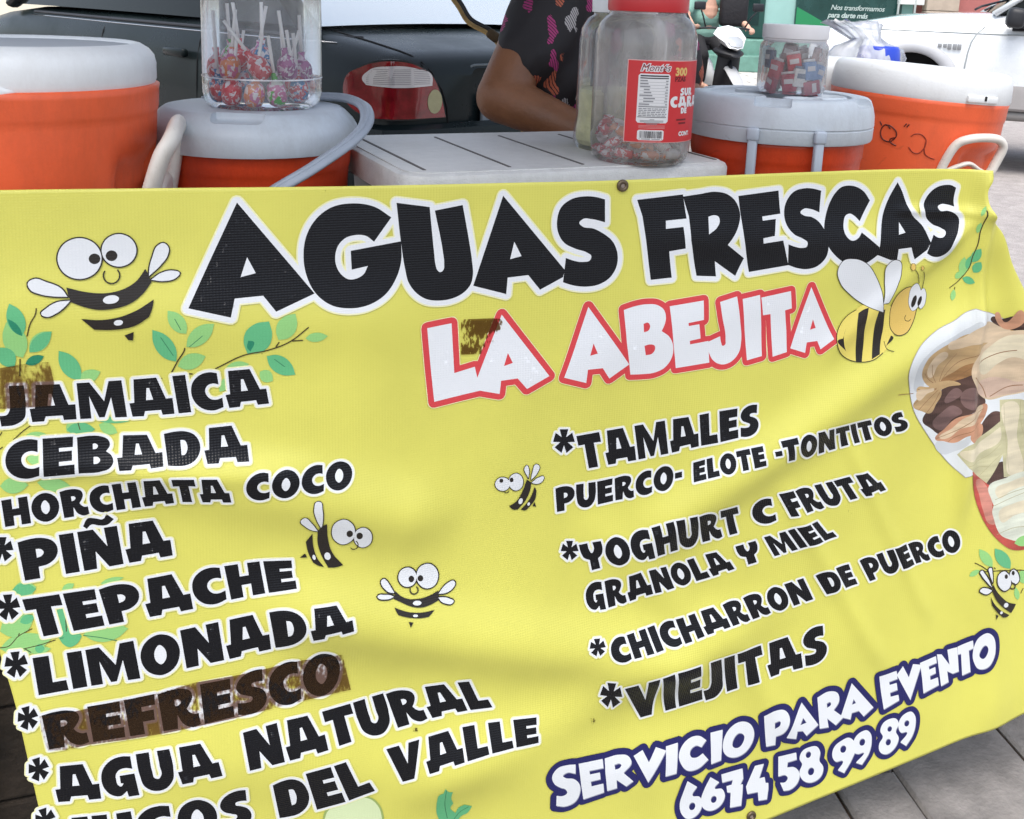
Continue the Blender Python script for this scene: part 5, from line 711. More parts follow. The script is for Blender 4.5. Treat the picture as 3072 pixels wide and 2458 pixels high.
for m_ in(marker,faint):
    bm=bmesh.new()
    for pts,m2 in Q:
        if m2 is m_: bm_tube(bm,crom([ray_out(p) for p in pts],5),.0011 if m_ is marker else .0009,6)
    mesh_obj('writing',bm,m_,c)
# --- small orange jug behind the small jar
c=thing('water_jug','small orange jug with white lid between the sweet jar and the plastic bag','jug',(.585,1.985,TZ))
bm=bmesh.new(); bm_lathe(bm,[(0,0),(.052,0),(.058,.01),(.062,.30),(.062,.345),(0,.345)],40); fixn(bm); auto_smooth(mesh_obj('body',bm,orange,c))
bm=bmesh.new(); bm_lathe(bm,[(.058,.345),(.0650,.347),(.0655,.385),(.060,.405),(.045,.412),(0,.413)],40); fixn(bm); auto_smooth(mesh_obj('lid',bm,whitep,c),50)
# --- plastic bag with blue bottle
c=thing('plastic_bag','crumpled clear plastic bag holding something blue, behind the right coolers','bag',(.722,2.16,TZ))
def clear(name,tint=(.95,.96,.97),haze=.06,rough=.06,hazecol=(.8,.82,.85),fac=.5):
    m=bpy.data.materials.new(name); m.use_nodes=True; n=m.node_tree.nodes; l=m.node_tree.links; n.remove(n['Principled BSDF']); out=n['Material Output']
    tr=n.new('ShaderNodeBsdfTransparent'); tr.inputs[0].default_value=(*tint,1); gl=n.new('ShaderNodeBsdfGlossy'); gl.inputs[1].default_value=rough; gl.inputs[0].default_value=(1,1,1,1)
    df=n.new('ShaderNodeBsdfDiffuse'); df.inputs[0].default_value=(*hazecol,1)
    no=n.new('ShaderNodeTexNoise'); no.inputs['Scale'].default_value=22; no.inputs['Detail'].default_value=4; tc=n.new('ShaderNodeTexCoord'); mp=n.new('ShaderNodeMapping'); mp.inputs['Scale'].default_value=(1,1,.35); l.new(tc.outputs['Object'],mp.inputs[0]); l.new(mp.outputs[0],no.inputs['Vector'])
    mr=n.new('ShaderNodeMapRange'); mr.inputs[1].default_value=.35; mr.inputs[2].default_value=.75; mr.inputs[3].default_value=haze*.5; mr.inputs[4].default_value=haze*1.7; l.new(no.outputs[0],mr.inputs[0])
    m1=n.new('ShaderNodeMixShader'); l.new(mr.outputs[0],m1.inputs[0]); l.new(tr.outputs[0],m1.inputs[1]); l.new(df.outputs[0],m1.inputs[2])
    lw=n.new('ShaderNodeFresnel'); lw.inputs[0].default_value=1.42; fm=n.new('ShaderNodeMath'); fm.operation='MULTIPLY'; fm.inputs[1].default_value=fac*1.6; fm.use_clamp=True; l.new(lw.outputs[0],fm.inputs[0])
    m2=n.new('ShaderNodeMixShader'); l.new(fm.outputs[0],m2.inputs[0]); l.new(m1.outputs[0],m2.inputs[1]); l.new(gl.outputs[0],m2.inputs[2]); l.new(m2.outputs[0],out.inputs[0])
    bp=n.new('ShaderNodeBump'); bp.inputs['Strength'].default_value=.15; bp.inputs['Distance'].default_value=.004; l.new(no.outputs[0],bp.inputs['Height']); l.new(bp.outputs[0],gl.inputs['Normal'])
    return m
from mathutils import noise
bm=bmesh.new(); rings=[]; N=48
for j in range(26):
    t=j/25; r=.068*(.88+.32*math.sin(math.pi*min(1,t*.80))) ; z=.480*t
    cx=0.; fl=1.
    if t>.86: q=min(1,(t-.86)/.07); r*=1-.70*q*q*(3-2*q)
    if t>.93: q=(t-.93)/.07; cx=-.035*q; r*=1+1.5*q; fl=1-.6*q; z=.447+.030*q
    if t<=.93: z=.447*(t/.93)
    rg=[]
    for k in range(N):
        a=2*math.pi*k/N; q=Vector((math.cos(a)*3,math.sin(a)*3,z*16)); w=.016*noise.noise(q)+.010*noise.noise(q*2.7)+.004*abs(math.sin(5*a+14*z))
        rg.append((cx+(r+w)*math.cos(a),(r+w)*math.sin(a)*.8*fl,z+.010*noise.noise(q*1.3)))
    rings.append(rg)
bm_loft(bm,rings); mesh_obj('bag_film',bm,clear('bag_film',(.94,.95,.96),.42,.16,(.78,.81,.84),.40),c)
bm=bmesh.new(); bm_lathe(bm,[(0,.0),(.040,.0),(.044,.01),(.044,.40),(.040,.425),(.036,.430),(0,.432)],28); fixn(bm); b=auto_smooth(mesh_obj('bottle',bm,mat('blue_plastic',(.020,.06,.50),.35),None),50); b.location=(.745,2.145,TZ); tag(b,'blue plastic bottle inside the crumpled clear bag','bottle')
# --- lollipop jar
jarclear=clear('clear_jar_plastic',(.93,.945,.955),.10,.05)
def jar(name,label,loc,prof,lid=None,m=None):
    t=thing(name,label,'jar',loc); bm=bmesh.new(); bm_lathe(bm,prof,72); fixn(bm); auto_smooth(mesh_obj('jar_wall',bm,m or jarclear,t),60); return t
J=Vector((-.331,1.337,TZ+.3498))
t=jar('candy_jar','clear plastic jar of wrapped lollipops on the left grey lid',J,[(0,.003),(.060,.003),(.066,.0),(.0725,.006),(.0758,.018),(.0758,.036),(.0748,.038),(.0758,.040),(.0752,.165),(.0740,.178),(.066,.190),(.056,.196),(.054,.21)])
bm=bmesh.new(); bm_lathe(bm,[(.052,.205),(.0575,.206),(.0580,.228),(.055,.231),(0,.231)],48); fixn(bm); auto_smooth(mesh_obj('lid',bm,mat('red_lid_plastic',(.55,.03,.035),.35),t),50)
bm=bmesh.new(); bm_lathe(bm,[(.0763,.0375),(.0768,.0385),(.0763,.0395)],72); mesh_obj('moulded_ring',bm,clear('jar_ring',(.95,.95,.96),.55,.1,(.85,.87,.9)),t)
def wrapper(name,c1,c2,c3,sc=55):
    m=bpy.data.materials.new(name); m.use_nodes=True; n=m.node_tree.nodes; l=m.node_tree.links; b=n['Principled BSDF']; b.inputs['Roughness'].default_value=.28
    tc=n.new('ShaderNodeTexCoord'); vo=n.new('ShaderNodeTexVoronoi'); vo.inputs['Scale'].default_value=sc; wv=n.new('ShaderNodeTexNoise'); wv.inputs['Scale'].default_value=sc*1.15; wv.inputs['Detail'].default_value=3; wv.inputs['Roughness'].default_value=.6; wv.inputs['Distortion'].default_value=.8
    oi=n.new('ShaderNodeObjectInfo'); ad=n.new('ShaderNodeVectorMath'); ad.operation='ADD'; l.new(tc.outputs['Object'],ad.inputs[0]); l.new(oi.outputs['Random'],ad.inputs[1])
    l.new(ad.outputs[0],vo.inputs['Vector']); l.new(ad.outputs[0],wv.inputs['Vector'])
    cr=n.new('ShaderNodeValToRGB'); cr.color_ramp.interpolation='CONSTANT'; e=cr.color_ramp.elements; e[0].color=(*c1,1); e[0].position=0; e[1].position=.48; e[1].color=(*c2,1); x=e.new(.78); x.color=(*c3,1)
    l.new(vo.outputs['Color'],cr.inputs[0]); mx=n.new('ShaderNodeMix'); mx.data_type='RGBA'; gt=n.new('ShaderNodeMath'); gt.operation='GREATER_THAN'; gt.inputs[1].default_value=.56; l.new(wv.outputs[0],gt.inputs[0])
    l.new(gt.outputs[0],mx.inputs[0]); l.new(cr.outputs[0],mx.inputs[6]); mx.inputs[7].default_value=(.75,.72,.74,1); l.new(mx.outputs[2],b.inputs['Base Color'])
    no=n.new('ShaderNodeTexNoise'); no.inputs['Scale'].default_value=160; l.new(tc.outputs['Object'],no.inputs['Vector']); bp=n.new('ShaderNodeBump'); bp.inputs['Strength'].default_value=.6; bp.inputs['Distance'].default_value=.002; l.new(no.outputs[0],bp.inputs['Height']); l.new(bp.outputs[0],b.inputs['Normal'])
    return m
LP=[('red',wrapper('red_lolly_wrapper',(.55,.03,.05),(.62,.10,.12),(.7,.62,.62),130),(.0)),('pink and purple',wrapper('purple_lolly_wrapper',(.45,.12,.32),(.30,.06,.22),(.7,.55,.65),130),0),('orange and pink',wrapper('orange_lolly_wrapper',(.65,.22,.08),(.55,.15,.30),(.7,.6,.55),130),0),('blue and red',wrapper('blue_lolly_wrapper',(.03,.20,.42),(.55,.05,.07),(.68,.68,.70),130),0),('green and pink',wrapper('green_lolly_wrapper',(.10,.42,.08),(.55,.18,.32),(.66,.70,.62),130),0)]
stickm=mat('white_paper_stick',(.74,.72,.70),.6); film=clear('wrapper_film',(.9,.9,.92),.35,.15,(.82,.8,.82))
def lolly(i,base=[None]*5):
    if base[i] is None:
        nm,m,_=LP[i]; t=thing('lollipop','lollipop in a %s printed wrapper inside the jar on the left grey lid'%nm,'lollipop',group='lollipops in the left jar')
        bm=bmesh.new(); bm_lathe(bm,[(0,-.0165),(.006,-.0155),(.0105,-.012),(.0128,-.005),(.0128,.004),(.0110,.0105),(.0075,.0145),(.0045,.017),(.0036,.021),(.0046,.026),(.0030,.0262)],24); mesh_obj('head',bm,m,t)
        bm=bmesh.new(); bm_tube(bm,[(0,0,.012),(0,0,.072)],.0022,10); mesh_obj('stick',bm,stickm,t)
        base[i]=t; return t
    return copy_tree(base[i])
rl=random.Random(11)
def put_lolly(i,x,y,z,tilt,az):
    o=lolly(i); o.location=J+Vector((x,y,z)); o.rotation_euler=Vector((math.sin(R(tilt))*math.cos(R(az)),math.sin(R(tilt))*math.sin(R(az)),math.cos(R(tilt)))).to_track_quat('Z','Y').to_euler()
# front row low, front row high, then the heap behind
for i,x,z,tl,az in((3,-.047,.022,4,190),(0,-.026,.020,6,20),(2,.004,.019,8,30),(4,.030,.021,8,200),(3,.052,.024,5,200)): put_lolly(i,x,-(.058**2-x*x)**.5 if abs(x)<.058 else -.01,z,tl,az)
for i,x,z,tl,az in((0,-.052,.048,3,200),(2,-.028,.051,6,10),(0,.010,.052,38,175),(1,.041,.052,8,200),(1,.055,.046,3,190)): put_lolly(i,x,-(.057**2-x*x)**.5 if abs(x)<.057 else -.012,z,tl,az)
for k in range(9):
    a=R(20+rl.random()*320); r=.012+.042*rl.random()**.5; y=r*math.sin(a)*.8+.012; put_lolly(rl.choice([0,0,1,2,3,4]),r*math.cos(a),max(-.03,y),.022+.034*(k%2)+.006*rl.random(),rl.uniform(3,19),rl.uniform(0,360))
# --- tall sweet jar with the red label
JB=Vector((.167,1.362,TZ+.2938)); RJ=.0668
t=jar('candy_jar','tall clear sweet jar with red lid and red paper label on the ice chest',JB,[(0,.003),(.050,.003),(.056,.0),(.0625,.006),(.0655,.017),(.0668,.030),(RJ,.150),(.0662,.166),(.062,.179),(.055,.187),(.0505,.1895),(.0495,.197),(.0495,.21)],m=clear('hazy_jar_plastic',(.90,.89,.88),.26,.07,(.74,.72,.70)))
bm=bmesh.new(); bm_lathe(bm,[(.0485,.1945),(.0518,.195),(.0525,.199),(.0525,.222),(.0500,.2255),(0,.2255)],72); fixn(bm); auto_smooth(mesh_obj('lid',bm,bpy.data.materials['red_lid_plastic'],t),50)
A_J=math.atan2(-1.362,-.167)
def wrap(s,z,k=.0006): a=A_J+s/RJ; return ((RJ+k)*math.cos(a),(RJ+k)*math.sin(a),z)
def wrap_rect(bm,s0,s1,z0,z1,k,mi,n=None):
    n=n or max(1,int((s1-s0)/.004)); v=[[bm.verts.new(wrap(s0+(s1-s0)*i/n,z,k)) for i in range(n+1)] for z in(z0,z1)]
    for i in range(n): bm.faces.new((v[0][i],v[0][i+1],v[1][i+1],v[1][i])).material_index=mi
def wrap_round(bm,s0,s1,z0,z1,r,k,mi):
    ring=rrect(s1-s0,z1-z0,r,s0,z0); n=len(ring); tr=[]
    # fan of vertical strips so that the patch follows the jar
    m=18; cols=[]
    for i in range(m+1):
        s=s0+(s1-s0)*i/m; e=min(s-s0,s1-s); d=r-(max(0,r*r-(r-e)**2))**.5 if e<r else 0
        cols.append((bm.verts.new(wrap(s,z0+d,k)),bm.verts.new(wrap(s,z1-d,k))))
    for a,b in zip(cols,cols[1:]): bm.faces.new((a[0],b[0],b[1],a[1])).material_index=mi
lab=[mat('red_paper_label',(.60,.035,.040),.42,var=(30,.05)),mat('pink_label_edge',(.72,.42,.40),.5),mat('white_label_print',(.74,.73,.73),.5),mat('black_label_print',(.03,.03,.035),.6),mat('yellow_label_print',(.72,.48,.16),.5),mat('dark_red_label_print',(.16,.012,.015),.5),mat('grey_label_print',(.26,.26,.27),.6)]
bm=bmesh.new(); L0,L1=-.0203,.175; wrap_rect(bm,L0-.0012,L1,.0318,.1360,.0004,1); wrap_rect(bm,L0,L1,.0325,.1350,.0006,0,60); LB=mesh_obj('paper_label',bm,lab,t)
bm=bmesh.new(); lj=lambda tb,s,z,mi,k=.0009: bm_join(bm,tb,lambda v:wrap(s+v.x,z+v.y,k),mi)
wrap_round(bm,-.0065,.0345,.0570,.1190,.0025,.0008,2)
rt=random.Random(3); z=.1155
wrap_rect(bm,-.004,.032,.1155,.1172,.0010,3); wrap_rect(bm,-.0042,.0322,.1128,.1142,.0010,3)
for k in range(9):
    z=.1095-k*.0037; ind=.005 if k in(3,4,6,7) else 0; wrap_rect(bm,-.004+ind,-.004+ind+rt.uniform(.007,.016),z,z+.0016,.0010,6); wrap_rect(bm,.0275+rt.uniform(0,.002),.032,z,z+.0014,.0010,6)
    wrap_rect(bm,-.004,.032,z-.0012,z-.0009,.0010,6)
wrap_rect(bm,-.0045,.0322,.0772,.0780,.0010,3)
for k in range(5):
    z=.0745-k*.0022; s=-.004
    while s<.031: e=min(.032,s+rt.uniform(.002,.006)); wrap_rect(bm,s,e,z,z+.0012,.0010,6); s=e+.0009
wrap_rect(bm,-.0048,.0318,.0640,.0648,.0010,3)
for k,w_ in enumerate((.006,.030,.030,.020,.014)): z=.0622-k*.0014-.001; wrap_rect(bm,.0135-w_/2,.0135+w_/2,z-.0002,z+.0006,.0010,6)
wrap_round(bm,-.0040,.0300,.0350,.0480,.0015,.0008,2); s=-.001
while s<.0272: w_=rt.choice([.0004,.0004,.0008,.0012]); wrap_rect(bm,s,s+w_,.0378,.0466,.0010,3,1); s+=w_+rt.choice([.0004,.0006,.0009])
for s,w_ in((-.0015,.001),(.0015,.011),(.0145,.011),(.0272,.001)): wrap_rect(bm,s,s+w_,.0360,.0370,.0010,6)
wrap_rect(bm,-.002,.027,.0334,.0338,.0009,1)
for k in range(3): wrap_rect(bm,-.003,.031,.0535-k*.0016,.0539-k*.0016,.0009,1)
lj(text_bm('Montés',.0125,shear=.3,bold=.0011),-.0045,.1225,2,.0008); lj(text_bm('Montés',.0125,shear=.3),-.0045,.1225,5,.0010)
lj(text_bm('300',.0135,bold=.0006),.0415,.1175,4); lj(text_bm('PZAS',.0080,bold=.0004),.0415,.1100,5)
def heavy(txt,s,z,h,mi,sx=1.0):
    x=0
    for c_ in txt:
        wd,g=GL[c_]; cs=g.split('|'); P=[]
        for q in cs:
            a_=[];b_=[]
            for w_ in q.split(): b_.append(w_.endswith('~')); u_,v_=map(float,w_.rstrip('~').split(',')); a_.append(Vector((s+(x+u_)*h*.01*sx,z+v_*h*.01)))
            P.append(smooth_poly(a_,b_))
        A,T=tri_union([[('poly',P[0],P[1:])]],.004)
        for f,_ in T:
            p=[Vector(A[i]) for i in f]
            if abs(area(p))<1e-12: continue
            if area(p)<0: p=p[::-1]
            bm.faces.new([bm.verts.new(wrap(q.x,q.y,.0010)) for q in p]).material_index=mi
        x+=wd+6
heavy('SUR',.0515,.0920,.0095,2,1.1); heavy('CARA',.0365,.0770,.0140,2,1.15); heavy('DE',.0545,.0690,.0075,2,1.1)
for k in range(2): wrap_rect(bm,.048+.004*k,.066,.0600-.0045*k,.0622-.0045*k,.0009,5)
lj(text_bm('CONT.',.0075,bold=.0004),.0535,.0405,2)
mesh_obj('label_print',bm,lab,LB,smooth=False)
# wrapped sweets in it
SW=[('white',wrapper('white_sweet_wrapper',(.72,.70,.70),(.70,.68,.68),(.45,.10,.12),150)),('red',wrapper('red_sweet_wrapper',(.55,.04,.06),(.60,.07,.08),(.70,.66,.66),150)),('orange',wrapper('orange_sweet_wrapper',(.65,.20,.06),(.62,.22,.08),(.6,.2,.1),40))]
def sweet(i,base=[None]*3):
    if base[i] is None:
        t=thing('wrapped_sweet','twist-wrapped %s sweet at the bottom of the tall jar with the red label'%SW[i][0],'sweet',group='wrapped sweets in the tall jar')
        bm=bmesh.new(); bm_tube(bm,[(-.0125,0,0),(-.0115,0,0),(-.006,0,0),(0,0,0),(.006,0,0),(.0115,0,0),(.0125,0,0)],[.003,.0068,.0082,.0085,.0082,.0068,.003],14,flat=.8); mesh_obj('sweet',bm,SW[i][1],t)
        for s in(-1,1):
            bm=bmesh.new(); rg=[]
            for x,r in((.0120,.0022),(.0155,.0045),(.0200,.0085)): rg.append([(s*x,(r+(.0012 if k%2 else -.0012))*math.cos(2*math.pi*k/12),.45*(r+(.0012 if k%2 else 0))*math.sin(2*math.pi*k/12)) for k in range(12)])
            bm_loft(bm,rg,cap=False); mesh_obj('twist',bm,SW[i][1],t)
        base[i]=t; return t
    return copy_tree(base[i])
rs=random.Random(4)
for k in range(34):
    lvl=k//13; a=2*math.pi*(k%13)/13+.3*lvl; r=.049 if k%13<9 else .022
    if k%13<9: a=2*math.pi*(k%13)/9+.35*lvl
    o=sweet([0,0,1,0,2,1,0,1,0,2][(k*7+lvl)%10]); o.location=JB+Vector((r*math.cos(a),r*math.sin(a),.011+.0145*lvl+rs.uniform(0,.003))); o.rotation_euler=(rs.uniform(-.5,.5),rs.uniform(-.5,.5),a+math.pi/2+rs.uniform(-.5,.5))
# --- jar behind
t=jar('candy_jar','clear jar with pale yellow sweets low inside, behind the red-labelled jar',Vector((.148,1.470,TZ+.2938)),[(0,.002),(.052,.002),(.060,.0),(.0645,.008),(.0640,.030),(.0615,.045),(.0625,.06),(.0620,.150),(.060,.168),(.052,.182),(.044,.187),(.043,.20)])
bm=bmesh.new(); bm_lathe(bm,[(.042,.190),(.0460,.191),(.0470,.215),(.044,.218),(0,.218)],48); fixn(bm); auto_smooth(mesh_obj('lid',bm,whitep,t),50)
bm=bmesh.new(); bm_lathe(bm,[(0,.004),(.055,.005),(.0605,.012),(.0600,.032),(.0580,.045),(.0585,.078),(.055,.083),(0,.085)],40); fixn(bm); o=auto_smooth(mesh_obj('sweets',bm,mat('pale_yellow_sweets',(.60,.56,.30),.6,var=(40,.25),bump=(60,.8)),None)); o.location=(.148,1.470,TZ+.2938); tag(o,'pale yellow sweets heaped low in the clear jar behind the labelled one','sweets')
# --- small jar of packets
JS=Vector((.402,1.515,TZ+.3790)); t=jar('candy_jar','small squat clear jar with flat white lid, full of red and blue packets',JS,[(0,.002),(.041,.002),(.045,.0),(.0485,.006),(.0492,.015),(.0490,.062),(.0480,.069),(.0450,.073),(.0440,.079)],m=clear('small_jar_plastic',(.90,.90,.91),.16,.06))
bm=bmesh.new(); bm_lathe(bm,[(.0435,.0730),(.0445,.0730),(.0448,.0775),(.0468,.0785),(.0472,.0960),(.0462,.0975),(0,.0978)],60); fixn(bm); auto_smooth(mesh_obj('lid',bm,mat('off_white_lid',(.66,.645,.65),.45,var=(20,.05)),t),50)
PK=[('red',(.50,.035,.045)),('blue',(.10,.24,.48)),('white',(.68,.68,.64)),('brown',(.30,.17,.15)),('deep red',(.38,.03,.06)),('dark blue',(.06,.09,.16)),('yellow',(.5,.42,.06))]
pbase={}
def packet(nm,col):
    if nm not in pbase:
        t=thing('sweet_packet','small %s sweet packet inside the squat jar with the white lid'%nm,'packet',group='sweet packets in the squat jar'); bm=bmesh.new(); bm_box(bm,(0,0,0),(.020,.009,.026),bev=.0015); mesh_obj('wrapper',bm,mat(nm.replace(' ','_')+'_packet_film',col,.3,var=(120,.25)),t)
        bm=bmesh.new(); bm_box(bm,(0,-.0048,.003),(.013,.0006,.007),bev=.0002); bm_box(bm,(0,0,.0145),(.0195,.0012,.004)); mesh_obj('print_band',bm,mat(nm.replace(' ','_')+'_packet_band',(.6,.58,.56) if nm!='white' else (.12,.16,.22),.4),t); pbase[nm]=t; return t
    return copy_tree(pbase[nm])
rp=random.Random(8)
lay=[('red',-.030,-.026,.034,10),('deep red',-.012,-.034,.016,-8),('white',.002,-.037,.024,4),('blue',.016,-.034,.034,-5),('blue',.030,-.026,.030,12),('deep red',.020,-.033,.010,80),('red',-.006,-.030,.044,-12),('brown',.028,-.018,.054,6),('dark blue',-.036,-.012,.048,0),('brown',-.010,-.012,.056,12),('deep red',-.033,-.018,.014,20),('red',.035,-.012,.012,30),('brown',.010,-.010,.052,-10)]
for nm,x,y,z,r_ in lay+[(rp.choice(['red','deep red','blue','brown','white']),rp.uniform(-.028,.028),rp.uniform(-.004,.028),rp.uniform(.014,.05),rp.uniform(-40,40)) for _ in range(8)]:
    o=packet(nm,dict(PK)[nm]); o.location=JS+Vector((x,y,z)); o.rotation_euler=(rp.uniform(-.2,.2),R(r_),math.atan2(y,x)+math.pi/2+rp.uniform(-.2,.2))
# ---------------------------------------------------------------- vehicles
from mathutils.bvhtree import BVHTree
def carpaint(name,col,rough=.12,coat=1.0,var=None,spec=.5):
    return mat(name,col,rough+.10,spec=spec,coat=coat,var=var or (3,.08))
greenblack=carpaint('dark_green_car_paint',(.009,.014,.015),.18,.05,None,.17); blackp=carpaint('black_car_paint',(.008,.008,.010),.15,.3,None,.3); whitec=carpaint('white_car_paint',(.66,.69,.71))
tint=mat('dark_car_glass',(.005,.007,.006),.05,spec=.22); sky_silver=mat('sky_silvered_rear_glass',(.80,.85,.85),.16,.75); rubber=mat('tyre_rubber',(.018,.018,.018),.8,bump=(120,.3)); rimm=mat('alloy_rim',(.45,.46,.47),.3,.9); seamm=mat('panel_gap',(.004,.004,.005),.8)  # rear glass made pale silver to carry the bright sky reflection
chrome=mat('chrome_trim',(.6,.6,.62),.15,1.0); silverclad=mat('silver_grey_cladding',(.30,.285,.28),.5,var=(6,.10)); blackpl=mat('black_car_plastic',(.016,.017,.021),.5)
redlens=mat('red_lamp_lens',(.20,.005,.010),.10,coat=1.0,var=(14,.55)); clearlens=mat('ribbed_clear_lens',(.60,.58,.58),.18,.25,coat=.5); spotlens=mat('olive_lamp_disc',(.36,.33,.18),.35,var=(60,.10)); gasket=mat('lamp_gasket',(.010,.010,.010),.6)
def ringpts(w,zt,zb,prof): 
    h=[(w*a,zb+(zt-zb)*b) for a,b in prof]; return h+[(-y,z) for y,z in h[::-1] if abs(y)>1e-6]
def section_body(name,secs,prof,m,par):
    bm=bmesh.new(); rs=[]
    for x,zt,zb,w in secs:
        h=ringpts(w,zt,zb,prof); rs.append([(x,y,z) for y,z in h])
    bm_loft(bm,rs); fixn(bm); return auto_smooth(mesh_obj(name,bm,m,par),38)
def cabin(par,b,t,m_body,m_side,m_rear,m_front):
    """b,t: (x_rear,x_front,halfwidth,z) of the belt and of the roof edge"""
    def q(v,n=6): x0,x1,w,z=v; return [(x0,-w,z),(x0,w,z),(x1,w,z),(x1,-w,z)]
    B,T=q(b),q(t); names=('rear_window','side_window','windscreen','side_window'); ms=(m_rear,m_side,m_front,m_side); out=[]
    for k in range(4):
        bm=bmesh.new(); A=[Vector(B[k]),Vector(B[(k+1)%4]),Vector(T[(k+1)%4]),Vector(T[k])]; n=8; g=[]
        nn=(A[1]-A[0]).cross(A[3]-A[0]).normalized(); c0=sum(A,Vector())/4
        if nn.dot(c0-Vector(((b[0]+b[1])/2,0,c0.z)))<0: nn=-nn
        for j in range(n+1):
            for i in range(n+1):
                s,t_=i/n,j/n; p=A[0]*(1-s)*(1-t_)+A[1]*s*(1-t_)+A[2]*s*t_+A[3]*(1-s)*t_; g.append(bm.verts.new(p+nn*.05*(4*s*(1-s))*(.4+.6*t_)*(1 if k in(0,2) else .5)+nn*.02*math.sin(math.pi*t_)))
        for j in range(n):
            for i in range(n): bm.faces.new((g[j*(n+1)+i],g[j*(n+1)+i+1],g[(j+1)*(n+1)+i+1],g[(j+1)*(n+1)+i]))
        fixn(bm); out.append(mesh_obj(names[k],bm,ms[k],par))
    for k in range(4):
        a,c=Vector(B[k]),Vector(T[k]); bm=bmesh.new(); bm_tube(bm,[a,(a+c)/2+Vector((0,math.copysign(.012,a.y),.012)),c],[.045,.036,.032],10,flat=.6); mesh_obj('pillar',bm,m_body,par)
    bm=bmesh.new(); rs=[]
    for j in range(9):
        f=j/8; x=t[0]-.02+(t[1]-t[0]+.04)*f; rise=.05*math.sin(math.pi*(.15+.7*f))
        rs.append([(x,(t[2]+.015)*math.cos(a)*1.0 if False else (t[2]+.02)*(1-2*k/12),t[3]-.012+rise*(1-(1-2*k/12)**2)+.012) for k,a in enumerate([0]*13)]+[(x,(t[2]+.02)*(-1+2*k/12),t[3]-.03) for k in range(13)])
    bm_loft(bm,rs); fixn(bm); auto_smooth(mesh_obj('roof',bm,m_body,par),50)
    return out
def wheel(par,x,y,z,r,w=.19):
    wl=bpy.data.objects.new('wheel',None)
    bm=bmesh.new(); bm_lathe(bm,[(r*.62,-w/2),(r*.9,-w/2),(r*.97,-w*.42),(r,-w*.3),(r,w*.3),(r*.97,w*.42),(r*.9,w/2),(r*.62,w/2)],40); fixn(bm)
    bmesh.ops.rotate(bm,cent=(0,0,0),matrix=Matrix.Rotation(R(90),3,'X'),verts=bm.verts); bmesh.ops.translate(bm,vec=(x,y,z),verts=bm.verts); o=auto_smooth(mesh_obj('wheel',bm,rubber,par),40)
    bm=bmesh.new(); s=math.copysign(1,y)
    bm_lathe(bm,[(0,w*.40),(r*.14,w*.42),(r*.2,w*.36),(r*.50,w*.34),(r*.60,w*.46),(r*.64,w*.48),(r*.64,0)],40); 
    for k in range(6): bm_box(bm,(r*.38*math.cos(k*math.pi/3),r*.38*math.sin(k*math.pi/3),w*.37),(r*.42,r*.12,w*.12),Matrix.Rotation(k*math.pi/3,3,'Z'),bev=.006)
    bmesh.ops.rotate(bm,cent=(0,0,0),matrix=Matrix.Rotation(R(90)*(-s),3,'X'),verts=bm.verts); bmesh.ops.translate(bm,vec=(x,y,z),verts=bm.verts); mesh_obj('rim',bm,rimm,o,smooth=False)
    return o
def plate(name,polys,fn,m,par,off,depth,step=.03):
    """flat shapes (lists of 2-D points) mapped through fn(s,t,offset) and given a real thickness"""
    bm=bmesh.new()
    for P in polys:
        P=[Vector(p) for p in P]
        A,T=tri_union([[('poly',P,[])]],step)
        vm={}
        def gv(i):
            if i not in vm: vm[i]=bm.verts.new(fn(A[i][0],A[i][1],off))
            return vm[i]
        for f,_ in T:
            try: bm.faces.new([gv(i) for i in f])
            except ValueError: pass
        hi=[bm.verts.new(fn(p.x,p.y,off)) for p in P]; lo=[bm.verts.new(fn(p.x,p.y,off-depth)) for p in P]; n=len(P)
        for k in range(n): bm.faces.new((hi[k],hi[(k+1)%n],lo[(k+1)%n],lo[k]))
    bmesh.ops.remove_doubles(bm,verts=bm.verts,dist=1e-5); fixn(bm); return auto_smooth(mesh_obj(name,bm,m,par),40)
def smoothpts(s):
    P=[];S=[]
    for q in s.split(): S.append(q.endswith('~')); a,b=q.rstrip('~').split(','); P.append(Vector((float(a),float(b))))
    return smooth_poly(P,S)
SED=[(0,.0),(.80,.0),(.96,.10),(1.0,.36),(.995,.62),(.975,.82),(.94,.93),(.88,.985),(.80,1.0),(.40,1.012),(0,1.018)]
def bvh(o):
    return BVHTree.FromPolygons([v.co.copy() for v in o.data.vertices],[tuple(p.vertices) for p in o.data.polygons])
def drop(b,p,d,k=.0015):
    h=b.ray_cast(Vector(p),Vector(d)); return None if h[0] is None else h[0]-Vector(d)*k
def seam(par,b,pts,d,m,r=.0035,name='panel_seam'):
    q=[drop(b,p,d) for p in pts]; q=[p for p in q if p is not None]
    if len(q)>2:
        bm=bmesh.new(); bm_tube(bm,q,r,6); return mesh_obj(name,bm,m,par)
def lin(a,b,n=14): a=Vector(a);b=Vector(b); return [a+(b-a)*k/n for k in range(n+1)]
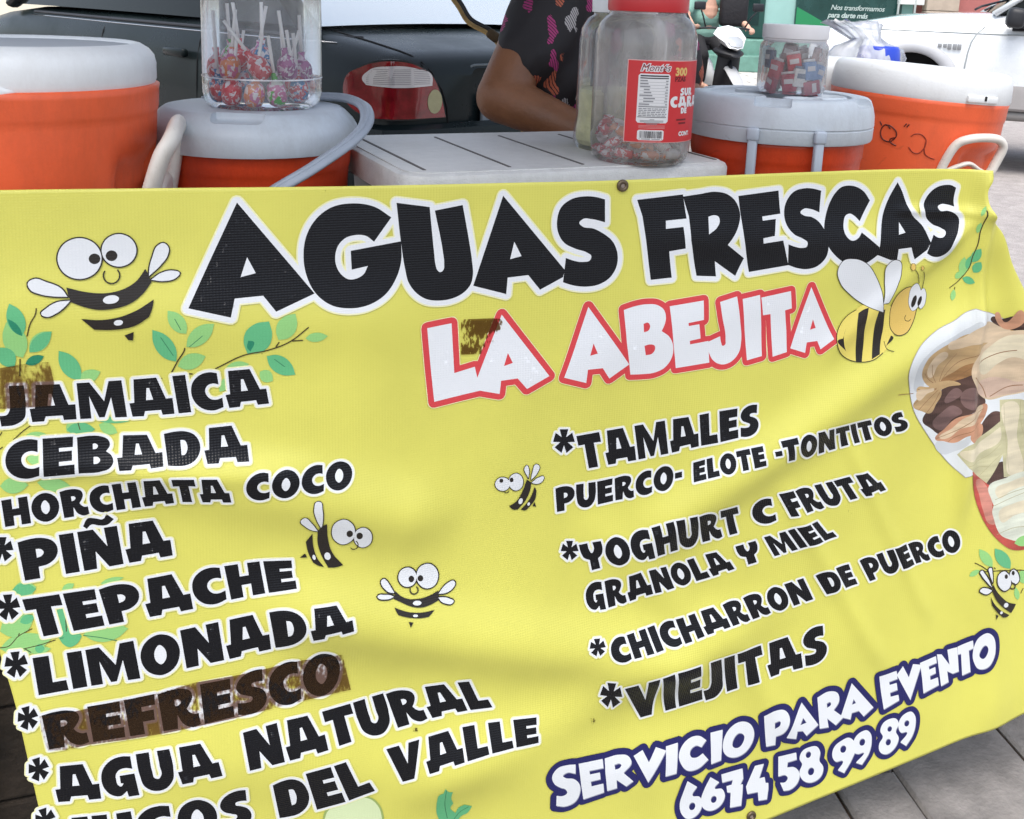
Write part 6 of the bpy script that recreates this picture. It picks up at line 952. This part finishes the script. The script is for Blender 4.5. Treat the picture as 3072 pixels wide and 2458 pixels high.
def sedan(label,loc,rz,paint,rear_glass,full=True,scale=1.0):
    t=thing('parked_car',label,'car',loc,rz); t.scale=(scale,)*3
    Z=.10
    secs=[(-.02,.93,.45,.66),(0,.965,.36,.735),(.03,.985,.33,.785),(.12,1.002,.31,.808),(.28,1.025,.29,.820),(.52,1.055,.28,.828),(.8,1.072,.27,.832),(2.0,1.075,.26,.835),(3.0,1.060,.26,.832),(3.35,1.03,.27,.825),(3.8,.965,.28,.80),(4.15,.90,.30,.755),(4.32,.83,.34,.68),(4.38,.74,.40,.60)]
    body=section_body('body',[(x,a+Z,b+Z,w) for x,a,b,w in secs],SED,paint,t)
    b=bvh(body)
    sw=cabin(t,(.50,3.25,.745,1.068+Z),(1.22,2.45,.565,1.43+Z),paint,tint,rear_glass,tint)
    for x in(.78,3.42):
        for y in(-.76,.76): wheel(t,x,y,.29,.29)
    # bumpers
    for x0,sg,nm in((0,1,'rear'),(4.34,-1,'front')):
        bm=bmesh.new(); path=[(.42,.842),(.14,.842),(.0,.80),(-.055,.70),(-.075,.45),(-.08,0)]; path=path+[(x,-y) for x,y in path[-2::-1]]
        prof=[(-.03,.42),(.012,.44),(.02,.55),(.016,.70),(.004,.755),(-.03,.768)]; rs=[]
        for k,(x,y) in enumerate(path):
            a=Vector(path[max(0,k-1)]);c=Vector(path[min(len(path)-1,k+1)]); d=(c-a).normalized(); nrm=Vector((d.y,-d.x))
            if nrm.dot(Vector((x-1.5,y)))<0: nrm=-nrm
            rs.append([(x0+sg*(x+nrm.x*o),(y+nrm.y*o)*(1 if nm=='rear' else .82),z+Z) for o,z in prof])
        bm_loft(bm,rs); fixn(bm); auto_smooth(mesh_obj('bumper',bm,paint,t),40)
    if full:
        for s in(1,-1):
            seam(t,b,[(x,s*.63,2) for x in(.0,.06,.12,.2,.28,.36,.44,.5)],(0,0,-1),seamm)
            seam(t,b,[(-1,s*y,z+Z) for y,z in((.625,.975),(.60,.94),(.56,.88),(.535,.82),(.53,.775),(.53,.7))],(1,0,0),seamm)
            for x,lean in((1.12,.10),(2.05,.0)): seam(t,b,[(x+lean*(z-.4),s*2,z+Z) for z in(.34,.5,.65,.8,.9,.98,1.03)],(0,-s,0),seamm,.003)
            seam(t,b,[(x,s*2,1.035+Z) for x in [.35+.2*k for k in range(14)]],(0,-s,0),blackpl,.009,'belt_moulding')
            seam(t,b,[(x,s*2,1.020+Z) for x in [.35+.2*k for k in range(14)]],(0,-s,0),chrome,.0028,'trim_strip')
            seam(t,b,[(x,s*2,.66+Z) for x in [1.2+.2*k for k in range(10)]],(0,-s,0),blackpl,.018,'side_moulding')
            bm=bmesh.new(); bm_box(bm,(1.30,s*.842,.93+Z),(.17,.03,.035),bev=.01); mesh_obj('door_handle',bm,paint,t)
            # tail lamp wrapped round the corner
            path=[Vector(p) for p in((-.022,.46),(-.020,.70),(-.002,.765),(.045,.806),(.14,.826),(.30,.838))]
            cum=[0]
            for p,q in zip(path,path[1:]): cum.append(cum[-1]+(q-p).length)
            def fn(u,z,off,s=s):
                for k in range(len(path)-1):
                    if u<=cum[k+1] or k==len(path)-2:
                        f=(u-cum[k])/(cum[k+1]-cum[k]); p=path[k].lerp(path[k+1],f); d=(path[k+1]-path[k]).normalized()
                        if k<len(path)-2: d=d.lerp((path[k+2]-path[k+1]).normalized(),max(0,f-.5)).normalized()
                        if k>0: d=d.lerp((path[k]-path[k-1]).normalized(),max(0,.5-f)).normalized()
                        nr=Vector((-d.y,d.x)); nr=-nr if nr.x*1+(-nr.y)*1>0 and False else nr
                        if nr.dot(p-Vector((1.0,.0)))<0: nr=-nr
                        p=p+nr*off; return (p.x,s*p.y,z+Z)
            LMP="0.085,.787 0.30,.789~ .36,.79 .42,.80~ .50,.865~ .49,.915~ .42,.955~ .33,.979~ .22,.966~ .150,.930~ .110,.865~"
            plate('lamp_gasket',[[p*1.0+(p-Vector((.28,.88))).normalized()*.006 for p in smoothpts(LMP)]],fn,gasket,t,.0015,.03)
            tl=plate('tail_lamp',[smoothpts(LMP)],fn,redlens,t,.005,.03)
            cl=plate('reversing_lens',[smoothpts(".150,.897 .28,.893~ .395,.899 .412,.917~ .385,.947~ .31,.964~ .22,.956~ .150,.927~")],fn,clearlens,tl,.0068,.006,.012)
            bm=bmesh.new()
            for k in range(9):
                z=.9045+k*.0060; e=.012*max(0,k-3)**1.15*.5
                bm_tube(bm,[fn(.160+e*.5+(.235-e*1.2)*i/8,z,.0070) for i in range(9)],  .0008,5)
            mesh_obj('lens_ribs',bm,mat('lens_rib',(.12,.12,.12),.3) if s==1 else bpy.data.materials['lens_rib'],cl)
            plate('round_lens',[[ (.136+.032*math.cos(2*math.pi*k/28),.843+.041*math.sin(2*math.pi*k/28)) for k in range(28)]],fn,spotlens,tl,.0068,.006,.012)
        # plate recess in the boot lid
        rec=bmesh.new(); rg=rrect(.86,.235,.05,-.43,.715+Z); bm_loft(rec,[[(x,y,z) for y,z in rg] for x in(-.2,.012)]); fixn(rec); cut(body,rec)
        bm=bmesh.new(); bm_tube(bm,[(-.003,y,z) for y,z in rrect(.885,.255,.055,-.4425,.705+Z)]+[(-.003,.4425-.055+.055,.705+Z+.055)],.006,6); mesh_obj('rim_highlight',bm,mat('rim_highlight_grey',(.07,.085,.09),.25),t)  # grey tube added as the highlight along the recess edge
        bm=bmesh.new(); rg=rrect(.33,.15,.01,-.165,.735+Z); bm_loft(bm,[[(x,y,z) for y,z in rg] for x in(-.012,-.004)]); fixn(bm); mesh_obj('number_plate_holder',bm,blackpl,t,smooth=False)
        bm=bmesh.new(); bm_box(bm,(-.010,.31,.80+Z),(.02,.10,.11),bev=.008); mesh_obj('plate_lamp',bm,mat('grey_lamp_plastic',(.20,.22,.24),.4),t,smooth=False)
    else:
        bm=bmesh.new()
        for k in range(6): bm_box(bm,(4.385-.006*k,0,.66+Z+.035*k),(.05,.86-.03*k,.012),bev=.004)
        bm_box(bm,(4.345,0,.75+Z),(.03,.80,.20)) ; mesh_obj('grille',bm,chrome,t,smooth=False)
        for s in(1,-1):
            bm=bmesh.new(); bm_box(bm,(4.26,s*.56,.76+Z),(.12,.26,.13),Matrix.Rotation(R(-s*18),3,'Z'),bev=.03); mesh_obj('headlight',bm,mat('headlight_lens',(.5,.52,.54),.1,.4) if s==1 else bpy.data.materials['headlight_lens'],t)
    return t
sedan('dark green saloon car parked with its rear and left tail lamp towards the stall',(.116,3.94,-.10),math.atan2(.69,-.72),greenblack,sky_silver)
sedan('black car facing the camera beyond the boot of the green saloon',(.62,12.6,-.10),R(-93),blackp,tint,False,1.16)
# ---- white estate on the right
t=thing('parked_car','white off-roader with grey lower cladding parked behind the right coolers','car',(0,9.35,-.10)); yw=R(-20); q=Vector((3.86,8.5,-.10))-Matrix.Rotation(yw,3,'Z')@Vector((3.86,-.85,0)); t.location=q; t.rotation_euler=(0,0,yw)
Z=.10; prof=[(0,0),(.90,0),(.985,.06),(1.0,.22),(1.0,.45),(.99,.70),(.965,.79),(.915,.90),(.83,.965),(.70,.992),(.35,1.005),(0,1.01)]
secs=[(2.40,.90,.50,.66),(2.44,.97,.46,.74),(2.52,1.035,.43,.80),(2.66,1.075,.42,.835),(2.84,1.115,.42,.845),(3.12,1.172,.42,.85),(3.4,1.203,.42,.852),(3.72,1.221,.42,.853),(4.0,1.228,.42,.855),(5.5,1.235,.42,.858),(6.8,1.235,.42,.855),(6.95,1.22,.46,.82)]
body=section_body('body',[(x,a+Z,b+Z,w) for x,a,b,w in secs],prof,whitec,t)
for cx,cz in((3.26,.57),(5.95,.55)):
    for s in(-1,1):
        cb=bmesh.new(); bm_lathe(cb,[(0,-.3),(.335,-.3),(.335,.3),(0,.3)],40); bmesh.ops.rotate(cb,cent=(0,0,0),matrix=Matrix.Rotation(R(90),3,'X'),verts=cb.verts); bmesh.ops.translate(cb,vec=(cx,s*.86,cz+Z),verts=cb.verts); fixn(cb); cut(body,cb)
        bm=bmesh.new(); pts=[(cx+.362*math.cos(a),s*.853,cz+Z+.362*math.sin(a)) for a in [R(-12+204*k/28) for k in range(29)]]; rs=[]
        for k,p in enumerate(pts):
            a=R(-12+204*k/28); e=Vector((math.cos(a),0,math.sin(a))); y=Vector((0,s,0)); rs.append([Vector(p)+e*q+y*o for q,o in((-.052,-.02),(-.056,.006),(-.045,.022),(-.010,.030),(.028,.022),(.045,.004),(.045,-.02))])
        bm_loft(bm,rs); fixn(bm); auto_smooth(mesh_obj('wheel_arch_flare',bm,mat('silver_arch',(.42,.43,.45),.4,var=(6,.08)) if cx<4 and s<0 else bpy.data.materials['silver_arch'],t),50)
        wheel(t,cx,s*.74,.36,.36,.22)
for x in(3.26,5.95):
    bm=bmesh.new(); bm_box(bm,(x,0,.62),(.62,1.15,.7)); mesh_obj('wheel_housing',bm,seamm,t,smooth=False)
b=bvh(body)
cabin(t,(3.86,6.9,.72,1.215+Z),(4.62,6.72,.62,1.74+Z),whitec,tint,tint,tint)
for s in(-1,1):
    bm=bmesh.new(); rs=[]
    for x in(3.60,3.70,4.6,5.40,5.50): rs.append([(x,s*(.846+o),z+Z) for o,z in((0,.44),(.020,.46),(.022,.60),(.012,.645),(-.02,.65))])
    bm_loft(bm,rs); fixn(bm); auto_smooth(mesh_obj('side_cladding',bm,silverclad,t),40)
    bm=bmesh.new(); bm_tube(bm,[(3.55,s*.79,.40+Z),(5.55,s*.79,.40+Z)],.045,12); mesh_obj('side_step',bm,mat('step_grey',(.22,.21,.20),.5) if s<0 else bpy.data.materials['step_grey'],t)
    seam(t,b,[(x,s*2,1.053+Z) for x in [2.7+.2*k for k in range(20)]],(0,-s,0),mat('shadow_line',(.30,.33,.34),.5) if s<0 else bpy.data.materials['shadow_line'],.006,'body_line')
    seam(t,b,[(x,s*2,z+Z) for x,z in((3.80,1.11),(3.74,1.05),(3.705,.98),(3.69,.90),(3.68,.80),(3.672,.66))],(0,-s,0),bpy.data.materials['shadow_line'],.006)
    bm=bmesh.new(); bm_box(bm,(4.00,s*1.0,1.19+Z),(.14,.17,.16),Matrix.Rotation(R(8),3,'Y'),bev=.045,seg=3); mir=mesh_obj('wing_mirror',bm,blackpl,t); bm=bmesh.new(); bm_box(bm,(4.05,s*.88,1.145+Z),(.20,.10,.07),bev=.02); mesh_obj('mirror_stalk',bm,blackpl,mir)
    bm=bmesh.new(); bm_tube(bm,[(4.0,s*.83,1.10+Z),(5.2,s*.835,1.10+Z),(6.6,s*.83,1.10+Z)],.016,8); mesh_obj('window_trim',bm,blackpl,t)
    bm=bmesh.new(); z0=.945+Z
    for k,(x,w_) in enumerate(((3.47,.03),(3.51,.028),(3.545,.03),(3.585,.03),(3.62,.03))): bm_box(bm,(x,s*.862,z0-.006*(k>1)),(w_,.012,.034 if k<2 else .05),bev=.005)
    mesh_obj('badge',bm,mat('grey_badge',(.27,.28,.29),.4,.3) if s<0 else bpy.data.materials['grey_badge'],t)
for x0,y0,x1,y1 in((3.72,-.55,4.05,-.28),(3.84,.1,4.10,.4)):
    bm=bmesh.new(); bm_tube(bm,[(x0,y0,1.245+Z),(x0+.05,y0+.03,1.275+Z),(x1,y1,1.36+Z)],.010,8); mesh_obj('wiper',bm,blackpl,t)
# ---- strap tied across from the shade canopy
strap=thing('tie_strap','knotted tan and black strap running down from above in front of the green car','strap',(-.10,2.2,0))
tan=mat('tan_webbing',(.42,.27,.10),.7,var=(60,.3)); blk=mat('black_cord',(.012,.012,.012),.6)
sp=[(-.42,2.55,2.2),(-.235,2.35,1.42),(-.170,2.30,1.235),(-.130,2.28,1.172),(-.108,2.27,1.142),(-.068,2.26,1.122),(-.040,2.24,1.098),(-.020,2.20,1.058),(0,2.1,1.0),(.05,1.9,.85)]
O=Vector((-.10,2.2,0)); bm=bmesh.new(); bm_tube(bm,crom([Vector(p)-O for p in sp],6),.0095,8,flat=.35); mesh_obj('webbing',bm,tan,strap)
bm=bmesh.new(); bm_tube(bm,crom([Vector(p)-O+Vector((.004,-.008,.008)) for p in sp[:7]],6),[.0045]*37,8); mesh_obj('cord',bm,blk,strap)
bm=bmesh.new(); bm_box(bm,Vector((-.055,2.235,1.118))-O,(.03,.02,.022),Matrix.Rotation(R(35),3,'Y'),bev=.007); mesh_obj('knot',bm,mat('dark_knot',(.07,.045,.02),.8),strap)
# ---- scooter
t=thing('motor_scooter','white and black motor scooter across the street with a rider holding the handlebar','scooter',(2.12,12.7,-.10),R(-75))
wp=mat('white_scooter_plastic',(.72,.74,.75),.3,coat=.4)
for x,nm in((0,'w'),(1.24,'f')): wheel(t,x,.0,.22,.22,.11)
def lofty(name,secs,m,n=16):
    bm=bmesh.new(); rs=[]
    for (x,y,z),(rx,ry),tl in secs:
        q=Matrix.Rotation(R(tl),3,'Y'); rs.append([Vector((x,y,z))+q@Vector((0,ry*math.cos(2*math.pi*k/n),rx*math.sin(2*math.pi*k/n))) for k in range(n)])
    bm_loft(bm,rs); fixn(bm); return auto_smooth(mesh_obj(name,bm,m,t),50)
lofty('tail_body',[((-.35,0,.78),(.03,.05),0),((-.2,0,.74),(.10,.13),0),((.1,0,.66),(.14,.15),0),((.35,0,.58),(.12,.13),0),((.5,0,.42),(.08,.12),0)],wp)
lofty('seat',[((-.28,0,.85),(.03,.08),0),((-.1,0,.86),(.05,.13),0),((.2,0,.82),(.05,.13),0),((.42,0,.80),(.03,.08),0)],blackpl)
lofty('floor_board',[((.4,0,.34),(.04,.14),0),((.7,0,.32),(.04,.16),0),((.92,0,.36),(.05,.16),-30)],blackpl)
lofty('leg_shield',[((.90,0,.34),(.05,.13),60),((.98,0,.55),(.06,.15),75),((1.02,0,.76),(.06,.14),80),((.98,0,.88),(.04,.10),90)],blackpl)
lofty('front_cowl',[((.86,0,.98),(.05,.09),-10),((.95,0,.985),(.10,.185),-10),((1.05,0,.95),(.125,.175),-25),((1.13,0,.90),(.11,.12),-35),((1.18,0,.87),(.06,.05),-40)],wp,8)
lofty('headlight',[((1.08,0,.935),(.07,.125),-35),((1.165,0,.895),(.07,.085),-35),((1.20,0,.875),(.03,.03),-35)],mat('scooter_lamp',(.5,.52,.53),.1,.4))
lofty('lower_cowl',[((.94,0,.80),(.06,.17),0),((1.08,0,.775),(.055,.15),-15),((1.18,0,.76),(.025,.06),-20)],blackpl)
lofty('front_mudguard',[((.98,0,.60),(.03,.05),-30),((1.08,0,.60),(.05,.075),-35),((1.24,0,.50),(.05,.075),-40),((1.36,0,.40),(.03,.06),-45)],mat('grey_mudguard',(.42,.43,.44),.35))
bm=bmesh.new(); bm_tube(bm,[(1.02,0,.75),(1.24,.0,.22)],.025,10); mesh_obj('fork',bm,blackpl,t)
bm=bmesh.new(); bm_tube(bm,crom([(.80,-.36,1.03),(.88,-.2,1.05),(.92,0,1.04),(.88,.2,1.05),(.80,.36,1.03)],5),.014,10); mesh_obj('handlebar',bm,blackpl,t)
for s in(-1,1):
    bm=bmesh.new(); bm_tube(bm,[(.86,s*.24,1.05),(.90,s*.30,1.18),(.93,s*.34,1.24)],.009,8); mi=mesh_obj('mirror_stem',bm,blackpl,t)
    bm=bmesh.new(); bm_box(bm,(.93,s*.36,1.29),(.03,.14,.09),bev=.014); mesh_obj('mirror',bm,blackpl,mi)
# ---------------------------------------------------------------- people
def blob(name,caps,m,par,voxel=.012,smooth=6,org=(0,0,0)):
    """one continuous surface grown from tapered limbs (p,q,rp,rq)"""
    bm=bmesh.new(); O=Vector(org)
    for p,q,r0,r1 in caps:
        p=Vector(p)-O;q=Vector(q)-O; d=(q-p); L=max(d.length,1e-4); d=d/L; s,u=frame(d); rs=[]
        N=14
        for a in(-80,-50,-20): rs.append((p+d*(r0*math.sin(R(a))),r0*math.cos(R(a))))
        for f in(0,.25,.5,.75,1): rs.append((p+d*L*f,r0+(r1-r0)*f))
        for a in(20,50,80): rs.append((q+d*(r1*math.sin(R(a))),r1*math.cos(R(a))))
        bm_loft(bm,[[c+s*r*math.cos(2*math.pi*k/N)+u*r*math.sin(2*math.pi*k/N) for k in range(N)] for c,r in rs])
    fixn(bm); o=mesh_obj(name,bm,m,par)
    md=o.modifiers.new('r','REMESH'); md.mode='VOXEL'; md.voxel_size=voxel
    ms=o.modifiers.new('s','SMOOTH'); ms.factor=.5; ms.iterations=smooth
    dg=bpy.context.evaluated_depsgraph_get(); dg.update(); me=bpy.data.meshes.new_from_object(o.evaluated_get(dg)); o.modifiers.clear(); old=o.data; o.data=me; me.name=name
    for p in me.polygons: p.use_smooth=True
    return o
def hand(w,dirv,side,curl=.5):
    """palm, four unequal bent fingers and a thumb from the side of the palm; returns tapered limbs"""
    w=Vector(w); d=Vector(dirv).normalized(); s=Vector(side).normalized(); n=d.cross(s).normalized(); out=[]
    pm=w+d*.085
    for k,o in enumerate((-.030,-.010,.010,.029)): out.append((w+s*o*.55,pm+s*o,.014,.0125))
    for k,(o,L) in enumerate(((-.031,.058),(-.011,.068),(.010,.074),(.030,.066))):
        a=pm+s*o; v=(d*math.cos(curl*.6)+n*math.sin(curl*.6)); b_=a+v*L*.5; v2=(d*math.cos(curl*1.7)+n*math.sin(curl*1.7)); c_=b_+v2*L*.32; v3=(d*math.cos(curl*2.5)+n*math.sin(curl*2.5)); e=c_+v3*L*.25
        out+=[(a,b_,.0095,.0085),(b_,c_,.0085,.0078),(c_,e,.0078,.0065)]
    a=w+d*.025+s*.030; b_=a+(d*.6+s*.65+n*.3)*.042; c_=b_+(d*.9+s*.1+n*.35)*.034; out+=[(a,b_,.013,.010),(b_,c_,.010,.0078)]
    return out
def head_caps(c,face,up):
    c=Vector(c); f=Vector(face).normalized(); u=Vector(up).normalized(); s=f.cross(u).normalized()
    L=[(c+u*.035-f*.012,c+u*.03-f*.03,.078,.080),(c-u*.02+f*.012,c-u*.055+f*.022,.068,.050),(c-u*.07+f*.035,c-u*.078+f*.045,.034,.026),
       (c+u*.012+f*.080,c-u*.022+f*.096,.009,.0135),(c-u*.050+f*.080-s*.016,c-u*.050+f*.080+s*.016,.0085,.0085),(c-u*.061+f*.077-s*.013,c-u*.061+f*.077+s*.013,.009,.009),
       (c+u*.030+f*.072-s*.034,c+u*.032+f*.074-s*.012,.011,.011),(c+u*.030+f*.072+s*.034,c+u*.032+f*.074+s*.012,.011,.011)]
    for k in(-1,1): L.append((c+s*k*.078-f*.008+u*.012,c+s*k*.080-f*.008-u*.022,.013,.010))
    return L
def face_parts(par,c,face,up,org,hair,hairm,eyem):
    c=Vector(c)-Vector(org); f=Vector(face).normalized(); u=Vector(up).normalized(); s=f.cross(u).normalized()
    for k in(-1,1):
        bm=bmesh.new(); bmesh.ops.create_uvsphere(bm,u_segments=14,v_segments=10,radius=.0105); bmesh.ops.translate(bm,vec=c+f*.0720+u*.013+s*k*.031,verts=bm.verts); e=mesh_obj('eye',bm,eyem[0],par)
        bm=bmesh.new(); bmesh.ops.create_uvsphere(bm,u_segments=12,v_segments=8,radius=.0055); bmesh.ops.translate(bm,vec=c+f*.0790+u*.013+s*k*.031,verts=bm.verts); mesh_obj('iris',bm,eyem[1],e)
    blob('hair',[(c+Vector(p[0]),c+Vector(p[1]),p[2],p[3]) for p in hair(f,u,s)],hairm,par,.010,4)
skin=mat('brown_skin',(.205,.085,.038),.48,var=(16,.20),bump=(220,.12),grime=(22,.35,(.12,.045,.02))); skin2=mat('light_brown_skin',(.62,.36,.26),.5,var=(40,.06)); hairm=mat('black_hair',(.012,.009,.008),.45,bump=(160,.6)); eyem=(mat('eye_white',(.7,.68,.65),.3),mat('dark_iris',(.02,.012,.008),.2)); lipm=None
def feather_cloth():
    m=bpy.data.materials.new('feather_print_cloth'); m.use_nodes=True; n=m.node_tree.nodes; l=m.node_tree.links; b=n['Principled BSDF']; b.inputs['Roughness'].default_value=.75
    tc=n.new('ShaderNodeTexCoord'); no=n.new('ShaderNodeTexNoise'); no.inputs['Scale'].default_value=30; no.inputs['Detail'].default_value=3; l.new(tc.outputs['Object'],no.inputs['Vector'])
    mxv=n.new('ShaderNodeMix'); mxv.data_type='VECTOR'; mxv.inputs[0].default_value=.040; l.new(tc.outputs['Object'],mxv.inputs[4]); l.new(no.outputs['Color'],mxv.inputs[5])
    mp=n.new('ShaderNodeMapping'); mp.inputs['Rotation'].default_value=(0,R(-33),0); mp.inputs['Scale'].default_value=(44,12,17); l.new(mxv.outputs[1],mp.inputs[0])
    vo=n.new('ShaderNodeTexVoronoi'); vo.inputs['Randomness'].default_value=.85; vo.inputs['Scale'].default_value=1.0; l.new(mp.outputs[0],vo.inputs['Vector'])
    lt=n.new('ShaderNodeMath'); lt.operation='LESS_THAN'; lt.inputs[1].default_value=.43; l.new(vo.outputs['Distance'],lt.inputs[0])
    # barbs: fine stripes across each feather
    wv=n.new('ShaderNodeTexWave'); wv.bands_direction='DIAGONAL'; wv.inputs['Scale'].default_value=80; wv.inputs['Distortion'].default_value=2.5; l.new(tc.outputs['Object'],wv.inputs[0])
    gt=n.new('ShaderNodeMath'); gt.operation='GREATER_THAN'; gt.inputs[1].default_value=.22; l.new(wv.outputs[1],gt.inputs[0]); mu=n.new('ShaderNodeMath'); mu.operation='MULTIPLY'; l.new(lt.outputs[0],mu.inputs[0]); l.new(gt.outputs[0],mu.inputs[1])
    cr=n.new('ShaderNodeValToRGB'); cr.color_ramp.interpolation='CONSTANT'; e=cr.color_ramp.elements; e[0].color=(.012,.009,.010,1); e[1].position=.40; e[1].color=(.36,.03,.15,1)
    for p,c in((.62,(.42,.10,.05,1)),(.76,(.42,.39,.38,1)),(.86,(.25,.015,.10,1))): x=e.new(p); x.color=c
    sp=n.new('ShaderNodeSeparateColor'); l.new(vo.outputs['Color'],sp.inputs[0]); l.new(sp.outputs[0],cr.inputs[0])
    mx=n.new('ShaderNodeMix'); mx.data_type='RGBA'; l.new(mu.outputs[0],mx.inputs[0]); mx.inputs[6].default_value=(.012,.009,.010,1); l.new(cr.outputs[0],mx.inputs[7]); l.new(mx.outputs[2],b.inputs['Base Color'])
    bp=n.new('ShaderNodeBump'); bp.inputs['Strength'].default_value=.4; bp.inputs['Distance'].default_value=.01; n2=n.new('ShaderNodeTexNoise'); n2.inputs['Scale'].default_value=14; l.new(tc.outputs['Object'],n2.inputs['Vector']); l.new(n2.outputs[0],bp.inputs['Height']); l.new(bp.outputs[0],b.inputs['Normal'])
    return m
# --- the vendor behind the ice chest
O=(.19,1.96,0); v=thing('person','person in a black dress printed with pink and white feathers, standing behind the ice chest','person',O)
Sl,El,Wl=(.075,1.885,1.265),(-.026,1.745,1.033),(.125,1.690,.980); Sr,Er,Wr=(.235,1.91,1.245),(.285,1.80,1.02),(.215,1.685,.950)
H=(.185,1.90,1.435)
caps=[((.19,1.97,.80),(.19,1.96,1.0),.125,.105),((.12,1.96,.80),(.26,1.96,.80),.105,.105),((.19,1.95,1.0),(.19,1.94,1.20),.105,.115),((.10,1.91,1.235),(.26,1.925,1.235),.055,.055),((.187,1.93,1.25),(.185,1.915,1.36),.052,.047),
 (Sl,El,.053,.044),(El,Wl,.045,.029),(Sr,Er,.053,.044),(Er,Wr,.045,.029),((.12,1.97,.80),(.115,1.95,.45),.082,.055),((.115,1.95,.45),(.11,1.99,.09),.056,.036),((.26,1.97,.80),(.265,1.95,.45),.082,.055),((.265,1.95,.45),(.27,1.99,.09),.056,.036),
 ((.11,1.99,.05),(.105,1.84,.03),.034,.026),((.27,1.99,.05),(.275,1.84,.03),.034,.026)]
caps+=head_caps(H,(0,-1,-.15),(0,-.15,1))+hand(Wl,(.75,-.25,-.30),(.1,.5,.8),.5)+hand(Wr,(-.8,-.2,-.15),(-.1,.5,.8),.5)
body=blob('body',caps,skin,v,.0075,4,O)
dress=blob('dress',[((.115,1.95,.82),(.245,1.95,.82),.128,.128),((.13,1.945,1.0),(.225,1.945,1.0),.120,.120),((.125,1.93,1.14),(.205,1.935,1.14),.122,.118),((.10,1.915,1.225),(.225,1.925,1.215),.066,.060),
 ((.09,1.96,.78),(.08,1.96,.42),.135,.150),((.29,1.96,.78),(.30,1.96,.42),.135,.150),((.19,1.96,.78),(.19,1.96,.42),.140,.155),
 ((.090,1.895,1.250),(.018,1.795,1.104),.075,.064),((.06,1.885,1.13),(.05,1.85,1.06),.085,.075),((.232,1.915,1.225),(.272,1.83,1.08),.066,.062)],feather_cloth(),v,.009,6,O)
for q in bpy.data.objects['dress'].data.vertices:   # pulled folds in the cloth
    c_=q.co; q.co=c_+q.normal*(.010*noise.noise(Vector((c_.x*9+c_.z*5,c_.y*9,c_.z*4.5)))+.006*noise.noise(Vector((c_.x*20-c_.z*16,c_.y*14,c_.z*9))))
face_parts(v,H,(0,-1,-.15),(0,-.15,1),O,lambda f,u,s:[(u*.055-f*.02,u*.045-f*.04,.082,.086),(u*.0-f*.06,-u*.06-f*.075,.065,.050),(u*.06+f*.03,u*.06-f*.01,.05,.06)]+[(s*k*.062+u*.03-f*.012,s*k*.066-u*.02-f*.03,.028,.026) for k in(-1,1)]+[(-u*.01-f*.10,-u*.02-f*.125,.038,.03)],hairm,eyem)
for x in(.11,.272):
    bm=bmesh.new(); bm_box(bm,(x-O[0],1.90-O[1],.012),(.085,.25,.024),bev=.01); mesh_obj('sandal',bm,blackpl,v)
# --- the scooter rider
O=(2.21,12.35,-.10); p=thing('person','person in a pale green shirt riding the white scooter, bare forearm reaching the handlebar','person',O)
fw=Vector((math.cos(R(-75)),math.sin(R(-75)),0)); lf=Vector((-fw.y,fw.x,0)); B=Vector((2.12,12.7,-.10))
def L(x,y,z): return B+fw*x+lf*y+Vector((0,0,z))
sk=[(L(.30,-.09,.95),L(.30,.09,.95),.12,.12),(L(.30,0,.98),L(.36,0,1.25),.12,.13),(L(.38,-.15,1.40),L(.38,.15,1.40),.06,.06),(L(.36,0,1.2),L(.38,0,1.36),.13,.10),(L(.38,0,1.42),L(.42,0,1.54),.052,.05)]
hc=L(.45,0,1.62)
arm=[]
for s,E_,W_ in((-1,L(.50,-.33,1.17),L(.74,-.35,1.06)),(1,L(.50,.33,1.17),L(.74,.35,1.06))):
    S_=L(.38,s*.20,1.40); arm+=[(S_,E_,.055,.045),(E_,W_,.046,.032)]; arm+=hand(W_,fw+Vector((0,0,-.25)),lf*s*-1,.9)
leg=[]
for s in(-1,1): leg+=[(L(.30,s*.11,.93),L(.66,s*.16,.72),.09,.062),(L(.66,s*.16,.72),L(.62,s*.15,.38),.06,.042),(L(.62,s*.15,.39),L(.80,s*.15,.375),.036,.03)]
blob('body',sk+arm+leg+head_caps(hc,fw,(0,0,1)),skin2,p,.010,4,O)
blob('shirt',[(L(.30,-.07,.98),L(.30,.07,.98),.14,.14),(L(.33,-.05,1.15),L(.33,.05,1.15),.145,.145),(L(.37,-.12,1.36),L(.37,.12,1.36),.095,.095)]+[(L(.38,s*.19,1.40),L(.46,s*.29,1.23),.075,.068) for s in(-1,1)],mat('pale_green_shirt',(.20,.37,.31),.8,var=(9,.15),bump=(12,.7)),p,.012,5,O)
blob('trousers',[(L(.30,-.09,.90),L(.30,.09,.90),.135,.135)]+[q for s in(-1,1) for q in((L(.30,s*.11,.92),L(.66,s*.16,.72),.105,.078),(L(.66,s*.16,.72),L(.62,s*.15,.45),.075,.062))],mat('black_trousers',(.014,.014,.017),.8,bump=(14,.6)),p,.012,5,O)
face_parts(p,hc,fw,(0,0,1),O,lambda f,u,s:[(u*.055-f*.02,u*.045-f*.04,.084,.088),(u*.0-f*.06,-u*.03-f*.07,.065,.055),(u*.065+f*.03,u*.06-f*.01,.05,.06)],hairm,eyem)
bm=bmesh.new()
b=thing('bag','black bag carried at the rider\'s side above the scooter handlebar','bag',L(.56,.24,1.10)); bm_box(bm,(0,0,.14),(.32,.16,.36),bev=.05,seg=3)
mesh_obj('pouch',bm,mat('black_bag_cloth',(.014,.013,.016),.7,bump=(30,.5)),b)
